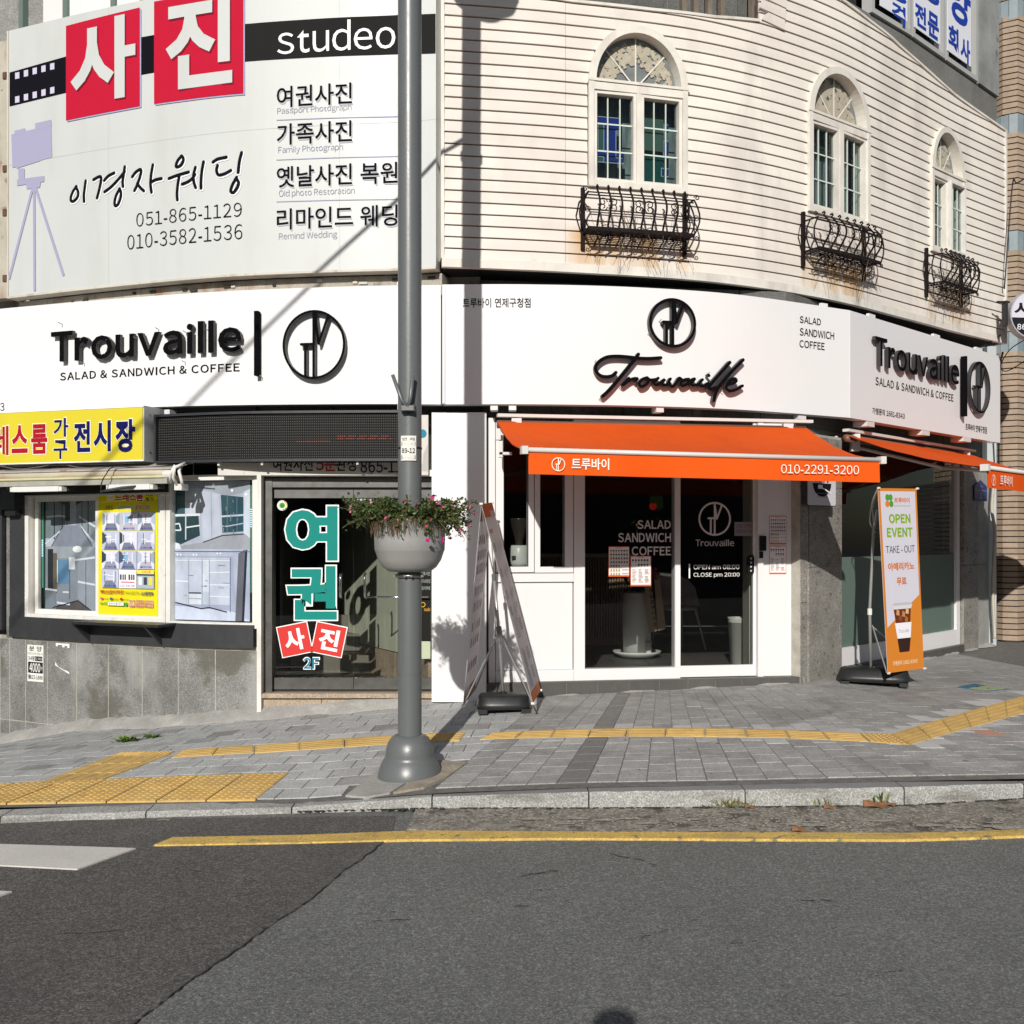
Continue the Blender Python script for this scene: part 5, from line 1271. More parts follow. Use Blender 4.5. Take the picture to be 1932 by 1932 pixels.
for px in (410, 492, 672): sbox(LS, 'clip', C('CFCFC8'), ld, LS.hit(px), LS.hit(px+4), .600, .627, -.03, .0)
# printed header above the studio door, half covered by the board
hd = thing('header_sign', p2xy(650, 8.42)[0], 8.42, .52, 'weathered white printed strip half hidden behind the dot display board', 'sign')
HS = Surf([p2xy(400, 8.44), p2xy(822, 8.42)])
sbox(HS, 'panel', M('paper_worn', (.62, .60, .56), .6, noise=.05, nscale=6, blot=((.35, .33, .3), .6, 9, .6)), hd, HS.hit(411), HS.hit(808), .525, 1.02, -.03, 0)
ptext('여권사진', HS, 515, 862, 590, 889, m_ink, hd, bold=.01); ptext('5분', HS, 596, 862, 634, 889, C('B3262E'), hd, bold=.01); ptext('완성', HS, 634, 862, 672, 889, m_ink, hd, bold=.01); ptext('865-1129', HS, 680, 868, 788, 892, C('23224A'), hd, bold=.012)
pr = Print(HS, .003); s = HS.hit(797); pr.circ(s+.0, HS.z(797, 818), .035, '2E86A0'); pr.poly([(HS.hit(796), .56), (HS.hit(807), .56), (HS.hit(807), .78), (HS.hit(799), .70)], 'B8B6B2'); pr.build('worn_print', hd)

# ------------------------------------------------------------------ roller awning, lamps over the left windows
AW = Surf([p2xy(-90, 9.25), p2xy(0, 9.0), p2xy(150, 8.72), p2xy(338, 8.42)], True)
ra = thing('rolled_awning', *AW.at(1.3), .5, 'rolled up old awning with rust stained cream covers above the left windows', 'awning')
a, b = AW.hit(-85), AW.hit(325)
m_aw = M('awning_old', (.52, .48, .37), .6, noise=.12, nscale=4, streak=((.33, .2, .1), .7, 4, (.4, .4, 2)), blot=((.22, .09, .04), .8, 3, .66))
mb = MB(); mb.tube([(a+(b-a)*k/16, .02, .545) for k in range(17)], .038, 10); mb.build('roll', m_aw, ra, AW, smooth=True)
mb = MB()
for k in range(16):
    p, q = a+(b+.12-a)*k/16, a+(b+.12-a)*(k+1)/16; mb.add([(p, .06, .585), (q, .06, .585), (q, -.12, .64), (p, -.12, .64), (p, .06, .572), (q, .06, .572)], [(0,1,2,3), (4,5,1,0)])
mb.build('cover', M('awning_cover', (.42, .39, .36), .5, noise=.12, nscale=4, blot=((.28, .10, .05), .8, 3.3, .62)), ra, AW)
mb = MB(); mb.tube([(a+(b-a)*k/16, .065, .512) for k in range(17)], .012, 8); mb.build('front_bar', M('bar_yellow', (.60, .56, .33), .5, noise=.1, nscale=7), ra, AW, smooth=True)
mb = MB(); mb.box(a, b, .07, .02, .455, .497, 14); mb.build('valance_bar', M('bar_grey', (.36, .36, .31), .5, noise=.15, nscale=6), ra, AW)
s = AW.hit(330); mb = MB(); mb.tube([(s-.06, .05, .53), (s+.02, .05, .53)], .036, 10); mb.build('end_cap', m_pwo, ra, AW)
for dx, P in ((0, [(0, .06, .48), (.03, .10, .55), (.07, .09, .62)]), (.05, [(0, .04, .46), (.02, .12, .52), (.02, .10, .60), (.06, .02, .64)]), (.09, [(0, .02, .45), (.03, .08, .50), (.0, .07, .57), (-.03, .0, .62)])):
    mb = MB(); mb.tube([(s+dx+p[0], p[1], p[2]-.02) for p in P], .014, 6); mb.build('folding_arm', m_pwo, ra, AW, smooth=True)
mb = MB(); mb.box(s+.03, s+.10, .05, -.04, .40, .45); mb.build('arm_joint', m_pwo, ra, AW)
for i, (p0, p1, yy) in enumerate(((24, 121, 923), (205, 293, 919))):
    A, B = AW.hit(p0, .05), AW.hit(p1, .05); z = AW.z((p0+p1)/2, yy, .05)
    lt = thing('tube_lamp', *AW.at((A+B)/2, .06), z-.04, ('white fluorescent tube fitting over the left sliding window' if i == 0 else 'white fluorescent tube fitting over the yellow poster'), 'lamp')
    mb = MB(); mb.box(A+.03, B-.03, .085, .02, z-.022, z+.022, 4); mb.build('diffuser', M('lamp_white', (.72, .73, .72), .35, noise=.02), lt, AW)
    for x0, x1 in ((A, A+.029), (B-.029, B)): mb = MB(); mb.box(x0, x1, .08, .02, z-.02, z+.018); mb.build('end_cap', m_pwo, lt, AW)
    mb = MB(); mb.box(A-.01, B+.02, .019, -.05, z-.01, z+.03, 3); mb.build('bracket', m_black, lt, AW)
cb = thing('camera_housing', *AW.at(AW.hit(232), .1), .44, 'flat dark bracket plate hanging below the rolled awning', 'bracket')
s = AW.hit(222, .1); mb = MB(); mb.add([(s-.16, .12, .40), (s+.1, .16, .42), (s+.2, .05, .455), (s-.02, .03, .45), (s-.16, .12, .388), (s+.1, .16, .405), (s+.2, .05, .44), (s-.02, .03, .435)], [(3,2,1,0), (4,5,6,7), (0,1,5,4), (1,2,6,5), (2,3,7,6), (3,0,4,7)]); mb.build('plate', m_band, cb, AW)
cn = thing('junction_box', *LW.at(LW.hit(36), .08), .33, 'black box on the charcoal boarding left of the display window', 'box')
mb = MB(); mb.box(LW.hit(27), LW.hit(52), .14, .051, .27, .45); mb.build('box', M('box_black', (.02, .02, .022), .4), cn, LW)
mb = MB(); mb.box(LW.hit(30), LW.hit(50), .12, .051, .215, .268); mb.build('lens_hood', m_black, cn, LW)
def wire(name, pts, r, label, k=6, mat=None):
    mb = MB(); mb.tube(catmull(pts, k), r, 5); return mb.build(name, mat or m_black, smooth=True, label=label, category='cable')
LWp = lambda px, py, Y: ((px-CX)/K*Y, Y, (HY-py)/K*Y)
wire('cable', [LWp(0, 879, 8.9), LWp(35, 885, 8.85), LWp(75, 881, 8.8), LWp(110, 875, 8.75), LWp(150, 882, 8.7), LWp(215, 884, 8.6), LWp(290, 886, 8.5)], .005, 'thin grey wire sagging between the yellow sign and the rolled awning', mat=M('wire_grey', (.12, .11, .1), .6))
wire('cable', [LWp(190, 925, 8.45), LWp(192, 910, 8.45), LWp(200, 895, 8.45), LWp(215, 881, 8.5), LWp(270, 882, 8.5), LWp(330, 877, 8.4), LWp(365, 874, 8.3)], .005, 'black wire looping from the left awning up to the dot display board')

# ------------------------------------------------------------------ posters in the left windows
def photo_tone(c):
    r = srgb(c); g = sum(r)/3; return tuple((g+(x-g)*.72)*1.0 for x in r)
def room_print(pr, a, b, z0, z1, polys):
    f = lambda x, y: (a+(b-a)*x, z1-(z1-z0)*y)
    for P, c in polys: pr.poly([f(x, y) for x, y in P][::-1], M('photo_'+c, photo_tone(c), .7, noise=.16, nscale=7, spec=.25, stretch=(1, 1, .5)))
def lines(pr, a, b, z0, z1, L_):
    f = lambda x, y: (a+(b-a)*x, z1-(z1-z0)*y)
    for P, w, c in L_: pr.line([f(x, y) for x, y in P], w, c)
R_ = lambda x0, y0, x1, y1: [(x0, y0), (x1, y0), (x1, y1), (x0, y1)]
po = top_thing('poster', LW, 400, -.7, 'photo poster of white fitted wardrobes filling the window beside the glass door', 'poster')
PF = flat(LW, 321, 472, -.062); a, b = PF.hit(321), PF.hit(472); zm = PF.z(400, 1036); z1 = .49; z0 = -.69
pr = Print(PF, 0)
room_print(pr, a, b, zm, z1, [(R_(0,0,1,1), 'B9BDD8'), ([(0,0),(1,0),(1,.16),(.72,.22),(.45,.12),(.28,.06),(0,.05)], 'A3A8B8'), (R_(0,.08,.2,.5), '2C5E70'), (R_(.2,.1,.38,.48), 'CFD2E6'), (R_(.2,.28,.38,.3), 'AEB3CC'), ([(0,.52),(.36,.5),(.38,.8),(.1,.95),(0,.9)], '17454F'),
    ([(.38,.12),(.62,.2),(.64,.8),(.42,.9)], 'C6C9E2'), ([(.64,.2),(.92,.24),(.92,.74),(.66,.76)], '1F5566'), ([(.92,.16),(1,.12),(1,.86),(.92,.8)], 'D5D8EC'), ([(.1,.96),(.42,.9),(.66,.78),(.92,.76),(1,.84),(1,1),(.05,1)], 'A9A8B8'), ([(0,.88),(.12,.92),(.14,1),(0,1)], 'E6E8F6')])
lines(pr, a, b, zm, z1, [([(0,.5),(.38,.49)], .02, 'EEF0FA'), ([(.2,.1),(.2,.86)], .012, 'D9DBEA'), ([(.2,.68),(.38,.65)], .012, 'EEF0FA'), ([(0,.64),(.12,.62),(.14,.72),(0,.72)], .012, 'EEF0FA'), ([(.64,.52),(.93,.5)], .014, 'D6DAEC'), ([(.72,.22),(.72,.76)], .004, '7F97AC'), ([(.84,.22),(.84,.74)], .004, '7F97AC'), ([(.64,.66),(.72,.665),(.93,.62)], .01, 'B9C2D8'), ([(.52,.16),(.53,.86)], .004, '9094AE'), ([(.42,.9),(.66,.8),(.92,.78)], .008, '30303C')])
for x, y in ((.55, .05), (.78, .14), (.95, .2)): pr.circ(a+(b-a)*x, z1-(z1-zm)*y, .012, 'FFFFFF')
room_print(pr, a, b, z0, zm, [(R_(0,0,1,1), 'A9AFD0'), ([(0,0),(1,0),(.9,.1),(.1,.1)], 'BFC4E0'), (R_(.07,.12,.76,.78), 'C8CCE6'), (R_(.42,.16,.5,.6), 'DDE0F4'), ([(.0,.8),(.75,.86),(1,.95),(1,1),(0,1)], 'D0D4F2'), ([(.78,.0),(1,.0),(1,1),(.84,.9)], 'B6BBDC'), (R_(.23,.62,.4,.78), 'E4E6F8'), ([(.86,.06),(.94,.0),(.9,1),(.82,1)], '6C6A78'), ([(.94,.02),(.97,.0),(.93,1),(.9,1)], '2A2D45')])
lines(pr, a, b, z0, zm, [([(.07,.16),(.76,.16)], .006, 'F2F4FF'), ([(.07,.45),(.24,.46)], .01, 'F4F6FF'), ([(.5,.33),(.76,.32)], .008, 'F4F6FF'), ([(.5,.5),(.76,.5)], .008, 'F4F6FF'), ([(.5,.66),(.76,.67)], .008, 'F4F6FF'), ([(.24,.62),(.4,.62)], .012, '3A3D50'), ([(.24,.14),(.24,.78)], .005, '8F94B4'), ([(.41,.14),(.41,.8)], .005, '8F94B4'), ([(.5,.14),(.5,.8)], .005, '8F94B4'), ([(.07,.76),(.24,.8),(.4,.84),(.5,.82),(.72,.88)], .01, '2A2C3C'), ([(.76,.12),(.76,.88)], .008, '7E83A6'), ([(.23,.7),(.4,.7)], .004, '8F94B4')])
for x, y in ((.1,.08),(.14,.08),(.3,.08),(.34,.08),(.6,.06),(.64,.06)): pr.circ(a+(b-a)*x, zm-(zm-z0)*y, .008, 'FFFFFF')
rng = random.Random(12)
for k in range(16):
    x = rng.uniform(.08, .74); y = rng.uniform(.18, .7); lines(pr, a, b, z0, zm, [([(x, y), (x+rng.uniform(.03, .1), y+.004)], .004, rng.choice(['8E93B0', 'DDE0F2', '6E7390']))])
for k in range(18):
    x = rng.uniform(.64, .9); y = rng.uniform(.26, .72); lines(pr, a, b, zm, z1, [([(x, y), (x, y+rng.uniform(.02, .07))], .006, rng.choice(['123640', '35697A', '8FA4B8']))])
lines(pr, a, b, z0, z1, [([(.0, .504), (1, .504)], .005, '6C7088'), ([(.0, .0), (.0, 1)], .02, '8C90A8')])
pr.build('print', po)
po = top_thing('poster', LW, 130, -.7, 'photo poster of a grey walk-in wardrobe behind the leftmost sliding sash', 'poster')
PF = flat(LW, 86, 180, -.075); a, b = PF.hit(86), PF.hit(180); z1 = .40; zm = PF.z(130, 1031); z0 = -.68
pr = Print(PF, 0)
room_print(pr, a, b, zm, z1, [(R_(0,0,1,1), 'A3AEC0'), ([(0,0),(1,0),(.66,.5),(.4,.5)], '2E3946'), ([(0,.0),(.4,.2),(.4,.6),(0,1)], '7E8B96'), ([(.62,.2),(1,0),(1,.9),(.62,.6)], '8F9BAA'), ([(.36,.6),(.7,.6),(.95,1),(.12,1)], '8C90A8'), ([(0,.84),(.2,.85),(.12,1),(0,1)], 'C5CADC'), (R_(.5,.1,.62,.58), 'B9C0D2')])
lines(pr, a, b, zm, z1, [([(.02,.42),(.3,.4),(.4,.42)], .018, 'E6EAF4'), ([(.18,.0),(.18,.86)], .012, '20262E'), ([(.34,.1),(.34,.66)], .009, '20262E'), ([(.44,.1),(.44,.6)], .007, '20262E'), ([(.68,.42),(1,.62)], .018, 'E6EAF4'), ([(.7,.6),(.95,.9)], .018, 'E6EAF4'), ([(.74,.05),(.74,.6)], .008, '20262E'), ([(.86,0),(.86,.75)], .01, '20262E'), ([(.36,.6),(.12,1)], .007, '30384A'), ([(.7,.6),(.95,1)], .007, '30384A'), ([(0,.95),(.3,.7)], .014, 'DDE2EE')])
room_print(pr, a, b, z0, zm, [(R_(0,0,1,1), '8E93A4'), ([(0,0),(1,0),(.8,.16),(.2,.18)], 'A6ABB8'), (R_(.24,.2,.5,.56), '4E8FC0'), (R_(.05,.04,.16,.8), '2A2E38'), (R_(.16,.1,.24,.7), '77664F'), (R_(.48,.16,.6,.34), 'F0F2F8'), ([(.66,.2),(1,.12),(1,1),(.66,.76)], '9DA3B4'), ([(.25,.88),(.66,.8),(1,1),(.15,1)], '5E5558'), ([(0,.62),(.22,.66),(.22,1),(0,1)], '7B8292')])
lines(pr, a, b, z0, zm, [([(.6,.2),(1,.16)], .018, 'E6EAF4'), ([(.66,.52),(1,.56)], .018, 'E6EAF4'), ([(0,.64),(.24,.66)], .018, 'E0E4F0'), ([(.36,.68),(.48,.68)], .015, 'E0E4F0'), ([(.24,.84),(.5,.86)], .018, 'E0E4F0'), ([(.25,.2),(.25,.54)], .01, 'F0F2F8'), ([(.82,.2),(.82,.9)], .006, '3C4254'), ([(.5,.34),(.5,.78)], .006, '3C4254'), ([(.15,.92),(.66,.8),(1,.98)], .01, '20242E')])
pr.circ(a+(b-a)*.65, zm-(zm-z0)*.04, .06, 'FFFFFF', rz=.03)
pr.build('print', po)
po = top_thing('poster', LW, 243, -.7, 'yellow poster with twelve small room pictures and a crimson phone number', 'poster')
PF = flat(LW, 185.5, 298, .002); a, b = PF.hit(185.5), PF.hit(298); z0, z1 = -.665, .42
pr = Print(PF, 0); pr.rect(a, b, z0, z1, 'E2D61E')
YX = lambda px: PF.hit(px); YZ = lambda py: PF.z(243, py)
def yt(body, x0, y0, x1, y1, col, bold=.02, outl=None):
    bx = (YX(x0), YX(x1), YZ(y1), YZ(y0))
    if outl: pr.text(body, bx, outl, bold=bold+.04, pad=.003)
    pr.text(body, bx, col, bold=bold)
yt('드레스룸', 218, 929, 270, 946, 'B01432', .03, 'F4EFC8'); yt('선반', 275, 929, 289, 936, '1B1B50'); yt('행거', 275, 939, 289, 946, '1B1B50')
pr.rect(YX(202), YX(215), YZ(944), YZ(932), 'F4EFC8'); yt('전시장', 204, 935, 213, 941, '333322', .0)
yt('KBS', 200, 953, 213, 962, '14141E', .0); yt('생생투데이', 222, 954, 252, 962, '3B8CC8', .01, 'F4EFC8'); yt('출연 업체!', 255, 953, 283, 963, 'C12A55', .01, 'F4EFC8')
rng = random.Random(4); PAL = ['C2C6DE', 'AEB8D0', 'D7D9EA', '8FA0B4', 'E6E8F4', '9AA3BC']
for r in range(4):
    for c in range(3):
        A, B = YX(193.5+33.6*c), YX(193.5+33.6*c+32.4); T, Bt = YZ(966.5+36.2*r), YZ(966.5+36.2*r+34.6)
        pr.rect(A, B, Bt, T, 'B9BED6' if (r+c) % 2 else 'D3D6E8'); w, h = B-A, T-Bt
        if r == 3 and c == 1:
            pr.rect(A, B, Bt, T, 'F0F0F4')
            for q in range(2): pr.rect(A+w*(.05+.5*q), A+w*(.4+.5*q), Bt+h*.45, Bt+h*.75, '3A3C46'); pr.rect(A+w*(.15+.5*q), A+w*(.2+.5*q), Bt+h*.45, Bt+h*.75, 'E8E8F0'); pr.rect(A+w*(.28+.5*q), A+w*(.32+.5*q), Bt+h*.45, Bt+h*.75, 'E8E8F0')
            pr.text('LED 조명 적용', (A+w*.08, B-w*.08, Bt+h*.06, Bt+h*.2), '4A6FB0', bold=.01); pr.rect(A+w*.1, B-w*.1, Bt+h*.3, Bt+h*.36, 'D84B6A'); continue
        if r == 3 and c == 2:
            pr.rect(A, B, Bt, T, 'A9B4C0'); pr.rect(A, B, Bt+h*.8, T, 'E7D95A'); pr.text('드레스룸', (A+w*.3, B-w*.2, Bt+h*.84, Bt+h*.95), 'D0405A', bold=.02); pr.rect(A, B, Bt+h*.7, Bt+h*.78, '2A2830')
            for q in range(3): pr.rect(A+w*(.1+.3*q), A+w*(.3+.3*q), Bt+h*.2, Bt+h*.62, ('DDE4EC', '3C4650', 'E3D43A')[q])
            continue
        dark = rng.choice(['2E4450', '3E4E5C', '27313C', '47576A'])
        vx = rng.uniform(.3, .7)
        pr.poly([(A, T), (A, Bt+h*.3), (A+w*.25, Bt+h*.45), (A+w*.25, T-h*.2)], rng.choice([dark, PAL[1], PAL[3]]))
        pr.poly([(B, T), (B-w*.22, T-h*.2), (B-w*.22, Bt+h*.45), (B, Bt+h*.3)][::-1][::-1], rng.choice(PAL))
        pr.poly([(A+w*.1, Bt), (B-w*.1, Bt), (B-w*.25, Bt+h*.4), (A+w*.25, Bt+h*.4)], rng.choice(['9194AA', '777C90', 'B4B2C0']))
        for q in range(3): x = A+w*rng.uniform(.15, .85); pr.rect(x, x+w*.03, Bt+h*.3, T-h*.1, rng.choice([dark, 'F4F5FA']))
        for q in range(3): zz = Bt+h*rng.uniform(.4, .85); x = A+w*rng.uniform(.1, .5); pr.rect(x, x+w*.35, zz, zz+h*.025, 'F4F5FA')
        if rng.random() < .4: pr.rect(A+w*.3, A+w*.5, Bt+h*.45, Bt+h*.8, '7FB2D8')
        pr.text(rng.choice(['시스템행거', '드레스룸', '붙박이장', '선반행거']), (A+w*.18, B-w*.15, Bt+h*.06, Bt+h*.17), '3C56A8', bold=.03)
yt('벽에 손상없이(무타공)', 192, 1113, 236, 1122, 'B3123C', .02); yt('이사시 들고가는', 239, 1115, 266, 1122, '6A6A30', .0); yt('시스템 행거', 268, 1115, 291, 1123, '1B2C6E', .03)
for x, c, t in ((192, 'D65A8A', 'Instagram'), (210, '3A5AA0', 'Facebook'), (229, 'CC2A28', 'Youtube')): pr.rect(YX(x), YX(x+4.5), YZ(1132.5), YZ(1128), c); yt(t, x+5.5, 1128.5, x+15.5, 1132.5, '7A7A30', .0)
yt('NAVER', 192, 1137, 204, 1142, '36A03C', .03); pr.rect(YX(205.5), YX(237), YZ(1143.5), YZ(1136), '2F9A3A'); pr.rect(YX(206.5), YX(236), YZ(1142.7), YZ(1136.8), 'F6F6F6'); yt('흥한장롱케어', 208, 1138, 233, 1141.8, '44305A', .01); pr.rect(YX(238), YX(243), YZ(1143.5), YZ(1136.5), '3CA648')
yt('010-9956-8339', 246, 1131, 291, 1145, 'B3123C', .03, 'F7ECD8')
pr.build('print', po)
# flyer and torn paper on the granite
fl = top_thing('flyer', LW, 66, -1.3, 'small black and white flyer with a phone number pasted on the grey granite', 'flyer')
FF_ = flat(LW, 51, 83, .005); pr = Print(FF_, 0); FX = lambda px: FF_.hit(px); FZ = lambda py: FF_.z(66, py)
pr.rect(FX(51.5), FX(82), FZ(1286), FZ(1217), 'E4E3DC')
def ft(t, x0, y0, x1, y1, c='1C1E26', bo=.02): pr.text(t, (FX(x0), FX(x1), FZ(y1), FZ(y0)), c, bold=bo)
ft('분 양', 55, 1219, 79, 1229); ft('지하철 남천역 2번출구 앞', 52.5, 1231, 81, 1236, '3A4A5A', .0); ft('34평', 53, 1238, 65, 1247); pr.rect(FX(66), FX(80), FZ(1247), FZ(1238), '2A2D36'); ft('방3/화장실2', 67, 1240, 79, 1245, 'E4E3DC', 0)
pr.rect(FX(53), FX(81), FZ(1270), FZ(1249), '26282F'); ft('4000', 56, 1251, 76, 1268, 'E9E8E2', .02); ft('만', 77, 1257, 80.5, 1263, 'E9E8E2', 0)
ft('☎622-1888', 52.5, 1273, 80.5, 1283); pr.build('sheet', fl)
tp = top_thing('torn_paper', LW, 117, -1.2, 'scrap of torn white paper stuck on the granite under the charcoal boarding', 'paper scrap')
FF_ = flat(LW, 103, 132, .005); pr = Print(FF_, 0); pr.poly([(FF_.hit(x), FF_.z(117, y)) for x, y in ((104, 1256), (131, 1271), (130, 1267), (125, 1264), (115, 1263), (110, 1258), (107, 1255), (105, 1249))], 'F2F1EA'); pr.build('scrap', tp)
tp = top_thing('torn_paper', LW, 118, -1.0, 'row of white paper remnants just below the charcoal boarding', 'paper scrap')
for x0, x1, y0, y1 in ((106, 109, 1214, 1220), (109, 117, 1214, 1217), (118, 122, 1214, 1221), (123, 131, 1214, 1218), (128, 131, 1218, 1222)):
    mb = MB(); mb.prism([(LW.hit(x), LW.z(118, y)) for x, y in ((x0, y1), (x1, y1), (x1+.6, y0), (x0-.5, y0))], .002, .0022); mb.build('scrap', C('F2F1EA'), tp, LW)

# ------------------------------------------------------------------ lettering on the studio door
DG = Surf(DS.p)
dq = top_thing('door_sticker', DS, 588, -1.1, 'teal and red window lettering on the left leaf of the glass door', 'window lettering', d=-.08)
TEAL, WH, RD = C('12857C', .35), C('F4F6F4', .35), C('CE3A36', .35)
GD = -.084
for ch, b in (('여', (538.5, 955, 637, 1057.5)), ('권', (541, 1068, 635.5, 1169))):
    bx = pxbox(DS, *b, GD); text(ch, DS, bx, GD+.002, WH, dq, bold=.062, pad=.012, name='letter_outline'); text(ch, DS, bx, GD+.005, TEAL, dq, bold=.04, name='letter')
for ch, cx, cy, rot in (('사', 556, 1208.5, .2), ('진', 621, 1208.5, -.2)):
    s = DS.hit(cx, GD); z = dz(cy); hw = .125; 
    for h_, c_, d2 in ((hw+.008, WH, .002), (hw, RD, .005)):
        P = [(s+h_*(math.cos(rot)*u-math.sin(rot)*v), z+h_*(math.sin(rot)*u+math.cos(rot)*v)) for u, v in ((-1,-1),(1,-1),(1,1),(-1,1))]
        mb = MB(); mb.prism(P, GD+d2, GD+d2); o = mb.build('red_square' if d2 > .003 else 'white_border', c_, dq, DS)
    text(ch, DS, (s-.085, s+.085, z-.09, z+.09), GD+.008, WH, o, bold=.035, rot=rot, name='letter')
bx = pxbox(DS, 573, 1241, 602, 1261.5, GD); text('2F', DS, bx, GD+.002, WH, dq, bold=.06, pad=.008, name='letter_outline'); text('2F', DS, bx, GD+.005, C('1C7C9A', .35), dq, bold=.02, name='letter')
st = top_thing('round_sticker', DS, 532, .25, 'small round green and white sticker at the top corner of the glass door', 'sticker', d=-.08)
pr = Print(DS, GD+.001); s = DS.hit(532.5, GD); z = dz(953)
pr.circ(s, z, .043, 'E8EAE0', 24)
for k, c in enumerate(('D84B3A', 'E8963A', 'E3CF3E', '4BA34A', '3A78B8')):
    t0, t1 = 1.2-.55*k, .7-.55*k; pr.line([(s+.037*math.cos(t), z+.037*math.sin(t)) for t in (t0, (t0+t1)/2, t1)], .008, c)
pr.circ(s, z, .024, '4FA03E', 16); pr.circ(s, z-.002, .012, '2F7A2C', 12); pr.build('print', st)
ks = top_thing('notice_sticker', DS, 682, .2, 'pale notice sticker on the glass door half hidden by the flowers', 'sticker', d=-.08)
pr = Print(DS, GD+.001); bx = pxbox(DS, 667.5, 941, 701, 966, GD); pr.rect(*bx, 'B9C2C4'); pr.text('CCTV 작동중', pxbox(DS, 670, 944, 699, 951, GD), '7C8A92', bold=.0); pr.text('kixx', pxbox(DS, 670, 958, 684, 964, GD), '20262C', bold=.02); pr.build('print', ks)
sd_ = top_thing('side_poster', DS, 803, -.9, 'narrow dark poster with white and gold lettering right of the street lamp', 'poster', d=-.08)
pr = Print(DS, GD+.001); bx = pxbox(DS, 793, 1055, 812, 1243, GD); pr.rect(*bx, '14140F')
for t, y in (('비디오편집', 1093), ('옛날사진복원', 1106), ('가족사진', 1079)): pr.text(t, pxbox(DS, 793.5, y, 811.5, y+7, GD), 'A9B4B0', bold=.0)
pr.text('studio', pxbox(DS, 800, 1146, 812, 1153, GD), 'C79A3A', bold=.02); s = DS.hit(798, GD); pr.circ(s, dz(1142), .022, 'C79A3A'); pr.circ(s, dz(1142), .015, '14140F'); pr.rect(*pxbox(DS, 793, 1210, 812, 1243, GD), 'B4BDA4'); pr.build('print', sd_)
# ------------------------------------------------------------------ cafe glass lettering and notices
GC = -.028
PKW = C('D9D3D3', .4)
gl = top_thing('glass_lettering', DC, 1215, .0, 'white three line food lettering with a clover on the large fixed pane', 'window lettering')
for t, b in (('SALAD', (1202.5, 981.5, 1265.5, 998)), ('SANDWICH', (1166, 1005.5, 1266, 1023)), ('COFFEE', (1192, 1031, 1266, 1048))):
    text(t, DC, pxbox(DC, *b, GC), GC, PKW, gl, bold=.018)
s, z = DC.hit(1238, GC), DC.z(1238, 949)
for (dx, dz2, c) in ((-.026, .03, '1E3A14'), (.026, .03, '1E3A14'), (.03, -.022, '1E3A14'), (-.028, -.026, 'C2321E')):
    mb = MB()
    mb.prism([(s+dx+.034*math.cos(t), z+dz2+.034*math.sin(t)*(1 if abs(dx) else 1)) for t in [k*math.pi/9 for k in range(18)]], GC+.0005*(1 if dx > 0 else 2)+.0003*(dz2 > 0), GC+.0005*(1 if dx > 0 else 2)+.0003*(dz2 > 0)); mb.build('clover_leaf', C(c), gl, DC)
gd = top_thing('glass_lettering', DC, 1350, .0, 'white ring emblem and opening hours lettering on the sliding glass door', 'window lettering')
GS = -.058
def glyph_emblem(surf, cx, cy, r, w, d, mat, par):
    cs, cz = surf.hit(cx, d), surf.z(cx, cy, d)
    for k, P in enumerate(([(0, .96), (0, -.96)], [(0, .9), (.14, .0)], [(.14, .0), (.46, .84)], [(-.42, .04), (0, .04)], [(-.26, .04), (-.26, -.92)])):
        mb = MB(); mb.ribbon([(cs+r*x, cz+r*y) for x, y in P], w, d+.0002*k, d+.0002*k); mb.build('emblem_bar', mat, par, surf)
    mb = MB(); mb.ring(cs, cz, r, r, w, d, d, 40); mb.build('emblem_ring', mat, par, surf)
glyph_emblem(DC, 1348.5, 979, .138, .016, GS, PKW, gd)
text('Trouvaille', DC, pxbox(DC, 1312, 1018, 1385, 1030.5, GS), GS, PKW, gd, bold=.0)
for t, b in (('OPEN am 08:00', (1308.5, 1065.5, 1395, 1074)), ('CLOSE pm 20:00', (1308.5, 1080.5, 1395.5, 1090))): text(t, DC, pxbox(DC, *b, GS), GS, C('F4F2F0', .4), gd, bold=.0)
mb = MB(); bx = pxbox(DC, 1299.5, 1064, 1302, 1091, GS); mb.prism([(bx[0], bx[2]), (bx[1], bx[2]), (bx[1], bx[3]), (bx[0], bx[3])], GS, GS); mb.build('bar_mark', C('F4F2F0', .4), gd, DC)
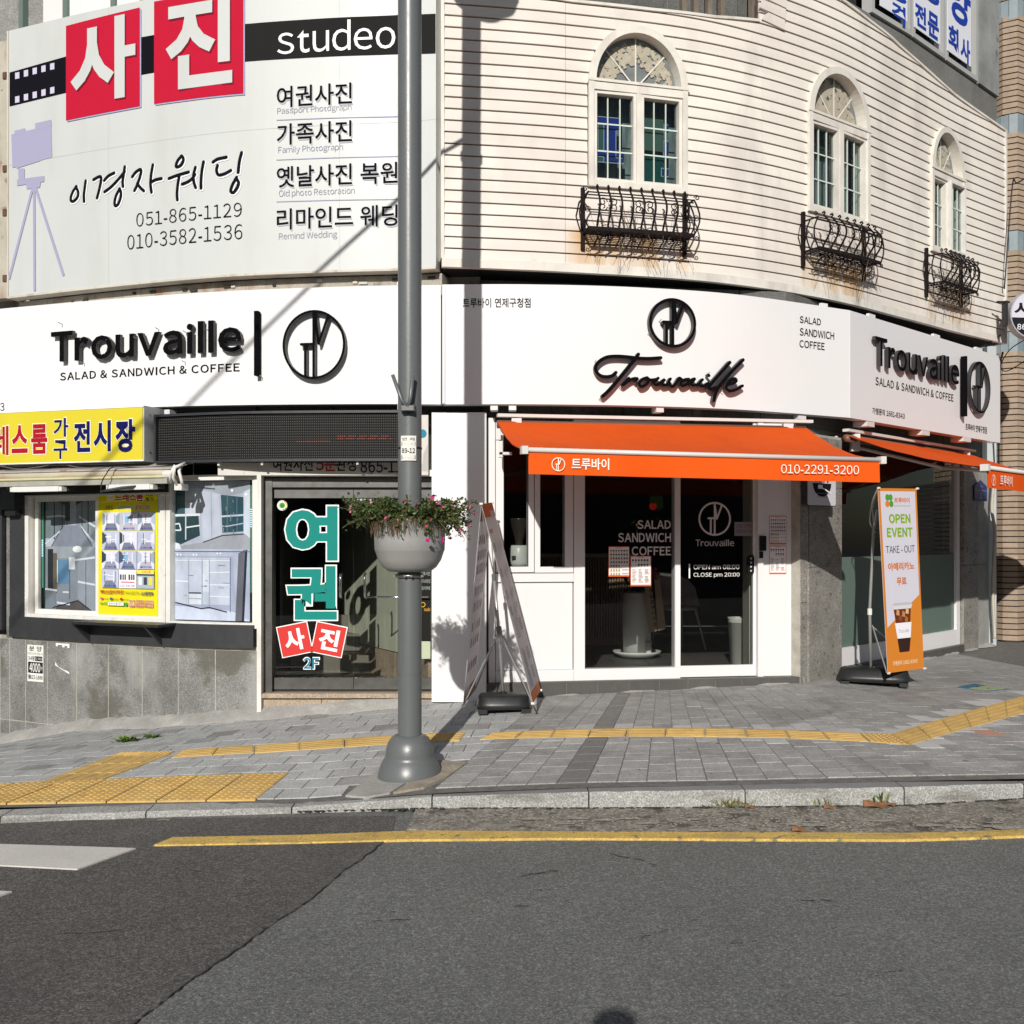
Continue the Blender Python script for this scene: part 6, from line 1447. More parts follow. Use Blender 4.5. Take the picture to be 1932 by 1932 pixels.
def menu(surf, px0, py0, px1, py1, d, label, kind, nrow):
    t = top_thing('menu_sheet', surf, (px0+px1)/2, surf.z((px0+px1)/2, py1), label, 'menu', group='orange bordered menu sheets'); pr = Print(surf, d); a, b, z0, z1 = pxbox(surf, px0, py0, px1, py1, d)
    w, h = b-a, z1-z0; pr.rect(a, b, z0, z1, 'D9622E'); pr.rect(a+w*.025, b-w*.025, z0+h*.05, z1-h*.02, 'ECE8E8')
    pr.text('MENU', (a+w*.35, a+w*.65, z1-h*.06, z1-h*.03), 'C8502A', bold=.03)
    rng = random.Random(int(px0))
    if kind == 0:
        for r in range(7):
            n = 7 if r < 4 else 4
            for c in range(n):
                x, z = a+w*(.12+.126*c), z1-h*(.14+.125*r)
                pr.circ(x, z, w*.044, ('4A352C', '6B4C38', '3A2E2A', '7A6A3C')[rng.randint(0, 3)] if r < 5 else 'C9A45A', 8); pr.rect(x-w*.045, x+w*.045, z-h*.055, z-h*.043, 'A9A2A6')
            if n == 4: pr.rect(a+w*.62, b-w*.06, z1-h*(.15+.125*r), z1-h*(.12+.125*r), 'C9C2C8')
    else:
        for r in range(2):
            for c in range(6):
                if r == 1 and c < 2: continue
                x, z = a+w*(.12+.14*c), z1-h*(.14+.15*r); pr.circ(x, z, w*.05, ('33302E', '5A4334')[rng.randint(0, 1)], 8); pr.rect(x-w*.045, x+w*.045, z-h*.065, z-h*.05, 'A9A2A6')
        for col in range(3):
            for r in range(10):
                if rng.random() < .15: continue
                pr.rect(a+w*(.08+.3*col), a+w*(.08+.3*col+rng.uniform(.1, .24)), z1-h*(.46+.045*r), z1-h*(.445+.045*r), '8A8488' if r % 4 else 'C8502A')
    pr.build('print', t); return t
menu(DC, 1148, 1031, 1187.5, 1088, GC+.003, 'menu sheet with rows of round drinks, left of the two on the fixed pane', 0, 7)
menu(DC, 1189.5, 1049, 1228.5, 1106, GC+.003, 'menu sheet hung under the last line of lettering on the fixed pane', 1, 7)
menu(DC, 1451.5, 973.5, 1483.5, 1027, -.026, 'upper menu sheet on the white panel right of the door', 0, 7)
menu(DC, 1451.5, 1029.5, 1483.5, 1083, -.026, 'lower menu sheet on the white panel right of the door', 1, 7)
nt2 = top_thing('notice', DC, 1404, .1, 'handwritten notice taped high on the right side of the sliding door', 'notice')
pr = Print(DC, GS+.002); bx = pxbox(DC, 1385.5, 985, 1422, 1011, GS); pr.rect(*bx, '8C8388'); pr.text('10일 OPEN!', pxbox(DC, 1388, 988, 1420, 996, GS), '5A5058', bold=.0); pr.text('아메리카노 무료', pxbox(DC, 1388, 999, 1420, 1007, GS), '5A5058', bold=.0); pr.build('sheet', nt2)
sw_ = top_thing('card_reader', DC, 1439, -.1, 'black card reader beside the right edge of the cafe door', 'card reader')
for b, nm in (((1433.5, 1011, 1445.5, 1039), 'reader'), ((1433.5, 1040.5, 1439.5, 1053), 'button_box')):
    a0, a1, z0, z1 = pxbox(DC, *b, .02); mb = MB(); mb.box(a0, a1, .025, -.03, z0, z1); mb.build(nm, M('gloss_black', (.015, .015, .017), .15), sw_, DC)
# things inside the cafe
def inpt(px, py, z=ZF): Y = z*K/(HY-py); return (px-CX)/K*Y, Y
x, y = 1.25, 10.25
pot = thing('planter_pot', x, y, ZF, 'tall white pot on a saucer standing inside behind the fixed pane', 'plant pot')
mb = MB(); mb.lathe([(0, ZF+.06), (.135, ZF+.06), (.155, ZF+.64), (.15, ZF+.66), (.14, ZF+.64), (.12, ZF+.6), (0, ZF+.6)], x, y, 28); mb.build('body', M('pot_white', (.78, .79, .78), .5), pot, smooth=True)
mb = MB(); mb.lathe([(0, ZF+.01), (.16, ZF+.01), (.235, ZF+.05), (.24, ZF+.07), (.22, ZF+.065), (.15, ZF+.035), (0, ZF+.035)], x, y, 28); mb.build('saucer', MC['pot_white'], pot, smooth=True)
mb = MB(); mb.lathe([(.03, ZF+.06), (.035, ZF+.17), (.0, ZF+.17)], x+.1, y-.12, 10); mb.build('foot', MC['pot_white'], pot, smooth=True)
pl = thing('potted_plant', x, y, ZF+.6, 'dark leafy plant growing out of the white pot inside the cafe', 'plant')
mb = MB(); rng = random.Random(5)
for k in range(60):
    t, r, h = rng.uniform(0, 6.28), rng.uniform(.02, .2), rng.uniform(.65, 1.45); p = Vector((x+r*math.cos(t), y+r*math.sin(t), ZF+h)); q = p+Vector((rng.uniform(-.12, .12), rng.uniform(-.12, .12), rng.uniform(-.08, .12)))
    n = (q-p).cross(Vector((0, 0, 1))).normalized()*.022; m_ = (p+q)/2; mb.add([p, m_+n, q, m_-n], [(0, 1, 2, 3)])
mb.build('foliage', M('indoor_leaf', (.03, .06, .02), .5), pl, kind='stuff'); mb = MB(); mb.tube([(x, y, ZF+.6), (x, y, ZF+1.35)], .012, 6); mb.build('stem', M('bark', (.08, .06, .04), .8), pl)
rb = thing('ribbon', x+.12, y-.2, ZF+.35, 'brown gift ribbon with printed words hanging over the white pot', 'ribbon')
mb = MB(); RS = Surf([(x-.02, y-.24), (x+.32, y-.2)]); 
for P in ([(.06, -.12), (.13, -.08), (.19, -.62), (.11, -.64)], [(.16, -.08), (.22, -.1), (.28, -.6), (.2, -.62)]):
    mb = MB(); mb.prism([(u, v-.28) for u, v in P][::-1], .0, .004); mb.build('tail', M('ribbon_brown', (.52, .38, .25), .6), rb, RS)
for i, ch in enumerate('축개업트루디자인'): text(ch, RS, (.10+.008*i, .14+.008*i, -.47-.055*i, -.43-.055*i), .006, m_ink, rb, bold=.02)
for t in range(6):
    mb = MB(); A = t*1.047; mb.prism([(.15, -.34), (.15+.07*math.cos(A-.3), -.34+.07*math.sin(A-.3)), (.15+.07*math.cos(A+.3), -.34+.07*math.sin(A+.3))], .012+.001*t, .012+.001*t); mb.build('bow_loop', M('bow_purple', (.30, .05, .12), .5), rb, RS)
x, y = 2.13, 9.62
bn = thing('waste_bin', x, y, ZF, 'white tapered bin standing inside the right edge of the sliding door', 'bin')
mb = MB(); mb.lathe([(0, ZF), (.075, ZF), (.1, ZF+.45), (.105, ZF+.45), (.1, ZF+.44), (.07, ZF+.02), (0, ZF+.02)], x, y, 24); mb.build('body', M('bin_white', (.68, .70, .66), .5), bn, smooth=True)
co = thing('counter', .75, 11.3, ZF, 'slatted wooden counter front deep inside the cafe', 'counter')
for k in range(34):
    mb = MB(); mb.box(.30+.03*k, .318+.03*k, 11.4, 11.43, ZF+.08, ZF+.98); mb.build('slat', M('slat_wood', (.42, .29, .18), .6, var=.1, noise=.1, nscale=9), co)
mb = MB(); mb.box(.28, 1.34, 11.432, 11.9, ZF+.0, ZF+.98); mb.build('body', M('counter_dark', (.10, .075, .05), .7), co)
mb = MB(); mb.box(.25, 1.38, 11.37, 11.95, ZF+.982, ZF+1.02); mb.build('top', M('counter_top', (.4, .39, .37), .4), co)
mb = MB(); mb.box(.28, 1.34, 11.39, 11.43, ZF, ZF+.078); mb.build('plinth', MC['slat_wood'], co)
for (cx, cy, lab, rz) in ((1.78, 11.0, 'white plastic chair behind the sliding glass door', .5), ):
    ch = thing('chair', cx, cy, ZF, lab, 'chair'); m_ch = M('chair_white', (.60, .60, .58), .4)
    ca, sa2 = math.cos(rz), math.sin(rz); T = lambda u, v, w: (cx+u*ca-v*sa2, cy+u*sa2+v*ca, ZF+w)
    mb = MB(); pts = [T(.22*math.cos(t), .2*math.sin(t), .45) for t in [k*math.pi/8 for k in range(16)]]; mb.add(pts+[(p[0], p[1], p[2]-.02) for p in pts], [tuple(range(16))]+[(k, (k+1) % 16, 16+(k+1) % 16, 16+k) for k in range(16)]); mb.build('seat', m_ch, ch)
    mb = MB(); n = 10
    for k in range(n+1):
        t = math.pi*(-.1+1.2*k/n); mb.v += [T(.22*math.cos(t), .2*math.sin(t), .46), T(.25*math.cos(t), .25*math.sin(t), .46+.36*max(0, math.sin(math.pi*k/n))**.5)]
    for k in range(n): mb.face((2*k, 2*k+2, 2*k+3, 2*k+1))
    mb.build('backrest', m_ch, ch, smooth=True)
    for u, v in ((-1,-1),(1,-1),(1,1),(-1,1)): mb = MB(); mb.tube([T(.14*u, .12*v, .44), T(.22*u, .2*v, .0)], [.014, .009], 6); mb.build('leg', m_ch, ch)
gx, gy = (973-CX)/K*8.85, 8.85; zc_ = (HY-1068)/K*8.85
gr = thing('coffee_grinder', gx, gy, zc_, 'white coffee grinder with a dark hopper behind the narrow left window', 'coffee grinder')
mb = MB(); mb.lathe([(0, zc_), (.085, zc_), (.09, zc_+.03), (.088, zc_+.15), (.075, zc_+.18), (0, zc_+.18)], gx+.03, gy, 20); mb.build('body', M('grinder_white', (.62, .66, .64), .3), gr, smooth=True)
mb = MB(); mb.lathe([(.03, zc_+.182), (.04, zc_+.23), (.09, zc_+.40), (.095, zc_+.41), (0, zc_+.415)], gx+.03, gy, 20); mb.build('hopper', M('hopper', (.04, .035, .03), .2), gr, smooth=True)
mb = MB(); mb.box(gx-.035, gx+.0, gy-.095, gy-.08, zc_+.06, zc_+.09); mb.build('button', m_black, gr)
cq = thing('sill_counter', .25, 8.95, zc_-.04, 'dark shelf inside the two narrow cafe windows', 'counter'); mb = MB(); mb.box(-.1, .58, 8.62, 9.3, zc_-.04, zc_-.001); mb.build('top', M('sill_dark', (.06, .06, .06), .5), cq)

# small hanging sign on the pillar, blue address plate, round sign
hs = Surf([p2xy(1522, 8.72), p2xy(1578.5, 9.0)])
t = thing('bowl_sign', *hs.at(.1), .27, 'small rounded white sign with a black bowl and fork, on the pillar under the awning', 'sign')
a, b, z0, z1 = pxbox(hs, 1523, 890, 1578, 954.5)
mb = MB(); rr = .02; P = []
for cx_, cz_, t0 in ((b-rr, z0+rr, -math.pi/2), (b-rr, z1-rr, 0), (a+rr, z1-rr, math.pi/2), (a+rr, z0+rr, math.pi)):
    P += [(cx_+rr*math.cos(t0+k*math.pi/8), cz_+rr*math.sin(t0+k*math.pi/8)) for k in range(5)]
mb.prism(P, -.06, -.004); mb.build('case', M('sign_edge', (.03, .03, .035), .4), t, hs)
mb = MB(); mb.prism([((p[0]-(a+b)/2)*.96+(a+b)/2, (p[1]-(z0+z1)/2)*.97+(z0+z1)/2) for p in P], -.004, .0); mb.build('face', M('sign_face', (.62, .61, .64), .4), t, hs)
pr = Print(hs, .001); c_, w = (a+b)/2, b-a
zz = z0+(z1-z0)*.66
pr.poly([(c_-w*.32, zz)]+[(c_-w*.32*math.cos(k*math.pi/10), zz-w*.27*math.sin(k*math.pi/10)) for k in range(1, 10)]+[(c_+w*.32, zz)], '16161A')
pr.line([(c_-w*.1, zz-w*.06), (c_+w*.1, zz-w*.12), (c_+w*.32, zz-w*.2)], .012, 'E8E8EA'); pr.rect(c_-w*.14, c_+w*.02, zz-w*.11, zz-w*.03, 'E8E8EA')
for k, c in enumerate(('C8B48C', 'A8A07C', 'C23A2E', '8C3A2E')): pr.circ(c_-w*.2+w*.13*k, zz+.018, .014, c)
pr.rect(c_-w*.3, c_+w*.3, z0+(z1-z0)*.36, z0+(z1-z0)*.37, '9A9AA4'); pr.text('Trouvaille', (c_-w*.18, c_+w*.18, z0+(z1-z0)*.24, z0+(z1-z0)*.29), 'A0A0AA', bold=.0); pr.build('print', t)
RPs = Surf([RP.at(-.1, .05), RP.at(1.0, .05)])
t = thing('address_plate', *RPs.at(.3), .3, 'blue house-shaped address plate with a white number one beside the right awning', 'address plate')
a, b, z0, z1 = pxbox(RPs, 1838.5, 906, 1862, 945, .01); c_ = (a+b)/2
mb = MB(); mb.prism([(a, z0), (b, z0), (b, z1-.07), (c_, z1), (a, z1-.07)], .0, .012); mb.build('plate', M('plate_navy', (.012, .03, .16), .35), t, RPs)
pr = Print(RPs, .013); pr.text('1', (c_-.018, c_+.016, z0+.025, z0+.095), 'D8DAE4', bold=.03); pr.text('연제로', (c_-.05, c_+.05, z1-.085, z1-.06), '8E98C8', bold=.0); pr.rect(a+.01, b-.01, z0+.118, z0+.121, 'B8BCD4'); pr.build('print', t)
# round projecting sign at the right edge
Yr = 11.0; RD_ = Surf([p2xy(1880, Yr), p2xy(2040, Yr+.1)])
t = thing('round_sign', (1949-CX)/K*Yr, Yr, (HY-637)/K*Yr, 'round projecting sign, white above and black below, cut by the right edge of the view', 'sign')
cs, cz, r = RD_.hit(1949), (HY-592)/K*Yr, .258
mb = MB(); mb.prism([(cs+r*math.cos(k*math.pi/20), cz+r*math.sin(k*math.pi/20)) for k in range(40)], -.1, .0); mb.build('case', M('round_case', (.38, .39, .42), .4), t, RD_)
pr = Print(RD_, .002); pr.circ(cs, cz, r*.95, 'C9CAD6', 40)
zl = (HY-598)/K*Yr; A = math.asin((cz-zl)/(r*.95)); pr.poly([(cs+r*.95*math.cos(-math.pi+A+(math.pi-2*A)*k/18), cz+r*.95*math.sin(-math.pi+A+(math.pi-2*A)*k/18)) for k in range(19)], '18191E')
pr.text('사진', (RD_.hit(1913), RD_.hit(1985), (HY-595)/K*Yr, (HY-568)/K*Yr), '14151C', bold=.03); pr.text('865-1129', (RD_.hit(1919), RD_.hit(1985), (HY-621)/K*Yr, (HY-610)/K*Yr), 'D8DAE4', bold=.02); pr.build('print', t)
mb = MB(); mb.tube([(RD_.hit(1888), -.05, cz+.1), (cs-r, -.05, cz+.1)], .01, 6); mb.tube([(RD_.hit(1888), -.05, cz-.02), (cs-r, -.05, cz-.02)], .01, 6)
mb = MB(); mb.tube([(RD_.hit(1886), -.05, cz+.14), (cs-r+.02, -.05, cz+.14)], .012, 6); mb.build('bracket', m_black, t, RD_)
mb = MB(); mb.box(RD_.hit(1899), RD_.hit(1904), -.02, -.09, cz-.12, cz+.15); mb.build('bracket', m_black, t, RD_)
wire('cable', [LWp(1888, 632, 11.3), LWp(1850, 655, 11.2), LWp(1810, 662, 11), LWp(1770, 668, 10.7), LWp(1700, 660, 10.2)], .008, 'black cable running from the round sign back under the siding')
wire('cable', [LWp(1895, 545, 11.3), LWp(1910, 352, 11.3), LWp(1920, 345, 11.2), LWp(1960, 320, 11)], .008, 'black cable climbing the far corner of the siding')
wire('cable', [LWp(1892, 665, 11.5), LWp(1886, 700, 11.9), LWp(1884, 800, 12), LWp(1884, 900, 12.1)], .011, 'thick dark cable hanging in front of the brick wall')
wire('cable', [LWp(1935, 640, 11.8), LWp(1905, 660, 11.9), LWp(1888, 690, 12), LWp(1900, 700, 12), LWp(1935, 680, 11.8)], .006, 'thin cable looped across the brick wall below the round sign')

# ------------------------------------------------------------------ banner posters on the upper windows
BL = C('1E3FA0', .45)
for i, (p0, p1, chs, lab) in enumerate(((1660, 1711.5, [('격', 1682, 8, 1708, 44, .03), ('영', 1664, -40, 1710, -2, .03)], 'leftmost blue lettered window banner high above the siding'),
        (1724.5, 1773.5, [('전', 1726, 9, 1747, 52, .035), ('문', 1750, 25, 1771, 72, .035), ('경', 1732, -60, 1772, 2, .03)], 'middle blue lettered window banner high above the siding'),
        (1787, 1832, [('회', 1789, 50, 1808, 95, .035), ('사', 1812, 73, 1830, 118, .035), ('양', 1790, -45, 1831, 46, .03)], 'rightmost blue lettered window banner with a large ring letter'))):
    t = top_thing('window_banner', UV, (p0+p1)/2, 5.2, lab, 'banner', group='window banners high on the wall')
    a, b = UV.hit(p0, .035), UV.hit(p1, .035); z0 = 5.225
    sbox(UV, 'sheet', C('DDE0EA', .45), t, a, b, z0, 7.2, .032, .038)
    for c, x0, y0, x1, y1, bo in chs: text(c, UV, pxbox(UV, x0, y0, x1, y1, .038), .041, BL, t, bold=bo)

# ------------------------------------------------------------------ orange awnings
m_or = M('awning_orange', (.66, .088, .008), .85, spec=.15, bump=.012, bscale=5, streak=((.50, .07, .012), .35, 2.2, (1, 1, .3)), noise=.025, nscale=2)
m_orv = M('valance_orange', (.78, .10, .008), .8, spec=.15, noise=.02, nscale=2)
m_arm = M('arm_white', (.66, .65, .63), .4)
def awning(A, B, C0, C1, zt_, zf0, zf1, drop, label, sag=.05, n=24, txt=True, lean=.0):
    """A,B ends on the wall; C0,C1 ends of the front bar (plan points)."""
    t = thing('awning', (C0[0]+C1[0])/2, (C0[1]+C1[1])/2, zf0-drop, label, 'awning', group='orange shop awnings')
    mb = MB(); m = 10
    for i in range(n+1):
        u = i/n
        for j in range(m+1):
            v = j/m; x = (A[0]*(1-u)+B[0]*u)*(1-v)+(C0[0]*(1-u)+C1[0]*u)*v; y = (A[1]*(1-u)+B[1]*u)*(1-v)+(C0[1]*(1-u)+C1[1]*u)*v
            zf = zf0*(1-u)+zf1*u; z = zt_*(1-v)+zf*v - sag*math.sin(math.pi*v)**.9*(1+.12*math.sin(7*u)) + .0025*math.sin(40*v+3*math.sin(9*u))*math.sin(math.pi*v)
            mb.v.append((x, y, z))
    for i in range(n):
        for j in range(m): a = i*(m+1)+j; mb.face((a, a+m+1, a+m+2, a+1))
    # thin solid
    N_ = len(mb.v); mb.v += [(x, y, z-.004) for x, y, z in mb.v]; F = list(mb.f)
    for f in F: mb.face([k+N_ for k in f[::-1]])
    mb.build('canopy', m_or, t, smooth=True)
    for u in (.333, .667):
        i = round(u*n); q = MB(); P = [mb.v[i*(m+1)+j] for j in range(m+1)]
        q.tube([(x_, y_, z_+.0005) for x_, y_, z_ in P], .0022, 4, False); q.build('seam', m_or, t)
    VS = Surf([C0, C1]); L_ = VS.L[-1]
    mb = MB()
    nn = 30
    for i in range(nn+1):
        u = i/nn; s = .03+(L_-.05)*u; wv = .008*math.sin(u*13)+.006*math.sin(u*31+1); zf = zf0*(1-u)+zf1*u
        for j, q in enumerate((0, .5, 1)): mb.v.append((s+(lean*q if i in (0,) else 0), .02+wv*q, zf-.02-drop*q))
    for i in range(nn):
        for j in range(2): a = i*3+j; mb.face((a, a+1, a+4, a+3))
    N_ = len(mb.v); mb.v += [(x, y-.003, z) for x, y, z in mb.v]; F = list(mb.f)
    for f in F: mb.face([k+N_ for k in f[::-1]])
    mb.build('valance', m_orv, t, VS, smooth=True)
    mb = MB()
    for i in range(1):
        pa, pb = (0, .025, zf0-.005), (L_, .025, zf1-.005)
        mb.tube([pa, pb], .017, 8)
    mb.build('front_bar', m_arm, t, VS, smooth=True)
    for s, z in ((0, zf0), (L_, zf1)): mb = MB(); mb.box(s-.022, s+.022, .048, -.02, z-.035, z+.02); mb.build('end_cap', m_arm, t, VS)
    WS = Surf([A, B]); mb = MB(); mb.box(0, WS.L[-1]+.06, .03, -.03, zt_+.03, zt_+.055); mb.build('cassette_cover', m_arm, t, WS)
    mb = MB(); mb.tube([(0, .0, zt_-.03), (WS.L[-1], 0, zt_-.03)], .035, 10); mb.build('roller', M('roller', (.2, .09, .06), .5), t, WS, smooth=True)
    for e, P, Q in ((0, A, C0), (1, B, C1)):
        f = .06 if e == 0 else .94; P = tuple(A[k]*(1-f)+B[k]*f for k in (0, 1)); Q = tuple(C0[k]*(1-f)+C1[k]*f for k in (0, 1)); g_ = (P[0]*.5+Q[0]*.5+(.5 if e == 0 else -.5)*(B[0]-A[0])/WS.L[-1], P[1]*.5+Q[1]*.5+(.5 if e == 0 else -.5)*(B[1]-A[1])/WS.L[-1])
        zf = (zf0, zf1)[e]; mb = MB(); mb.tube([(P[0], P[1], zt_-.10), (g_[0], g_[1], (zt_+zf)/2-.12), (Q[0], Q[1], zf-.03)], .016, 6); mb.build('folding_arm', m_arm, t)
        mb = MB(); mb.box(P[0]-.04, P[0]+.04, P[1]-.03, P[1]+.03, zt_-.14, zt_+.02); mb.build('wall_bracket', m_arm, t)
    return t, VS
aw1, V1 = awning(p2xy(938, 8.26), p2xy(1519, 8.70), p2xy(988, 7.16), p2xy(1661, 7.72), .955, .628, .60, .155, 'orange canvas awning over the cafe door with a white phone number on its valance', sag=.055)
def vpx(V, px0, py0, px1, py1): return pxbox(V, px0, py0, px1, py1, .03)
VW = C('F3E9DC', .5)
text('트루바이', V1, vpx(V1, 1078, 864.5, 1149, 886.5), .036, VW, aw1, bold=.018)
text('010-2291-3200', V1, vpx(V1, 1473, 877, 1620, 894), .036, VW, aw1, bold=.005)
glyph_emblem(V1, 1053.5, 876, .046, .006, .038, VW, aw1)
nW = (.717, -.697); tW = (.697, .717)
A = (3.04, 9.33); B = (5.17, 11.52); C0_ = (A[0]+1.19*nW[0]+.02, A[1]+1.19*nW[1]); C1_ = (B[0]+1.19*nW[0], B[1]+1.19*nW[1])
aw2, V2 = awning(A, B, C0_, C1_, .95, .60, .60, .155, 'orange canvas awning over the right window, running out of the view', sag=.045)
text('트루바이', V2, vpx(V2, 1886, 897, 1909, 917), .036, VW, aw2, bold=.02)
glyph_emblem(V2, 1875, 906, .045, .006, .038, VW, aw2)
# wall light bracket left of the first awning
wb2 = thing('awning_gearbox', *p2xy(942, 8.3), .7, 'white crank joint hanging at the left end of the first orange awning', 'awning crank')
for k, (dx, z0, z1, w) in enumerate(((0, .80, .89, .02), (.02, .66, .79, .016), (.06, .68, .70, .05))):
    x, y = p2xy(940, 8.28); mb = MB(); mb.box(x+dx-w, x+dx+w, y-.04, y+.04, z0, z1); mb.build('joint', m_arm, wb2)

# ------------------------------------------------------------------ iron window baskets
m_iron = M('wrought_iron', (.012, .008, .008), .75, spec=.2, noise=.35, nscale=18, blot=((.12, .04, .02), .6, 14, .62))
def scroll(mb, x, z, r, dirx, dirz, d, th=.0045):
    P = []
    for k in range(15):
        t = k/14; a = t*math.pi*2.6; rr = r*(1-.78*t); P.append((x+dirx*(r-rr*math.cos(a)), d, z+dirz*(rr*math.sin(a))))
    mb.tube(P, th, 4)
def basket(w, ext, zt_, zb, dep, label, nb_, grp):
    a, b = UP.hit(ext[0], .03), UP.hit(ext[1], .03); t = thing('window_basket', *UP.at((a+b)/2, dep/2), zb-.12, label, 'window basket', grp)
    def bow(s, d0=.05): # bulging bar profile at depth
        P = []
        for k in range(11):
            u = k/10; z = zt_+.03-(zt_+.03-zb)*u; P.append((s, dep*(.72+.30*math.sin(math.pi*min(1, u*1.15))), z))
        return P
    def curl(P, s, z, d, up):
        return [(s, d+.018*math.sin(q*.9)*1, z+up*.018*(1-math.cos(q*.9))) for q in range(5)][::1]
    for k in range(nb_):
        s = a+.03+(b-a-.06)*(k+.5)/nb_; mb = MB(); P = bow(s); top = P[0]
        P = [(s, top[1]-.012, top[2]+.022), (s, top[1]+.008, top[2]+.028), (s, top[1]+.018, top[2]+.012)]+P
        P = P+[(s, P[-1][1]+.02, P[-1][2]-.012), (s, P[-1][1]+.01, P[-1][2]-.03)]
        mb.tube(P, .0085, 5); mb.build('bar', m_iron, t, UP)
        # lower bowed bars under the floor
        mb = MB(); mb.tube([(s+.01, dep*.5, zb-.02), (s+.015, dep*.62, zb-.06), (s, dep*.45, zb-.10), (s-.005, dep*.42, zb-.125)], .007, 5); mb.build('bar', m_iron, t, UP)
    for s in (a, b):
        mb = MB(); mb.box(s-.014, s+.014, .05, .02, zb-.13, zt_+.085); mb.build('upright', m_iron, t, UP)
        for j in (.33, .66):   # side bars
            P = [(s+(.05 if s == b else -.05)*math.sin(math.pi*q/8), .03+dep*j*1.2*0+dep*(j)+.0, zt_-(zt_-zb)*q/8) for q in range(9)]
            mb = MB(); mb.tube(P, .007, 5); mb.build('side_bar', m_iron, t, UP)
        for z in (zt_, zb): mb = MB(); mb.tube([(s, .02, z), (s, dep*.76, z)], .008, 5); mb.build('side_rail', m_iron, t, UP)
        mb = MB(); sg = 1 if s == b else -1
        scroll(mb, s, zt_+.02, .025, sg, 1, dep*.76); mb.build('scroll', m_iron, t, UP)
        mb = MB(); scroll(mb, s, zb-.02, .022, sg, -1, dep*.76); mb.build('scroll', m_iron, t, UP)
        mb = MB(); mb.tube([(s, .03, zt_), (s+sg*.03, .03, zt_-.03), (s+sg*.055, .03, (zt_+zb)/2), (s+sg*.02, .03, zb+.03), (s, .03, zb)], .005, 4); mb.build('side_bar', m_iron, t, UP)
    for z in (zt_-.0, zt_-.022): mb = MB(); mb.tube([(a+(b-a)*k/8, dep*.74, z) for k in range(9)], .006, 5); mb.build('top_rail', m_iron, t, UP)
    for k in range(7):
        d = .03+(dep*.78-.03)*k/6; mb = MB(); mb.tube([(a+(b-a)*q/8, d, zb) for q in range(9)], .0055, 4); mb.build('floor_rod', m_iron, t, UP)
    for k in range(7):
        s = a+(b-a)*(k+.5)/7; mb = MB(); mb.tube([(s, .03, zb-.008), (s, dep*.78, zb-.008)], .005, 4); mb.build('floor_rod', m_iron, t, UP)
    mb = MB(); mb.box(a, b, dep*.80, dep*.76, zb-.02, zb+.012, 6); mb.build('floor_edge', m_iron, t, UP)
    mb = MB(); mb.tube([(a+(b-a)*k/8, dep*.45, zb-.105) for k in range(9)], .006, 4); mb.build('lower_rail', m_iron, t, UP)
    for k in range(3):
        s = a+(b-a)*(k+.5)/3+(.0 if nb_ > 8 else .0); d = dep*.98; mz = (zt_+zb)/2+.03
        for sx in (-1, 1):
            for sz_ in (-1, 1):
                mb = MB(); r = .036; P = []
                for q in range(15):
                    u = q/14; an = u*math.pi*2.4; rr = r*(1-.72*u); P.append((s+sx*(.008+r-rr*math.cos(an)), d, mz+sz_*(.02+rr*math.sin(an)*1.0)))
                mb.tube(P, .0045, 4); mb.build('scroll', m_iron, t, UP)
        for sx in (-1, 1):
            mb = MB(); P = []
            for q in range(12):
                u = q/11; an = u*math.pi*2.2; rr = .03*(1-.7*u); P.append((s+sx*(.008+.03-rr*math.cos(an)), dep*.55, zb-.055+rr*math.sin(an)))
            mb.tube(P, .004, 4); mb.build('scroll', m_iron, t, UP)
    # dry stems
    dr = thing('dry_stems', *UP.at((a+b)/2, dep/2), zb-.3, 'dead trailing stems in the iron basket '+('nearest the lamp post' if w is WINS[0] else ('below the middle arched window' if w is WINS[1] else 'below the far right arched window')), 'dead plant', 'dead stems hanging from the baskets'); rng = random.Random(int(a*100)); mb = MB()
    for k in range(52):
        s = rng.uniform(a+.04, b-.04); d = rng.uniform(.04, dep*.8); L_ = rng.uniform(.1, .34); up = rng.random() < .4; P = [(s, d, zb)]; vx = rng.uniform(-.5, .5)
        for q in range(4): s += vx*L_*.25+rng.uniform(-.012, .012); P.append((s, max(.03, P[-1][1]+rng.uniform(-.01, .012)), P[-1][2]+(L_ if up else -L_)*.25))
        mb.tube(P, .0016, 3, False)
    mb.build('stems', M('dry_stem', (.17, .12, .07), .9), dr, UP, kind='stuff')
basket(WINS[0], (1099, 1291), 2.78, 2.49, .27, 'black iron basket in front of the arched window nearest the lamp post', 9, 'iron window baskets')
basket(WINS[1], (1514.5, 1629), 2.82, 2.55, .27, 'black iron basket in front of the middle arched window', 8, 'iron window baskets')
basket(WINS[2], (1747, 1812), 2.85, 2.57, .27, 'black iron basket in front of the far right arched window', 7, 'iron window baskets')

# ------------------------------------------------------------------ street lamp
m_pole = M('pole_grey', (.125, .135, .137), .36, streak=((.17, .175, .17), .35, 7, (1, 1, .2)), blot=((.08, .075, .07), .35, 16, .68), noise=.04, nscale=2, spec=.6, bump=.0006, bscale=60)
PX, PY = -.634, 6.35; PS = PY/K
zp = lambda py: (HY-py)*PS
lp = thing('street_lamp', PX, PY, zp(1466), 'grey steel street lamp post with a bell-shaped foot and a planter bowl round it', 'street lamp')
mb = MB(); mb.lathe([(.0735, zp(1400)), (.0735, 5.35)], PX, PY, 32); mb.build('pole', m_pole, lp, smooth=True)
prof = [(.196, zp(1470)), (.198, zp(1463)), (.192, zp(1452)), (.178, zp(1440)), (.160, zp(1431)), (.150, zp(1427)), (.150, zp(1423)), (.146, zp(1412)), (.134, zp(1400)), (.115, zp(1391)), (.096, zp(1387)), (.0745, zp(1385.5))]
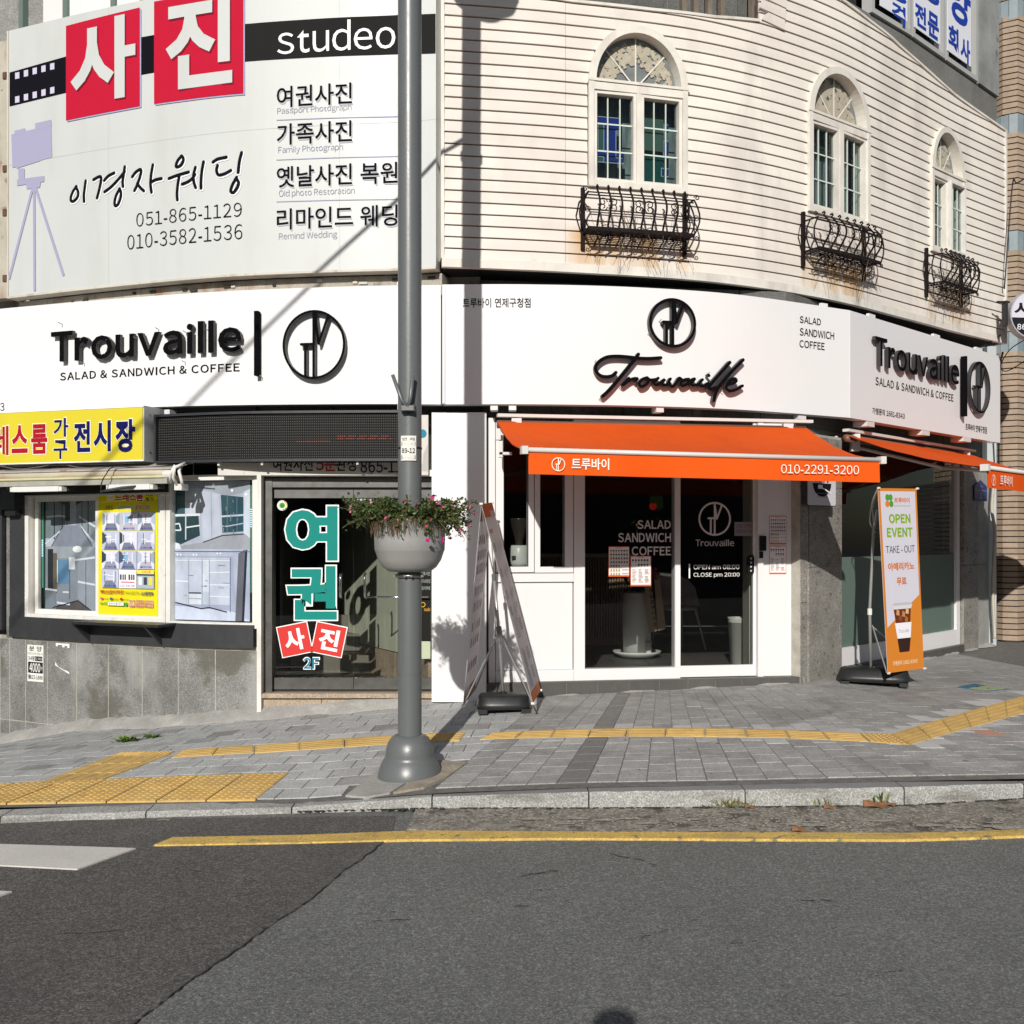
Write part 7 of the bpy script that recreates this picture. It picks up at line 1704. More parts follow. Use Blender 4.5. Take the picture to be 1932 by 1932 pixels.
mb = MB(); mb.lathe([(0.19, zp(1478))]+prof, PX, PY, 40); mb.build('foot', m_pole, lp, smooth=True)
mb = MB(); mb.lathe([(.0738, 0), (.085, .01), (.085, .06), (.0738, .07)], PX, PY, 24); mb.v = [(x, y, z+3.95) for x, y, z in mb.v]; mb.build('collar', m_pole, lp, smooth=True)
mb = MB(); mb.tube([(PX, PY, 5.25), (PX, PY, 5.42), (PX+.05, PY, 5.5)], .06, 12); mb.lathe([(0, 5.17), (.14, 5.17), (.24, 5.24), (.27, 5.33), (.20, 5.45), (.07, 5.5), (0, 5.5)], PX+.10, PY, 24); mb.build('lamp_head', m_pole, lp, smooth=True)
mb = MB(); mb.lathe([(0, 5.15), (.13, 5.155), (.13, 5.169), (0, 5.169)], PX+.10, PY, 20); mb.build('lens', M('lamp_lens', (.7, .7, .65), .2), lp)
# access door on the pole
mb = MB(); n = 8
for k in range(n+1):
    t = math.radians(200+40*k/n); 
    mb.v += [(PX+.0755*math.cos(t), PY+.0755*math.sin(t), zp(1262)), (PX+.0755*math.cos(t), PY+.0755*math.sin(t), zp(1100))]
for k in range(n): mb.face((2*k, 2*k+2, 2*k+3, 2*k+1))
mb.build('hatch', m_pole, lp, smooth=True)
mb = MB(); mb.lathe([(.0765, zp(1271)), (.0765, zp(1268))], PX, PY, 24); mb.build('hatch_band', m_pole, lp, smooth=True)
# V bracket
for pts in ([(745, 713), (762, 760), (772, 772)], [(782, 713), (778, 755), (774, 772)]):
    mb = MB(); mb.tube([((x-CX)*PS, PY-.12, zp(y)) for x, y in pts], .0115, 8); mb.build('flag_holder', m_pole, lp, smooth=True)
mb = MB(); mb.add([((x-CX)*PS, PY-.076-.0, zp(y)) for x, y in ((759, 780), (786, 780), (786, 766), (759, 766))]+[((x-CX)*PS, PY-.13, zp(y)) for x, y in ((762, 779), (784, 779), (784, 770), (762, 770))], [(0,1,2,3), (4,5,6,7), (0,1,5,4), (2,3,7,6), (0,3,7,4), (1,2,6,5)]); mb.build('holder_plate', m_pole, lp)
# straps
for y in (846, 1087):
    mb = MB(); mb.lathe([(.075, zp(y+1.6)), (.0765, zp(y+1.6)), (.0765, zp(y-1.6)), (.075, zp(y-1.6))], PX, PY, 24); mb.build('strap', m_black, lp, smooth=True)
# number plate
PL_ = [(PX+.079*math.sin(t), PY-.079*math.cos(t)) for t in [math.radians(-42+10*k) for k in range(8)]]
NS = Surf(PL_)
npl = thing('number_plate', PX, PY-.08, zp(868), 'small white plate reading 89-12 strapped to the grey lamp post', 'number plate')
a, b = NS.hit(757), NS.hit(785); z0, z1 = zp(869)*.988, zp(822)*.988
mb = MB(); mb.box(a, b, .003, .0, z0, z1, 6); mb.build('plate', C('E2E1DA'), npl, NS)
pr = Print(NS, .004); w, h = b-a, z1-z0
pr.rect(a+w*.06, b-w*.06, z0+h*.60, z0+h*.76, '1A1A1C'); pr.text('연 제', (a+w*.1, b-w*.1, z0+h*.80, z0+h*.92), '2A2A2C', bold=.0); pr.text('연제로', (a+w*.2, b-w*.2, z0+h*.63, z0+h*.73), 'E8E8E2', bold=.0)
pr.text('89-12', (a+w*.08, b-w*.08, z0+h*.30, z0+h*.50), '17171A', bold=.02); pr.rect(a+w*.06, b-w*.06, z0+h*.05, z0+h*.22, '2A2A2C'); pr.text('665-4671-3', (a+w*.12, b-w*.12, z0+h*.08, z0+h*.15), 'DADAD4', bold=.0); pr.build('print', npl)

# planter bowl and petunias
m_bowl = M('bowl_grey', (.31, .31, .305), .55, noise=.05, nscale=6, bump=.001, bscale=70, streak=((.22, .21, .19), .35, 8, (1, 1, .3)))
pb = thing('planter_bowl', PX, PY, zp(1080), 'light grey round planter bowl clamped halfway up the lamp post', 'planter')
mb = MB(); zt2, zb2 = zp(984), zp(1079)
P = [(.075, zb2), (.13, zb2+.004), (.165, zb2+.03), (.195, zb2+.075), (.213, zb2+.13), (.2165, zb2+.135), (.219, zb2+.2), (.2215, zt2), (.228, zt2+.004), (.226, zt2+.014), (.212, zt2+.012), (.21, zt2-.03), (.075, zt2-.03)]
mb.lathe(P, PX, PY, 44); mb.build('bowl', m_bowl, pb, smooth=True)
mb = MB(); mb.lathe([(.075, zb2-.035), (.085, zb2-.035), (.085, zb2-.01), (.075, zb2-.01)], PX, PY, 24); mb.build('clamp', M('clamp_metal', (.25, .25, .25), .35, metal=.8), pb, smooth=True)
for dx in (-.085, -.02, .02, .085): mb = MB(); mb.tube([(PX+dx, PY-.11, zb2-.022), (PX+dx, PY-.05, zb2-.022)], .008, 6); mb.build('clamp_bolt', MC['clamp_metal'], pb)
fp = thing('petunia', PX, PY, zt2, 'trailing pink petunias spilling over the grey planter bowl', 'flowering plant')
rng = random.Random(3)
m_lf = [M('leaf_a', (.075, .115, .03), .5, var=0, noise=.3, nscale=60), M('leaf_b', (.045, .08, .02), .5, noise=.3, nscale=60), M('leaf_c', (.14, .13, .045), .6, noise=.3, nscale=60)]
leaf = MB(); stem = MB(); dry = MB(); tips = []
for k in range(300):
    t = rng.uniform(0, 2*math.pi); right = math.cos(t) > .1
    r0 = rng.uniform(.10, .2); x0, y0 = PX+r0*math.cos(t), PY+r0*math.sin(t); reach = rng.uniform(.03, .20)+(.10 if abs(math.cos(t)) > .55 else 0)*rng.random()
    hang = rng.random() < (.5 if right else .3); h = rng.uniform(.02, .10) if not hang else rng.uniform(-.16 if right else -.10, .03)
    if abs(math.cos(t)) < .5: h = rng.uniform(-.11, .11); reach *= .7
    P = []; 
    for q in range(6):
        u = q/5; rr = r0+reach*u; zz = zt2+.0+.05*math.sin(math.pi*u*.7)+h*u*u; P.append((PX+rr*math.cos(t+.25*u*math.sin(k)), PY+rr*math.sin(t+.25*u*math.sin(k)), zz))
    (stem if rng.random() < .7 else dry).tube(P, .0022, 3, False); tips.append(P[-1])
    for q in range(30):
        u = rng.random()**.8; i = min(4, int(u*5)); f = u*5-i; p = Vector(P[i])*(1-f)+Vector(P[i+1])*f+Vector((rng.gauss(0, .012), rng.gauss(0, .012), rng.gauss(0, .012)))
        L_ = rng.uniform(.014, .034); d = Vector((rng.gauss(0, 1), rng.gauss(0, 1), rng.gauss(.3, .8))).normalized(); n = d.cross(Vector((rng.random(), rng.random(), rng.random()))).normalized()*L_*.32; c = p+d*L_*.5
        leaf.cur = 0 if rng.random() < .5 else (1 if rng.random() < .7 else 2); up_ = d.cross(n).normalized()*L_*.12
        leaf.add([p, c+n+up_, p+d*L_, c-n+up_], [(0, 1, 2), (0, 2, 3)])
for k in range(110):   # bare brown stems over the front rim
    t = math.radians(rng.uniform(195, 345)); P = []; r0 = .2; L_ = rng.uniform(.04, .13)
    for q in range(5):
        u = q/4; P.append((PX+(r0+.045*math.sin(u*2))*math.cos(t+rng.uniform(-.05, .05)), PY+(r0+.045*math.sin(u*2))*math.sin(t), zt2+.03*math.sin(u*2.4)-L_*u*u+.01+rng.uniform(-.006, .006)))
    dry.tube(P, .0018, 3, False)
leaf.build('foliage', m_lf, fp, kind='stuff'); stem.build('stems', M('stem_green', (.09, .11, .03), .7), fp, kind='stuff'); dry.build('dry_stems', M('stem_brown', (.11, .065, .03), .8), fp, kind='stuff')
m_fl = [M('petal_pink', (.62, .10, .28), .5), M('petal_magenta', (.55, .02, .25), .5), M('petal_pale', (.72, .30, .45), .5)]
tips.sort(key=lambda p: p[1]); cand = [p for p in tips if p[1] < PY+.1]
for k in range(40):
    if k < 22: p = Vector(rng.choice(cand))
    else:
        t = math.radians(rng.uniform(-75, 10)); r = rng.uniform(.17, .33); p = Vector((PX+r*math.cos(t), PY+r*math.sin(t), zt2+rng.uniform(-.13, .09)))
    d = (Vector((p.x-PX, -.25, .12+rng.uniform(-.2, .2)))+Vector((rng.uniform(-.2, .2), 0, 0))).normalized(); a_ = d.cross(Vector((0, 0, 1))).normalized(); b_ = a_.cross(d); R = rng.uniform(.010, .017); p = p+d*.012
    vs = [tuple(p-d*.018)]
    for q in range(10):
        t = 2*math.pi*q/10; rr = R*(1 if q % 2 == 0 else .8); vs.append(tuple(p+(a_*math.cos(t)+b_*math.sin(t))*rr+d*(.003 if q % 2 else .0)))
    mb = MB(); mb.add(vs, [(0, 1+q, 1+(q+1) % 10) for q in range(10)]); mb.build('blossom', m_fl[1] if (k > 22 and rng.random() < .45) else m_fl[0 if rng.random() < .6 else 2], fp)

# ------------------------------------------------------------------ A-shaped banner stand and the coffee banner
def wbase(t, cx, cy, gz, L_, W_, Hh, ang, mat):
    ca, sa2 = math.cos(ang), math.sin(ang); T = lambda u, v, w: (cx+u*ca-v*sa2, cy+u*sa2+v*ca, gz+w)
    prof = []
    def ringp(l, w, z, n=20, e=.5):
        out = []
        for k in range(n):
            a = 2*math.pi*k/n; c, s = math.cos(a), math.sin(a); out.append(T(l/2*abs(c)**e*(1 if c > 0 else -1), w/2*abs(s)**e*(1 if s > 0 else -1), z))
        return out
    R = [ringp(L_*.94, W_*.92, .028), ringp(L_, W_, .045), ringp(L_, W_, Hh*.5), ringp(L_*.985, W_*.96, Hh*.56), ringp(L_*.94, W_*.86, Hh*.88), ringp(L_*.86, W_*.7, Hh), ringp(L_*.3, W_*.3, Hh*1.05)]
    mb = MB(); n = 20
    for r in R: mb.v += r
    for i in range(len(R)-1):
        for k in range(n): mb.face((i*n+k, i*n+(k+1) % n, (i+1)*n+(k+1) % n, (i+1)*n+k))
    mb.face([(len(R)-1)*n+k for k in range(n)]); mb.face(list(range(n))[::-1]); mb.build('weight_base', mat, t, smooth='auto')
    for u in (-1, 1):
        for v in (-1, 1):
            mb = MB(); c = [T(u*L_*.40+du, v*W_*.34+dv, 0) for du, dv in ((-.035, -.035), (.035, -.035), (.035, .035), (-.035, .035))]; mb.add([(p[0], p[1], gz) for p in c]+[(p[0], p[1], gz+.034) for p in c], [(3,2,1,0), (4,5,6,7), (0,1,5,4), (1,2,6,5), (2,3,7,6), (3,0,4,7)]); mb.build('foot', mat, t)
    mb = MB(); mb.lathe([(.02, gz+Hh*.9), (.028, gz+Hh*.9), (.028, gz+Hh*1.12), (.018, gz+Hh*1.15)], cx, cy, 12); mb.build('socket', mat, t)
m_base = M('base_plastic', (.017, .019, .020), .42, noise=.15, nscale=20)
m_tube = M('tube_alu', (.50, .50, .49), .3, metal=.6)
bx_, by_ = gp(950, 1346); by_ += .08; bx_ = (950-CX)/K*by_; gz = G(bx_, by_)
bs = thing('banner_stand', bx_, by_, gz, 'two-sided banner stand seen nearly edge-on in front of the white pillar', 'banner stand')
wbase(bs, bx_, by_, gz, .415, .27, .135, .06, m_base)
def q3(px, py, Y): return Vector(((px-CX)/K*Y, Y, (HY-py)/K*Y))
Yb = by_
pole_top = q3(936, 1110, Yb); hub = q3(941.5, 1190, Yb)
mb = MB(); mb.tube([q3(950, 1322, Yb), q3(941, 1190, Yb), q3(932, 1090, Yb)], .0125, 8); mb.build('pole', m_tube, bs, smooth=True)
mb = MB(); mb.tube([q3(932, 1095, Yb), q3(931, 1083, Yb)], .016, 8); mb.build('joint', m_pole, bs)
mb = MB(); mb.tube([q3(942.5, 1196, Yb), q3(940.5, 1182, Yb)], .022, 8); mb.build('hub', M('hub_grey', (.2, .2, .2), .5), bs)
N1, F1 = by_-.33, by_+.27
TL, TR = q3(908, 951, N1+.03), q3(928, 948, F1-.06)
BLn, BLf = q3(874, 1331, N1), q3(896, 1302, F1)
BRn, BRf = q3(1005, 1327, N1), q3(1020, 1302, F1)
m_ban = bpy.data.materials.new('banner_film'); m_ban.use_nodes = True
N_ = m_ban.node_tree.nodes; L_n = m_ban.node_tree.links; N_.clear(); o_ = N_.new('ShaderNodeOutputMaterial'); d1 = N_.new('ShaderNodeBsdfDiffuse'); t1 = N_.new('ShaderNodeBsdfTranslucent'); x1 = N_.new('ShaderNodeMixShader'); tr1 = N_.new('ShaderNodeBsdfTransparent'); x2 = N_.new('ShaderNodeMixShader')
d1.inputs[0].default_value = (.85, .82, .83, 1); t1.inputs[0].default_value = (.88, .84, .84, 1); x1.inputs[0].default_value = .5; x2.inputs[0].default_value = .12
L_n.new(d1.outputs[0], x1.inputs[1]); L_n.new(t1.outputs[0], x1.inputs[2]); L_n.new(x1.outputs[0], x2.inputs[1]); L_n.new(tr1.outputs[0], x2.inputs[2]); L_n.new(x2.outputs[0], o_.inputs[0])
def panel(nm, tl, tr, br, bl, orange, prints):
    n_ = (tr-tl).cross(bl-tl).normalized()*.0015; P = lambda u, v: (tl*(1-u)+tr*u)*(1-v)+(bl*(1-u)+br*u)*v
    mb = MB(); g = [(0, 0), (1, 0), (1, 1), (0, 1)]; V = [P(u, v) for u, v in g]; mb.add([v+n_ for v in V]+[v-n_ for v in V], [(0,1,2,3), (7,6,5,4), (0,1,5,4), (1,2,6,5), (2,3,7,6), (3,0,4,7)]); o = mb.build(nm, m_ban, bs)
    for i, (u0, v0, u1, v1, c) in enumerate(prints):
        for sgn in (1, -1):
            k = n_*(1.3+.05*i)*sgn; mb = MB(); mb.add([P(u0, v0)+k, P(u1, v0)+k, P(u1, v1)+k, P(u0, v1)+k], [(0,1,2,3)]); mb.build('print', C(c), o)
    return o
OR = 'C0623A'
pr_ = [(0, 0, 1, .07, OR), (0, .95, 1, 1, 'C8703C'), (.1, .13, .45, .15, 'C09A8C')]
rng = random.Random(8)
for v in (.2, .33, .44, .52): pr_ += [(.12, v, .3, v+.045, 'AFA69A'), (.5, v+.01, .66, v+.05, '9EA098'), (.75, v, .85, v+.03, 'A8A4A4')]
for v in (.59, .74, .84): pr_ += [(.15, v, .35, v+.004, 'C88A80')]+[(.2+.0*q, v+.012+.011*q, .42, v+.018+.011*q, '9C9AA2') for q in range(8)]+[(.62, v+.012+.013*q, .85, v+.019+.013*q, 'A2A0A8') for q in range(5)]
panel('banner_panel', TL, TR, BRf, BRn, 1, pr_)
pl_ = [(0, 0, 1, .09, 'A68474'), (0, .93, 1, 1, 'A07C66')]
for v in (.16, .24, .31, .42, .50, .60, .68, .80): pl_ += [(.12+.2*q, v, .22+.2*q, v+.045, '9E9794') for q in range(4)]
panel('banner_panel', TL, TR, BLf, BLn, 1, pl_)
for p in (TL, TR, BRn, BRf, BLn): mb = MB(); mb.tube([p-Vector((.012, .01, 0)), p+Vector((.012, -.012, 0))], .010, 8); mb.build('knob', m_pwo, bs)
for p in (BLn, BLf, BRn, BRf): mb = MB(); mb.tube([hub, p], .0055, 6); mb.build('strut', m_tube, bs)
for p in (TL, TR): mb = MB(); mb.tube([q3(932, 1085, Yb), (q3(932, 1085, Yb)+p)/2+Vector((-.01, 0, -.02)), p], .0055, 6); mb.build('strut', m_tube, bs)

bx2, by2 = gp(1648, 1292); by2 += .05; bx2 = (1648-CX)/K*by2; gz2 = G(bx2, by2)
ob = thing('banner_stand', bx2, by2, gz2, 'tall orange and white coffee banner on a black base by the right window', 'banner stand')
wbase(ob, bx2, by2, gz2, .60, .34, .14, -.3, m_base)
Y2 = by2; pb0 = q3(1643, 1272, Y2)
mb = MB(); mb.tube([pb0, q3(1641, 1150, Y2), q3(1648, 1000, Y2-.02), q3(1655, 962, Y2-.03)], .0135, 8); mb.build('pole', m_tube, ob, smooth=True)
mb = MB(); mb.tube([q3(1641, 1160, Y2), q3(1641, 1148, Y2)], .02, 8); mb.build('joint', m_pwo, ob)
OL, OR_ = by2-.38, by2-.08
P0, P1, P2_, P3 = q3(1656, 921, OL), q3(1729, 922, OR_), q3(1743, 1261, OR_+.03), q3(1675, 1270, OL+.03)
pn0 = (P1-P0).cross(P3-P0); r2 = Vector(((1743-CX)/K, 1, (HY-1261)/K)); P2_ = r2*(P0.dot(pn0)/r2.dot(pn0))
BS_up = (P0-P3).normalized(); BS_r = (P1-P0).normalized(); bn_ = BS_r.cross(BS_up).normalized()*-1
if bn_.y > 0: bn_ = -bn_
Wd = ((P1-P0).length+(P2_-P3).length)/2; Hd = ((P0-P3).length+(P1-P2_).length)/2
class PSurf:
    smooth = False; p = []
    def map(s, v):
        u, w = v[0]/Wd, 1-v[2]/Hd; q = (P0*(1-u)+P1*u)*(1-w)+(P3*(1-u)+P2_*u)*w + bn_*v[1]; return tuple(q)
    def nseg(s, a, b): return 1
BP = PSurf(); mb = MB(); mb.box(0, Wd, 0, -.003, 0, Hd); mb.build('banner_cloth', M('banner_back', (.66, .655, .68), .6), ob, BP)
pr = Print(BP, .0005); G_ = lambda x: Wd*x; Z_ = lambda y: Hd*(1-y)
BO, BW_ = 'D2812E', 'CFCDDA'
pr.rect(0, Wd, 0, Hd, BO); pr.rect(G_(.055), G_(.955), Z_(.99), Z_(.016), BW_); pr.poly([(0, 0), (Wd, 0), (Wd, Z_(.588)), (G_(.955), Z_(.588)), (G_(.055), Z_(.755)), (0, Z_(.755))], BO)
def bt(t, x0, y0, x1, y1, c, bo=.02, sh=None):
    bx = (G_(x0), G_(x1), Z_(y1), Z_(y0))
    if sh: pr.text(t, (bx[0]+.004, bx[1]+.004, bx[2]-.005, bx[3]-.005), sh, bold=bo)
    pr.text(t, bx, c, bold=bo)
for dx, dy, c in ((.23, .05, '4E9A3A'), (.31, .05, '4E9A3A'), (.32, .085, '4E9A3A'), (.22, .085, 'E07A33')): pr.circ(G_(dx), Z_(dy), Wd*.055, c)
bt('트루바이', .40, .05, .80, .08, 'D2713A', .03); pr.rect(G_(.38), G_(.82), Z_(.098), Z_(.093), 'A9B9A4')
bt('OPEN', .24, .14, .80, .19, '6FA83A', .035, 'D9C24A'); bt('EVENT', .17, .215, .84, .265, '6FA83A', .035, 'D9C24A'); bt('TAKE - OUT', .12, .313, .88, .353, '1C1C30', .0)
bt('아메리카노', .15, .405, .85, .448, 'D07A3C', .04); bt('무료', .36, .487, .62, .53, 'D07A3C', .04)
bt('가맹문의 1661-8343', .14, .94, .82, .965, 'E6D2B4', .02)
cx_ = .47
def cup(xa, ya, xb, yb, xc, xd, c): pr.poly([(G_(xc), Z_(yb)), (G_(xd), Z_(yb)), (G_(xb), Z_(ya)), (G_(xa), Z_(ya))], c)
pr.rect(G_(.455), G_(.475), Z_(.66), Z_(.55), 'D2D0DC')
cup(.21, .64, .75, .66, .24, .70, 'D5D2DA'); cup(.25, .625, .68, .64, .21, .75, 'BDBAC4'); cup(.24, .66, .70, .735, .28, .67, '6B3018'); 
for a_, b_, c in ((.30, .67, 'C99A6A'), (.45, .68, 'B98458'), (.55, .665, 'D8B48C'), (.36, .70, '8A4A24'), (.52, .71, 'A8683C')): pr.poly([(G_(a_), Z_(b_+.02)), (G_(a_+.08), Z_(b_+.025)), (G_(a_+.09), Z_(b_)), (G_(a_+.02), Z_(b_-.012))], c)
cup(.25, .735, .70, .82, .30, .66, 'ECEAF0'); cup(.30, .82, .66, .895, .34, .61, '35201E'); pr.text('Trouvaille', (G_(.34), G_(.62), Z_(.79), Z_(.77)), '6A6A86', bold=-.01)
pr.build('print', ob)
for k, p in enumerate((P0, P1, P2_, P3)): mb = MB(); mb.tube([p-BS_r*.01+bn_*.01, p+BS_r*.012+bn_*.01], .010, 8); mb.build('knob', m_pwo, ob)
mb = MB(); mb.tube([P0+BS_r*.0, q3(1646, 960, Y2-.1), q3(1648, 985, Y2-.02)], .0055, 6); mb.build('strut', m_tube, ob)
mb = MB(); mb.tube(catmull([P0, q3(1645, 950, OL+.1), q3(1641, 985, Y2-.05), q3(1652, 1005, Y2-.02)], 5), .006, 6); mb.build('strut', m_tube, ob)
mb = MB(); mb.tube([q3(1646, 1180, Y2-.02), P3+Vector((0, .02, 0))], .006, 6); mb.build('strut', m_tube, ob)
mb = MB(); mb.tube([q3(1660, 1000, Y2-.03), P1+Vector((0, .02, 0))], .006, 6); mb.build('strut', m_tube, ob)
mb = MB(); mb.tube([q3(1646, 1182, Y2-.02), P2_+Vector((0, .02, 0))], .006, 6); mb.build('strut', m_tube, ob)

# ------------------------------------------------------------------ pipes and brick building at the right
pp = thing('drain_pipe', *p2xy(1868, 12.35), -1.28, 'pale drain pipe with bent flexible hose between the corner building and the brick wall', 'pipe')
mb = MB(); x, y = p2xy(1866, 12.28); mb.box(x-.05, x+.06, y-.06, y+.1, -1.3, 2.3); mb.build('duct', M('pale_duct', (.46, .49, .50), .6, noise=.1, nscale=3, blot=((.2, .2, .2), .4, 5, .62)), pp)
mb = MB(); mb.tube(catmull([q3(1870, 880, 12.15), q3(1874, 915, 12.1), q3(1871, 960, 12.1), q3(1877, 1000, 12.1), q3(1875, 1060, 12.1), q3(1873, 1120, 12.1), q3(1876, 1180, 12.1), q3(1877, 1205, 12.1)], 4), .018, 6); mb.build('hose', M('hose_cream', (.5, .46, .38), .6, noise=.1), pp, smooth=True)
bk = thing('brick_building', 6.6, 12.8, -1.3, 'tan brick building with blue-grey tile bands at the right edge', 'building')
XB0 = 5.5; YB = 12.75
segs = [(5.35, 6.06, YB+.0, YB-.0), (6.06, 6.20, YB-.10, YB-.16), (6.20, 6.36, YB-.16, YB-.10), (6.36, 8.2, YB, YB)]
SB = Surf([(5.2, YB), (6.02, YB), (6.06, YB-.10), (6.21, YB-.18), (6.36, YB-.10), (6.38, YB), (8.3, YB)])
m_br = M('brick_tan', (.36, .275, .205), .8, noise=.1, nscale=14, var=.09, streak=((.22, .16, .1), .4, 4, (1, 1, .4)))
m_bt = M('tile_bluegrey', (.24, .30, .33), .5, noise=.1, nscale=9, var=.1)
sbox(SB, 'wall_core', M('brick_mortar', (.06, .05, .045), .9), bk, 0, SB.L[-1], -1.35, 7.6, -.4, -.02)
bands = [(3.55, 3.80), (2.30, 2.56), (4.98, 5.24), (6.4, 6.65)]
bl_, rest_ = [], MB()
z = -1.25; row = 0; ch_ = .0715
while z < 7.4:
    inb = [b for b in bands if b[0]-.01 <= z < b[1]]
    if inb:
        s = 0
        while s < SB.L[-1]-.05:
            bl_.append((s, s+.095, inb[0][0], inb[0][1]-.01, m_bt)); s += .1
        z = inb[0][1]+.002; row += 1; continue
    corners = [0]+SB.L[1:]
    for c0, c1 in zip(corners, corners[1:]):
        L_ = c1-c0; n = max(1, round(L_/.21)); off = (row % 2)*.5
        cuts = [c0]+[c0+L_*(k+off)/n for k in range(1, n)]+[c1] if n > 1 else [c0, c1]
        if n > 1 and off: cuts = [c0]+[c0+L_*(k+.5)/n for k in range(0, n)]+[c1]
        for p, q in zip(cuts, cuts[1:]): bl_.append((p+.003, q-.003, z, z+ch_-.014, m_br))
    z += ch_; row += 1
def inview(e):
    x, y = SB.at((e[0]+e[1])/2); px = CX+x/y*K; py = HY-(e[2]+e[3])/2/y*K; return 1866 < px < 1936 and -5 < py < 1220
vis_ = [e for e in bl_ if inview(e)]; oth = [e for e in bl_ if not inview(e)]
vis_.sort(key=lambda e: (e[4] is m_br, abs((e[2]))))
rr_ = {}
for i, e in enumerate(vis_+oth):
    rng_ = random.Random(i); d = -.001+rng_.uniform(-.002, .002)
    if i < 290 and i < len(vis_): sbox(SB, 'brick' if e[4] is m_br else 'tile', e[4], bk, e[0], e[1], e[2], e[3], -.03, d)
    else:
        m_ = rr_.setdefault(e[4].name, (MB(), e[4]))[0]; m_.box(e[0], e[1], d, -.03, e[2], e[3])
for nm, (m_, mt) in rr_.items(): m_.build('bricks_beyond', mt, bk, SB, kind='stuff')
# roller shutter at the extreme right
shp = thing('roller_shutter', 7.0, 12.6, -1.3, 'dark ribbed roller shutter at the extreme right beside the bricks', 'shutter')
for k in range(34): mb = MB(); mb.box(6.30, 8.3, 12.30, 12.34, -1.28+.06*k, -1.28+.06*k+.05); mb.build('slat', M('shutter_dark', (.07, .065, .06), .5, noise=.1), shp)

# ------------------------------------------------------------------ weeds, leaves, litter
def weed(px, py, n, L_, label, mats, spread=.5, ground='G', flat=False):
    x, y = (gp(px, py) if ground == 'G' else hitR(px, py)); zg = G(x, y) if ground == 'G' else zR(x)+.012
    t = thing('weed', x, y, zg, label, 'weed', 'weeds in the pavement joints'); rng = random.Random(int(px)); mb = MB()
    for k in range(n):
        a = rng.uniform(0, 6.28); l = L_*rng.uniform(.5, 1.1); el = rng.uniform(.3, 1.35) if not flat else rng.uniform(.1, .9); d = Vector((math.cos(a)*math.cos(el), math.sin(a)*math.cos(el)*.6, math.sin(el)))
        o = Vector((x+rng.gauss(0, spread), y+rng.gauss(0, .015), zg)); n_ = d.cross(Vector((0, 0, 1))).normalized()*(l*(.22 if flat else .05)); mb.cur = rng.randrange(len(mats))
        m1 = o+d*l*.5; tip = o+d*l-Vector((0, 0, l*.15)); mb.add([o, m1+n_, tip, m1-n_], [(0, 1, 2, 3)])
    mb.build('foliage', mats, t, kind='stuff')
gA, gB, gC = M('weed_green', (.16, .27, .04), .6), M('weed_dark', (.05, .09, .02), .6), M('weed_straw', (.24, .19, .09), .8)
weed(243, 1399, 90, .085, 'larger low green weed at the foot of the granite wall', [gA, gA, gB], .05, flat=True)
weed(288, 1392, 50, .07, 'smaller round green weed near the foot of the granite wall', [gA, gB], .02, flat=True)
weed(1334, 1527, 22, .03, 'small dark weed tuft at the kerb foot below the cafe door', [gB], .015, 'R', flat=True)
weed(1380, 1527, 110, .085, 'dry grass tuft against the kerb near the second kerb joint', [gA, gC, gC], .05, 'R')
weed(1558, 1524, 80, .07, 'half dry grass tuft at the kerb between two kerb joints', [gA, gC, gC], .035, 'R')
weed(1655, 1522, 60, .12, 'tallest grass tuft at the kerb beside brown dead leaves', [gA, gB, gC], .025, 'R')
weed(1925, 1509, 30, .06, 'grass tuft at the kerb touching the right edge of the view', [gA, gB], .02, 'R')
rng = random.Random(21)
for i, (px, py, r, lab) in enumerate(((1512, 1523, .028, 'small brown dead leaf left of the middle kerb tuft'), (1565, 1530, .026, 'brown leaf scrap just below the middle kerb tuft'), (1653, 1526, .055, 'big curled brown leaf lying against the kerb'), (1680, 1524, .03, 'small tan leaf right of the big curled one'), (1415, 1529, .022, 'orange brown leaf beside the dry tuft'), (1508, 1573, .03, 'reddish flat leaf on the edge of the yellow line'))):
    x, y = hitR(px, py); mb = MB(); P = [(x+r*1.2*math.cos(a)*(1+.25*math.sin(3*a)), y+r*.8*math.sin(a), zR(x)+.018+.006*math.cos(a*3)+(.022*r/.05 if math.sin(a) > .3 else 0)) for a in [k*.6283 for k in range(10)]]
    mb.add([(x, y, zR(x)+.018)]+P, [(0, 1+k, 1+(k+1) % 10) for k in range(10)]); mb.build('dead_leaf', M('leaf_dead', (.22, .105, .05), .8, noise=.2, nscale=30), label=lab, category='leaf', group='dead leaves along the kerb')
mb = MB(); rng = random.Random(2)
for k in range(420):     # grit and broken bits in the gutter
    px, py = (rng.uniform(790, 1920), rng.uniform(1530, 1572)); 
    if rng.random() < .5: px = rng.gauss(1500, 220)
    x, y = hitR(px, py)
    if y > 5.82 or x < -.5: continue
    r = rng.uniform(.003, .010); z = zR(x)+.012; mb.add([(x-r, y-r*.6, z), (x+r, y-r*.5, z), (x+r*.3, y+r, z), (x, y, z+r*.8)], [(0, 1, 3), (1, 2, 3), (2, 0, 3)])
mb.build('gravel', M('grit', (.22, .2, .17), .9, noise=.3, nscale=90), kind='stuff', label='loose grit lying in the concrete gutter')
for i, (px, py, r, lab) in enumerate(((309, 1551, .035, 'flat grey twig lying on the old asphalt'), (716, 1377+0, .0, ''),)):
    if not r: continue
    x, y = hitR(px, py)
    mb = MB(); mb.tube([(x-r, y, zR(x)+.01), (x, y+.005, zR(x)+.014), (x+r, y-.003, zR(x)+.01)], .004, 5); mb.build('twig', M('twig', (.2, .17, .13), .9), label=lab, category='twig')
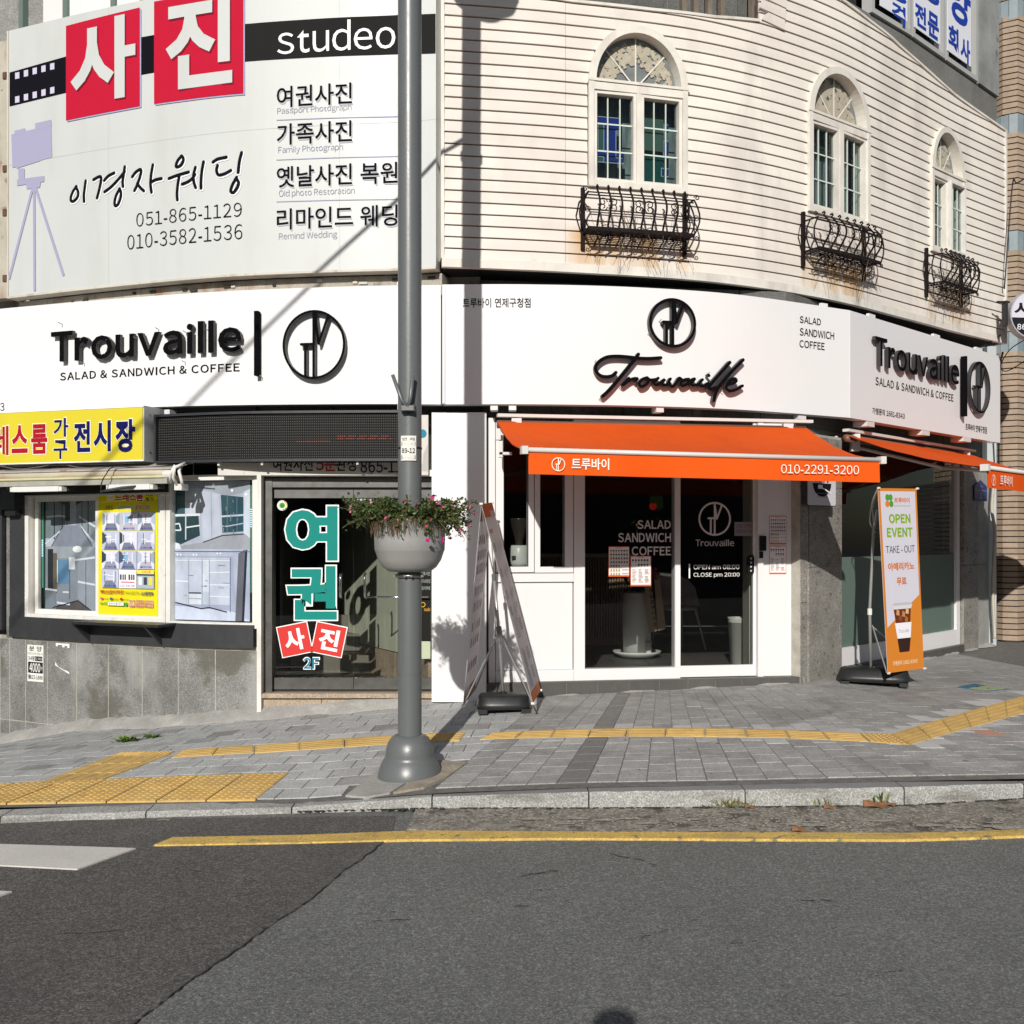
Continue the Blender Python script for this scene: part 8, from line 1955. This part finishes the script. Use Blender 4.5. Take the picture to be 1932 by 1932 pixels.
# ------------------------------------------------------------------ overhead cable and the photographer (both seen by their shadows)
wire('cable', [(PX, PY, 4.18), (-2.0, 4.7, 4.12), (-3.7, 2.6, 4.12), (-7, -1.5, 4.3)], .017, 'overhead cable strung from the lamp post whose shadow crosses the white sign', 5)
pn = bpy.data.meshes.new('person'); J = [(0,0,-.62), (0,0,-.42), (0,0,-.20), (0,.0,-.10), (0,.01,.03), (0,.02,.10), (.19,0,-.22), (.27,.05,-.50), (.12,.16,-.30), (-.19,0,-.22), (-.27,.05,-.50), (-.12,.16,-.30), (.10,0,-.68), (.11,.03,-1.08), (.12,0,-1.58), (-.10,0,-.68), (-.11,.03,-1.08), (-.12,0,-1.58), (.12,.14,-1.61), (-.12,.14,-1.61)]
E_ = [(0,1),(1,2),(2,3),(3,4),(4,5),(2,6),(6,7),(7,8),(2,9),(9,10),(10,11),(0,12),(12,13),(13,14),(0,15),(15,16),(16,17),(14,18),(17,19)]
pn.from_pydata(J, E_, []); po_ = bpy.data.objects.new('person', pn); po_.location = (-.25, -.24, H+.14); COL.objects.link(po_)
md = po_.modifiers.new('skin', 'SKIN'); R_s = [.15,.14,.13,.055,.085,.075,.06,.045,.035,.06,.045,.035,.09,.065,.05,.09,.065,.05,.035,.035]
for v, r in zip(pn.skin_vertices[0].data, R_s): v.radius = (r, r*.85)
pn.skin_vertices[0].data[0].use_root = True
po_.modifiers.new('sub', 'SUBSURF').levels = 1; pn.materials.append(M('dark_clothes', (.05, .05, .06), .8))
tag(po_, 'person in dark clothes whose head casts the shadow at the bottom of the road', 'person')

# ------------------------------------------------------------------ far side of the street: what the panes mirror
m_opp = M('opposite_wall', (.16, .15, .14), .8, noise=.15, nscale=.6)
for i, (x0, x1, y, hh, lab, col) in enumerate(((-26, -9, -19, 5.6, 'brown low block across the street', (.16, .13, .11)), (-8.5, 5, -21, 6.6, 'grey low block across the street', (.15, .15, .15)), (5.5, 24, -20, 5.8, 'dark low block across the street', (.11, .11, .12)))):
    t = thing('street_building', (x0+x1)/2, y, -1.6, lab, 'building', 'buildings behind the viewpoint')
    mb = MB(); mb.box(x0, x1, y-6, y, -1.7, hh); mb.build('wall', M('opp%d' % i, col, .85, noise=.1, nscale=.7), t)
    for r in range(2):
        for c in range(int((x1-x0)/3)):
            mb = MB(); X = x0+1+3*c; mb.box(X, X+1.6, y+.01, y+.06, .2+2.6*r-.6, 1.7+2.6*r-.6); mb.build('window', M('opp_glass', (.03, .035, .04), .15), t)

if GL: bpy.data.objects.remove(GL[1]); bpy.data.curves.remove(GL[0])
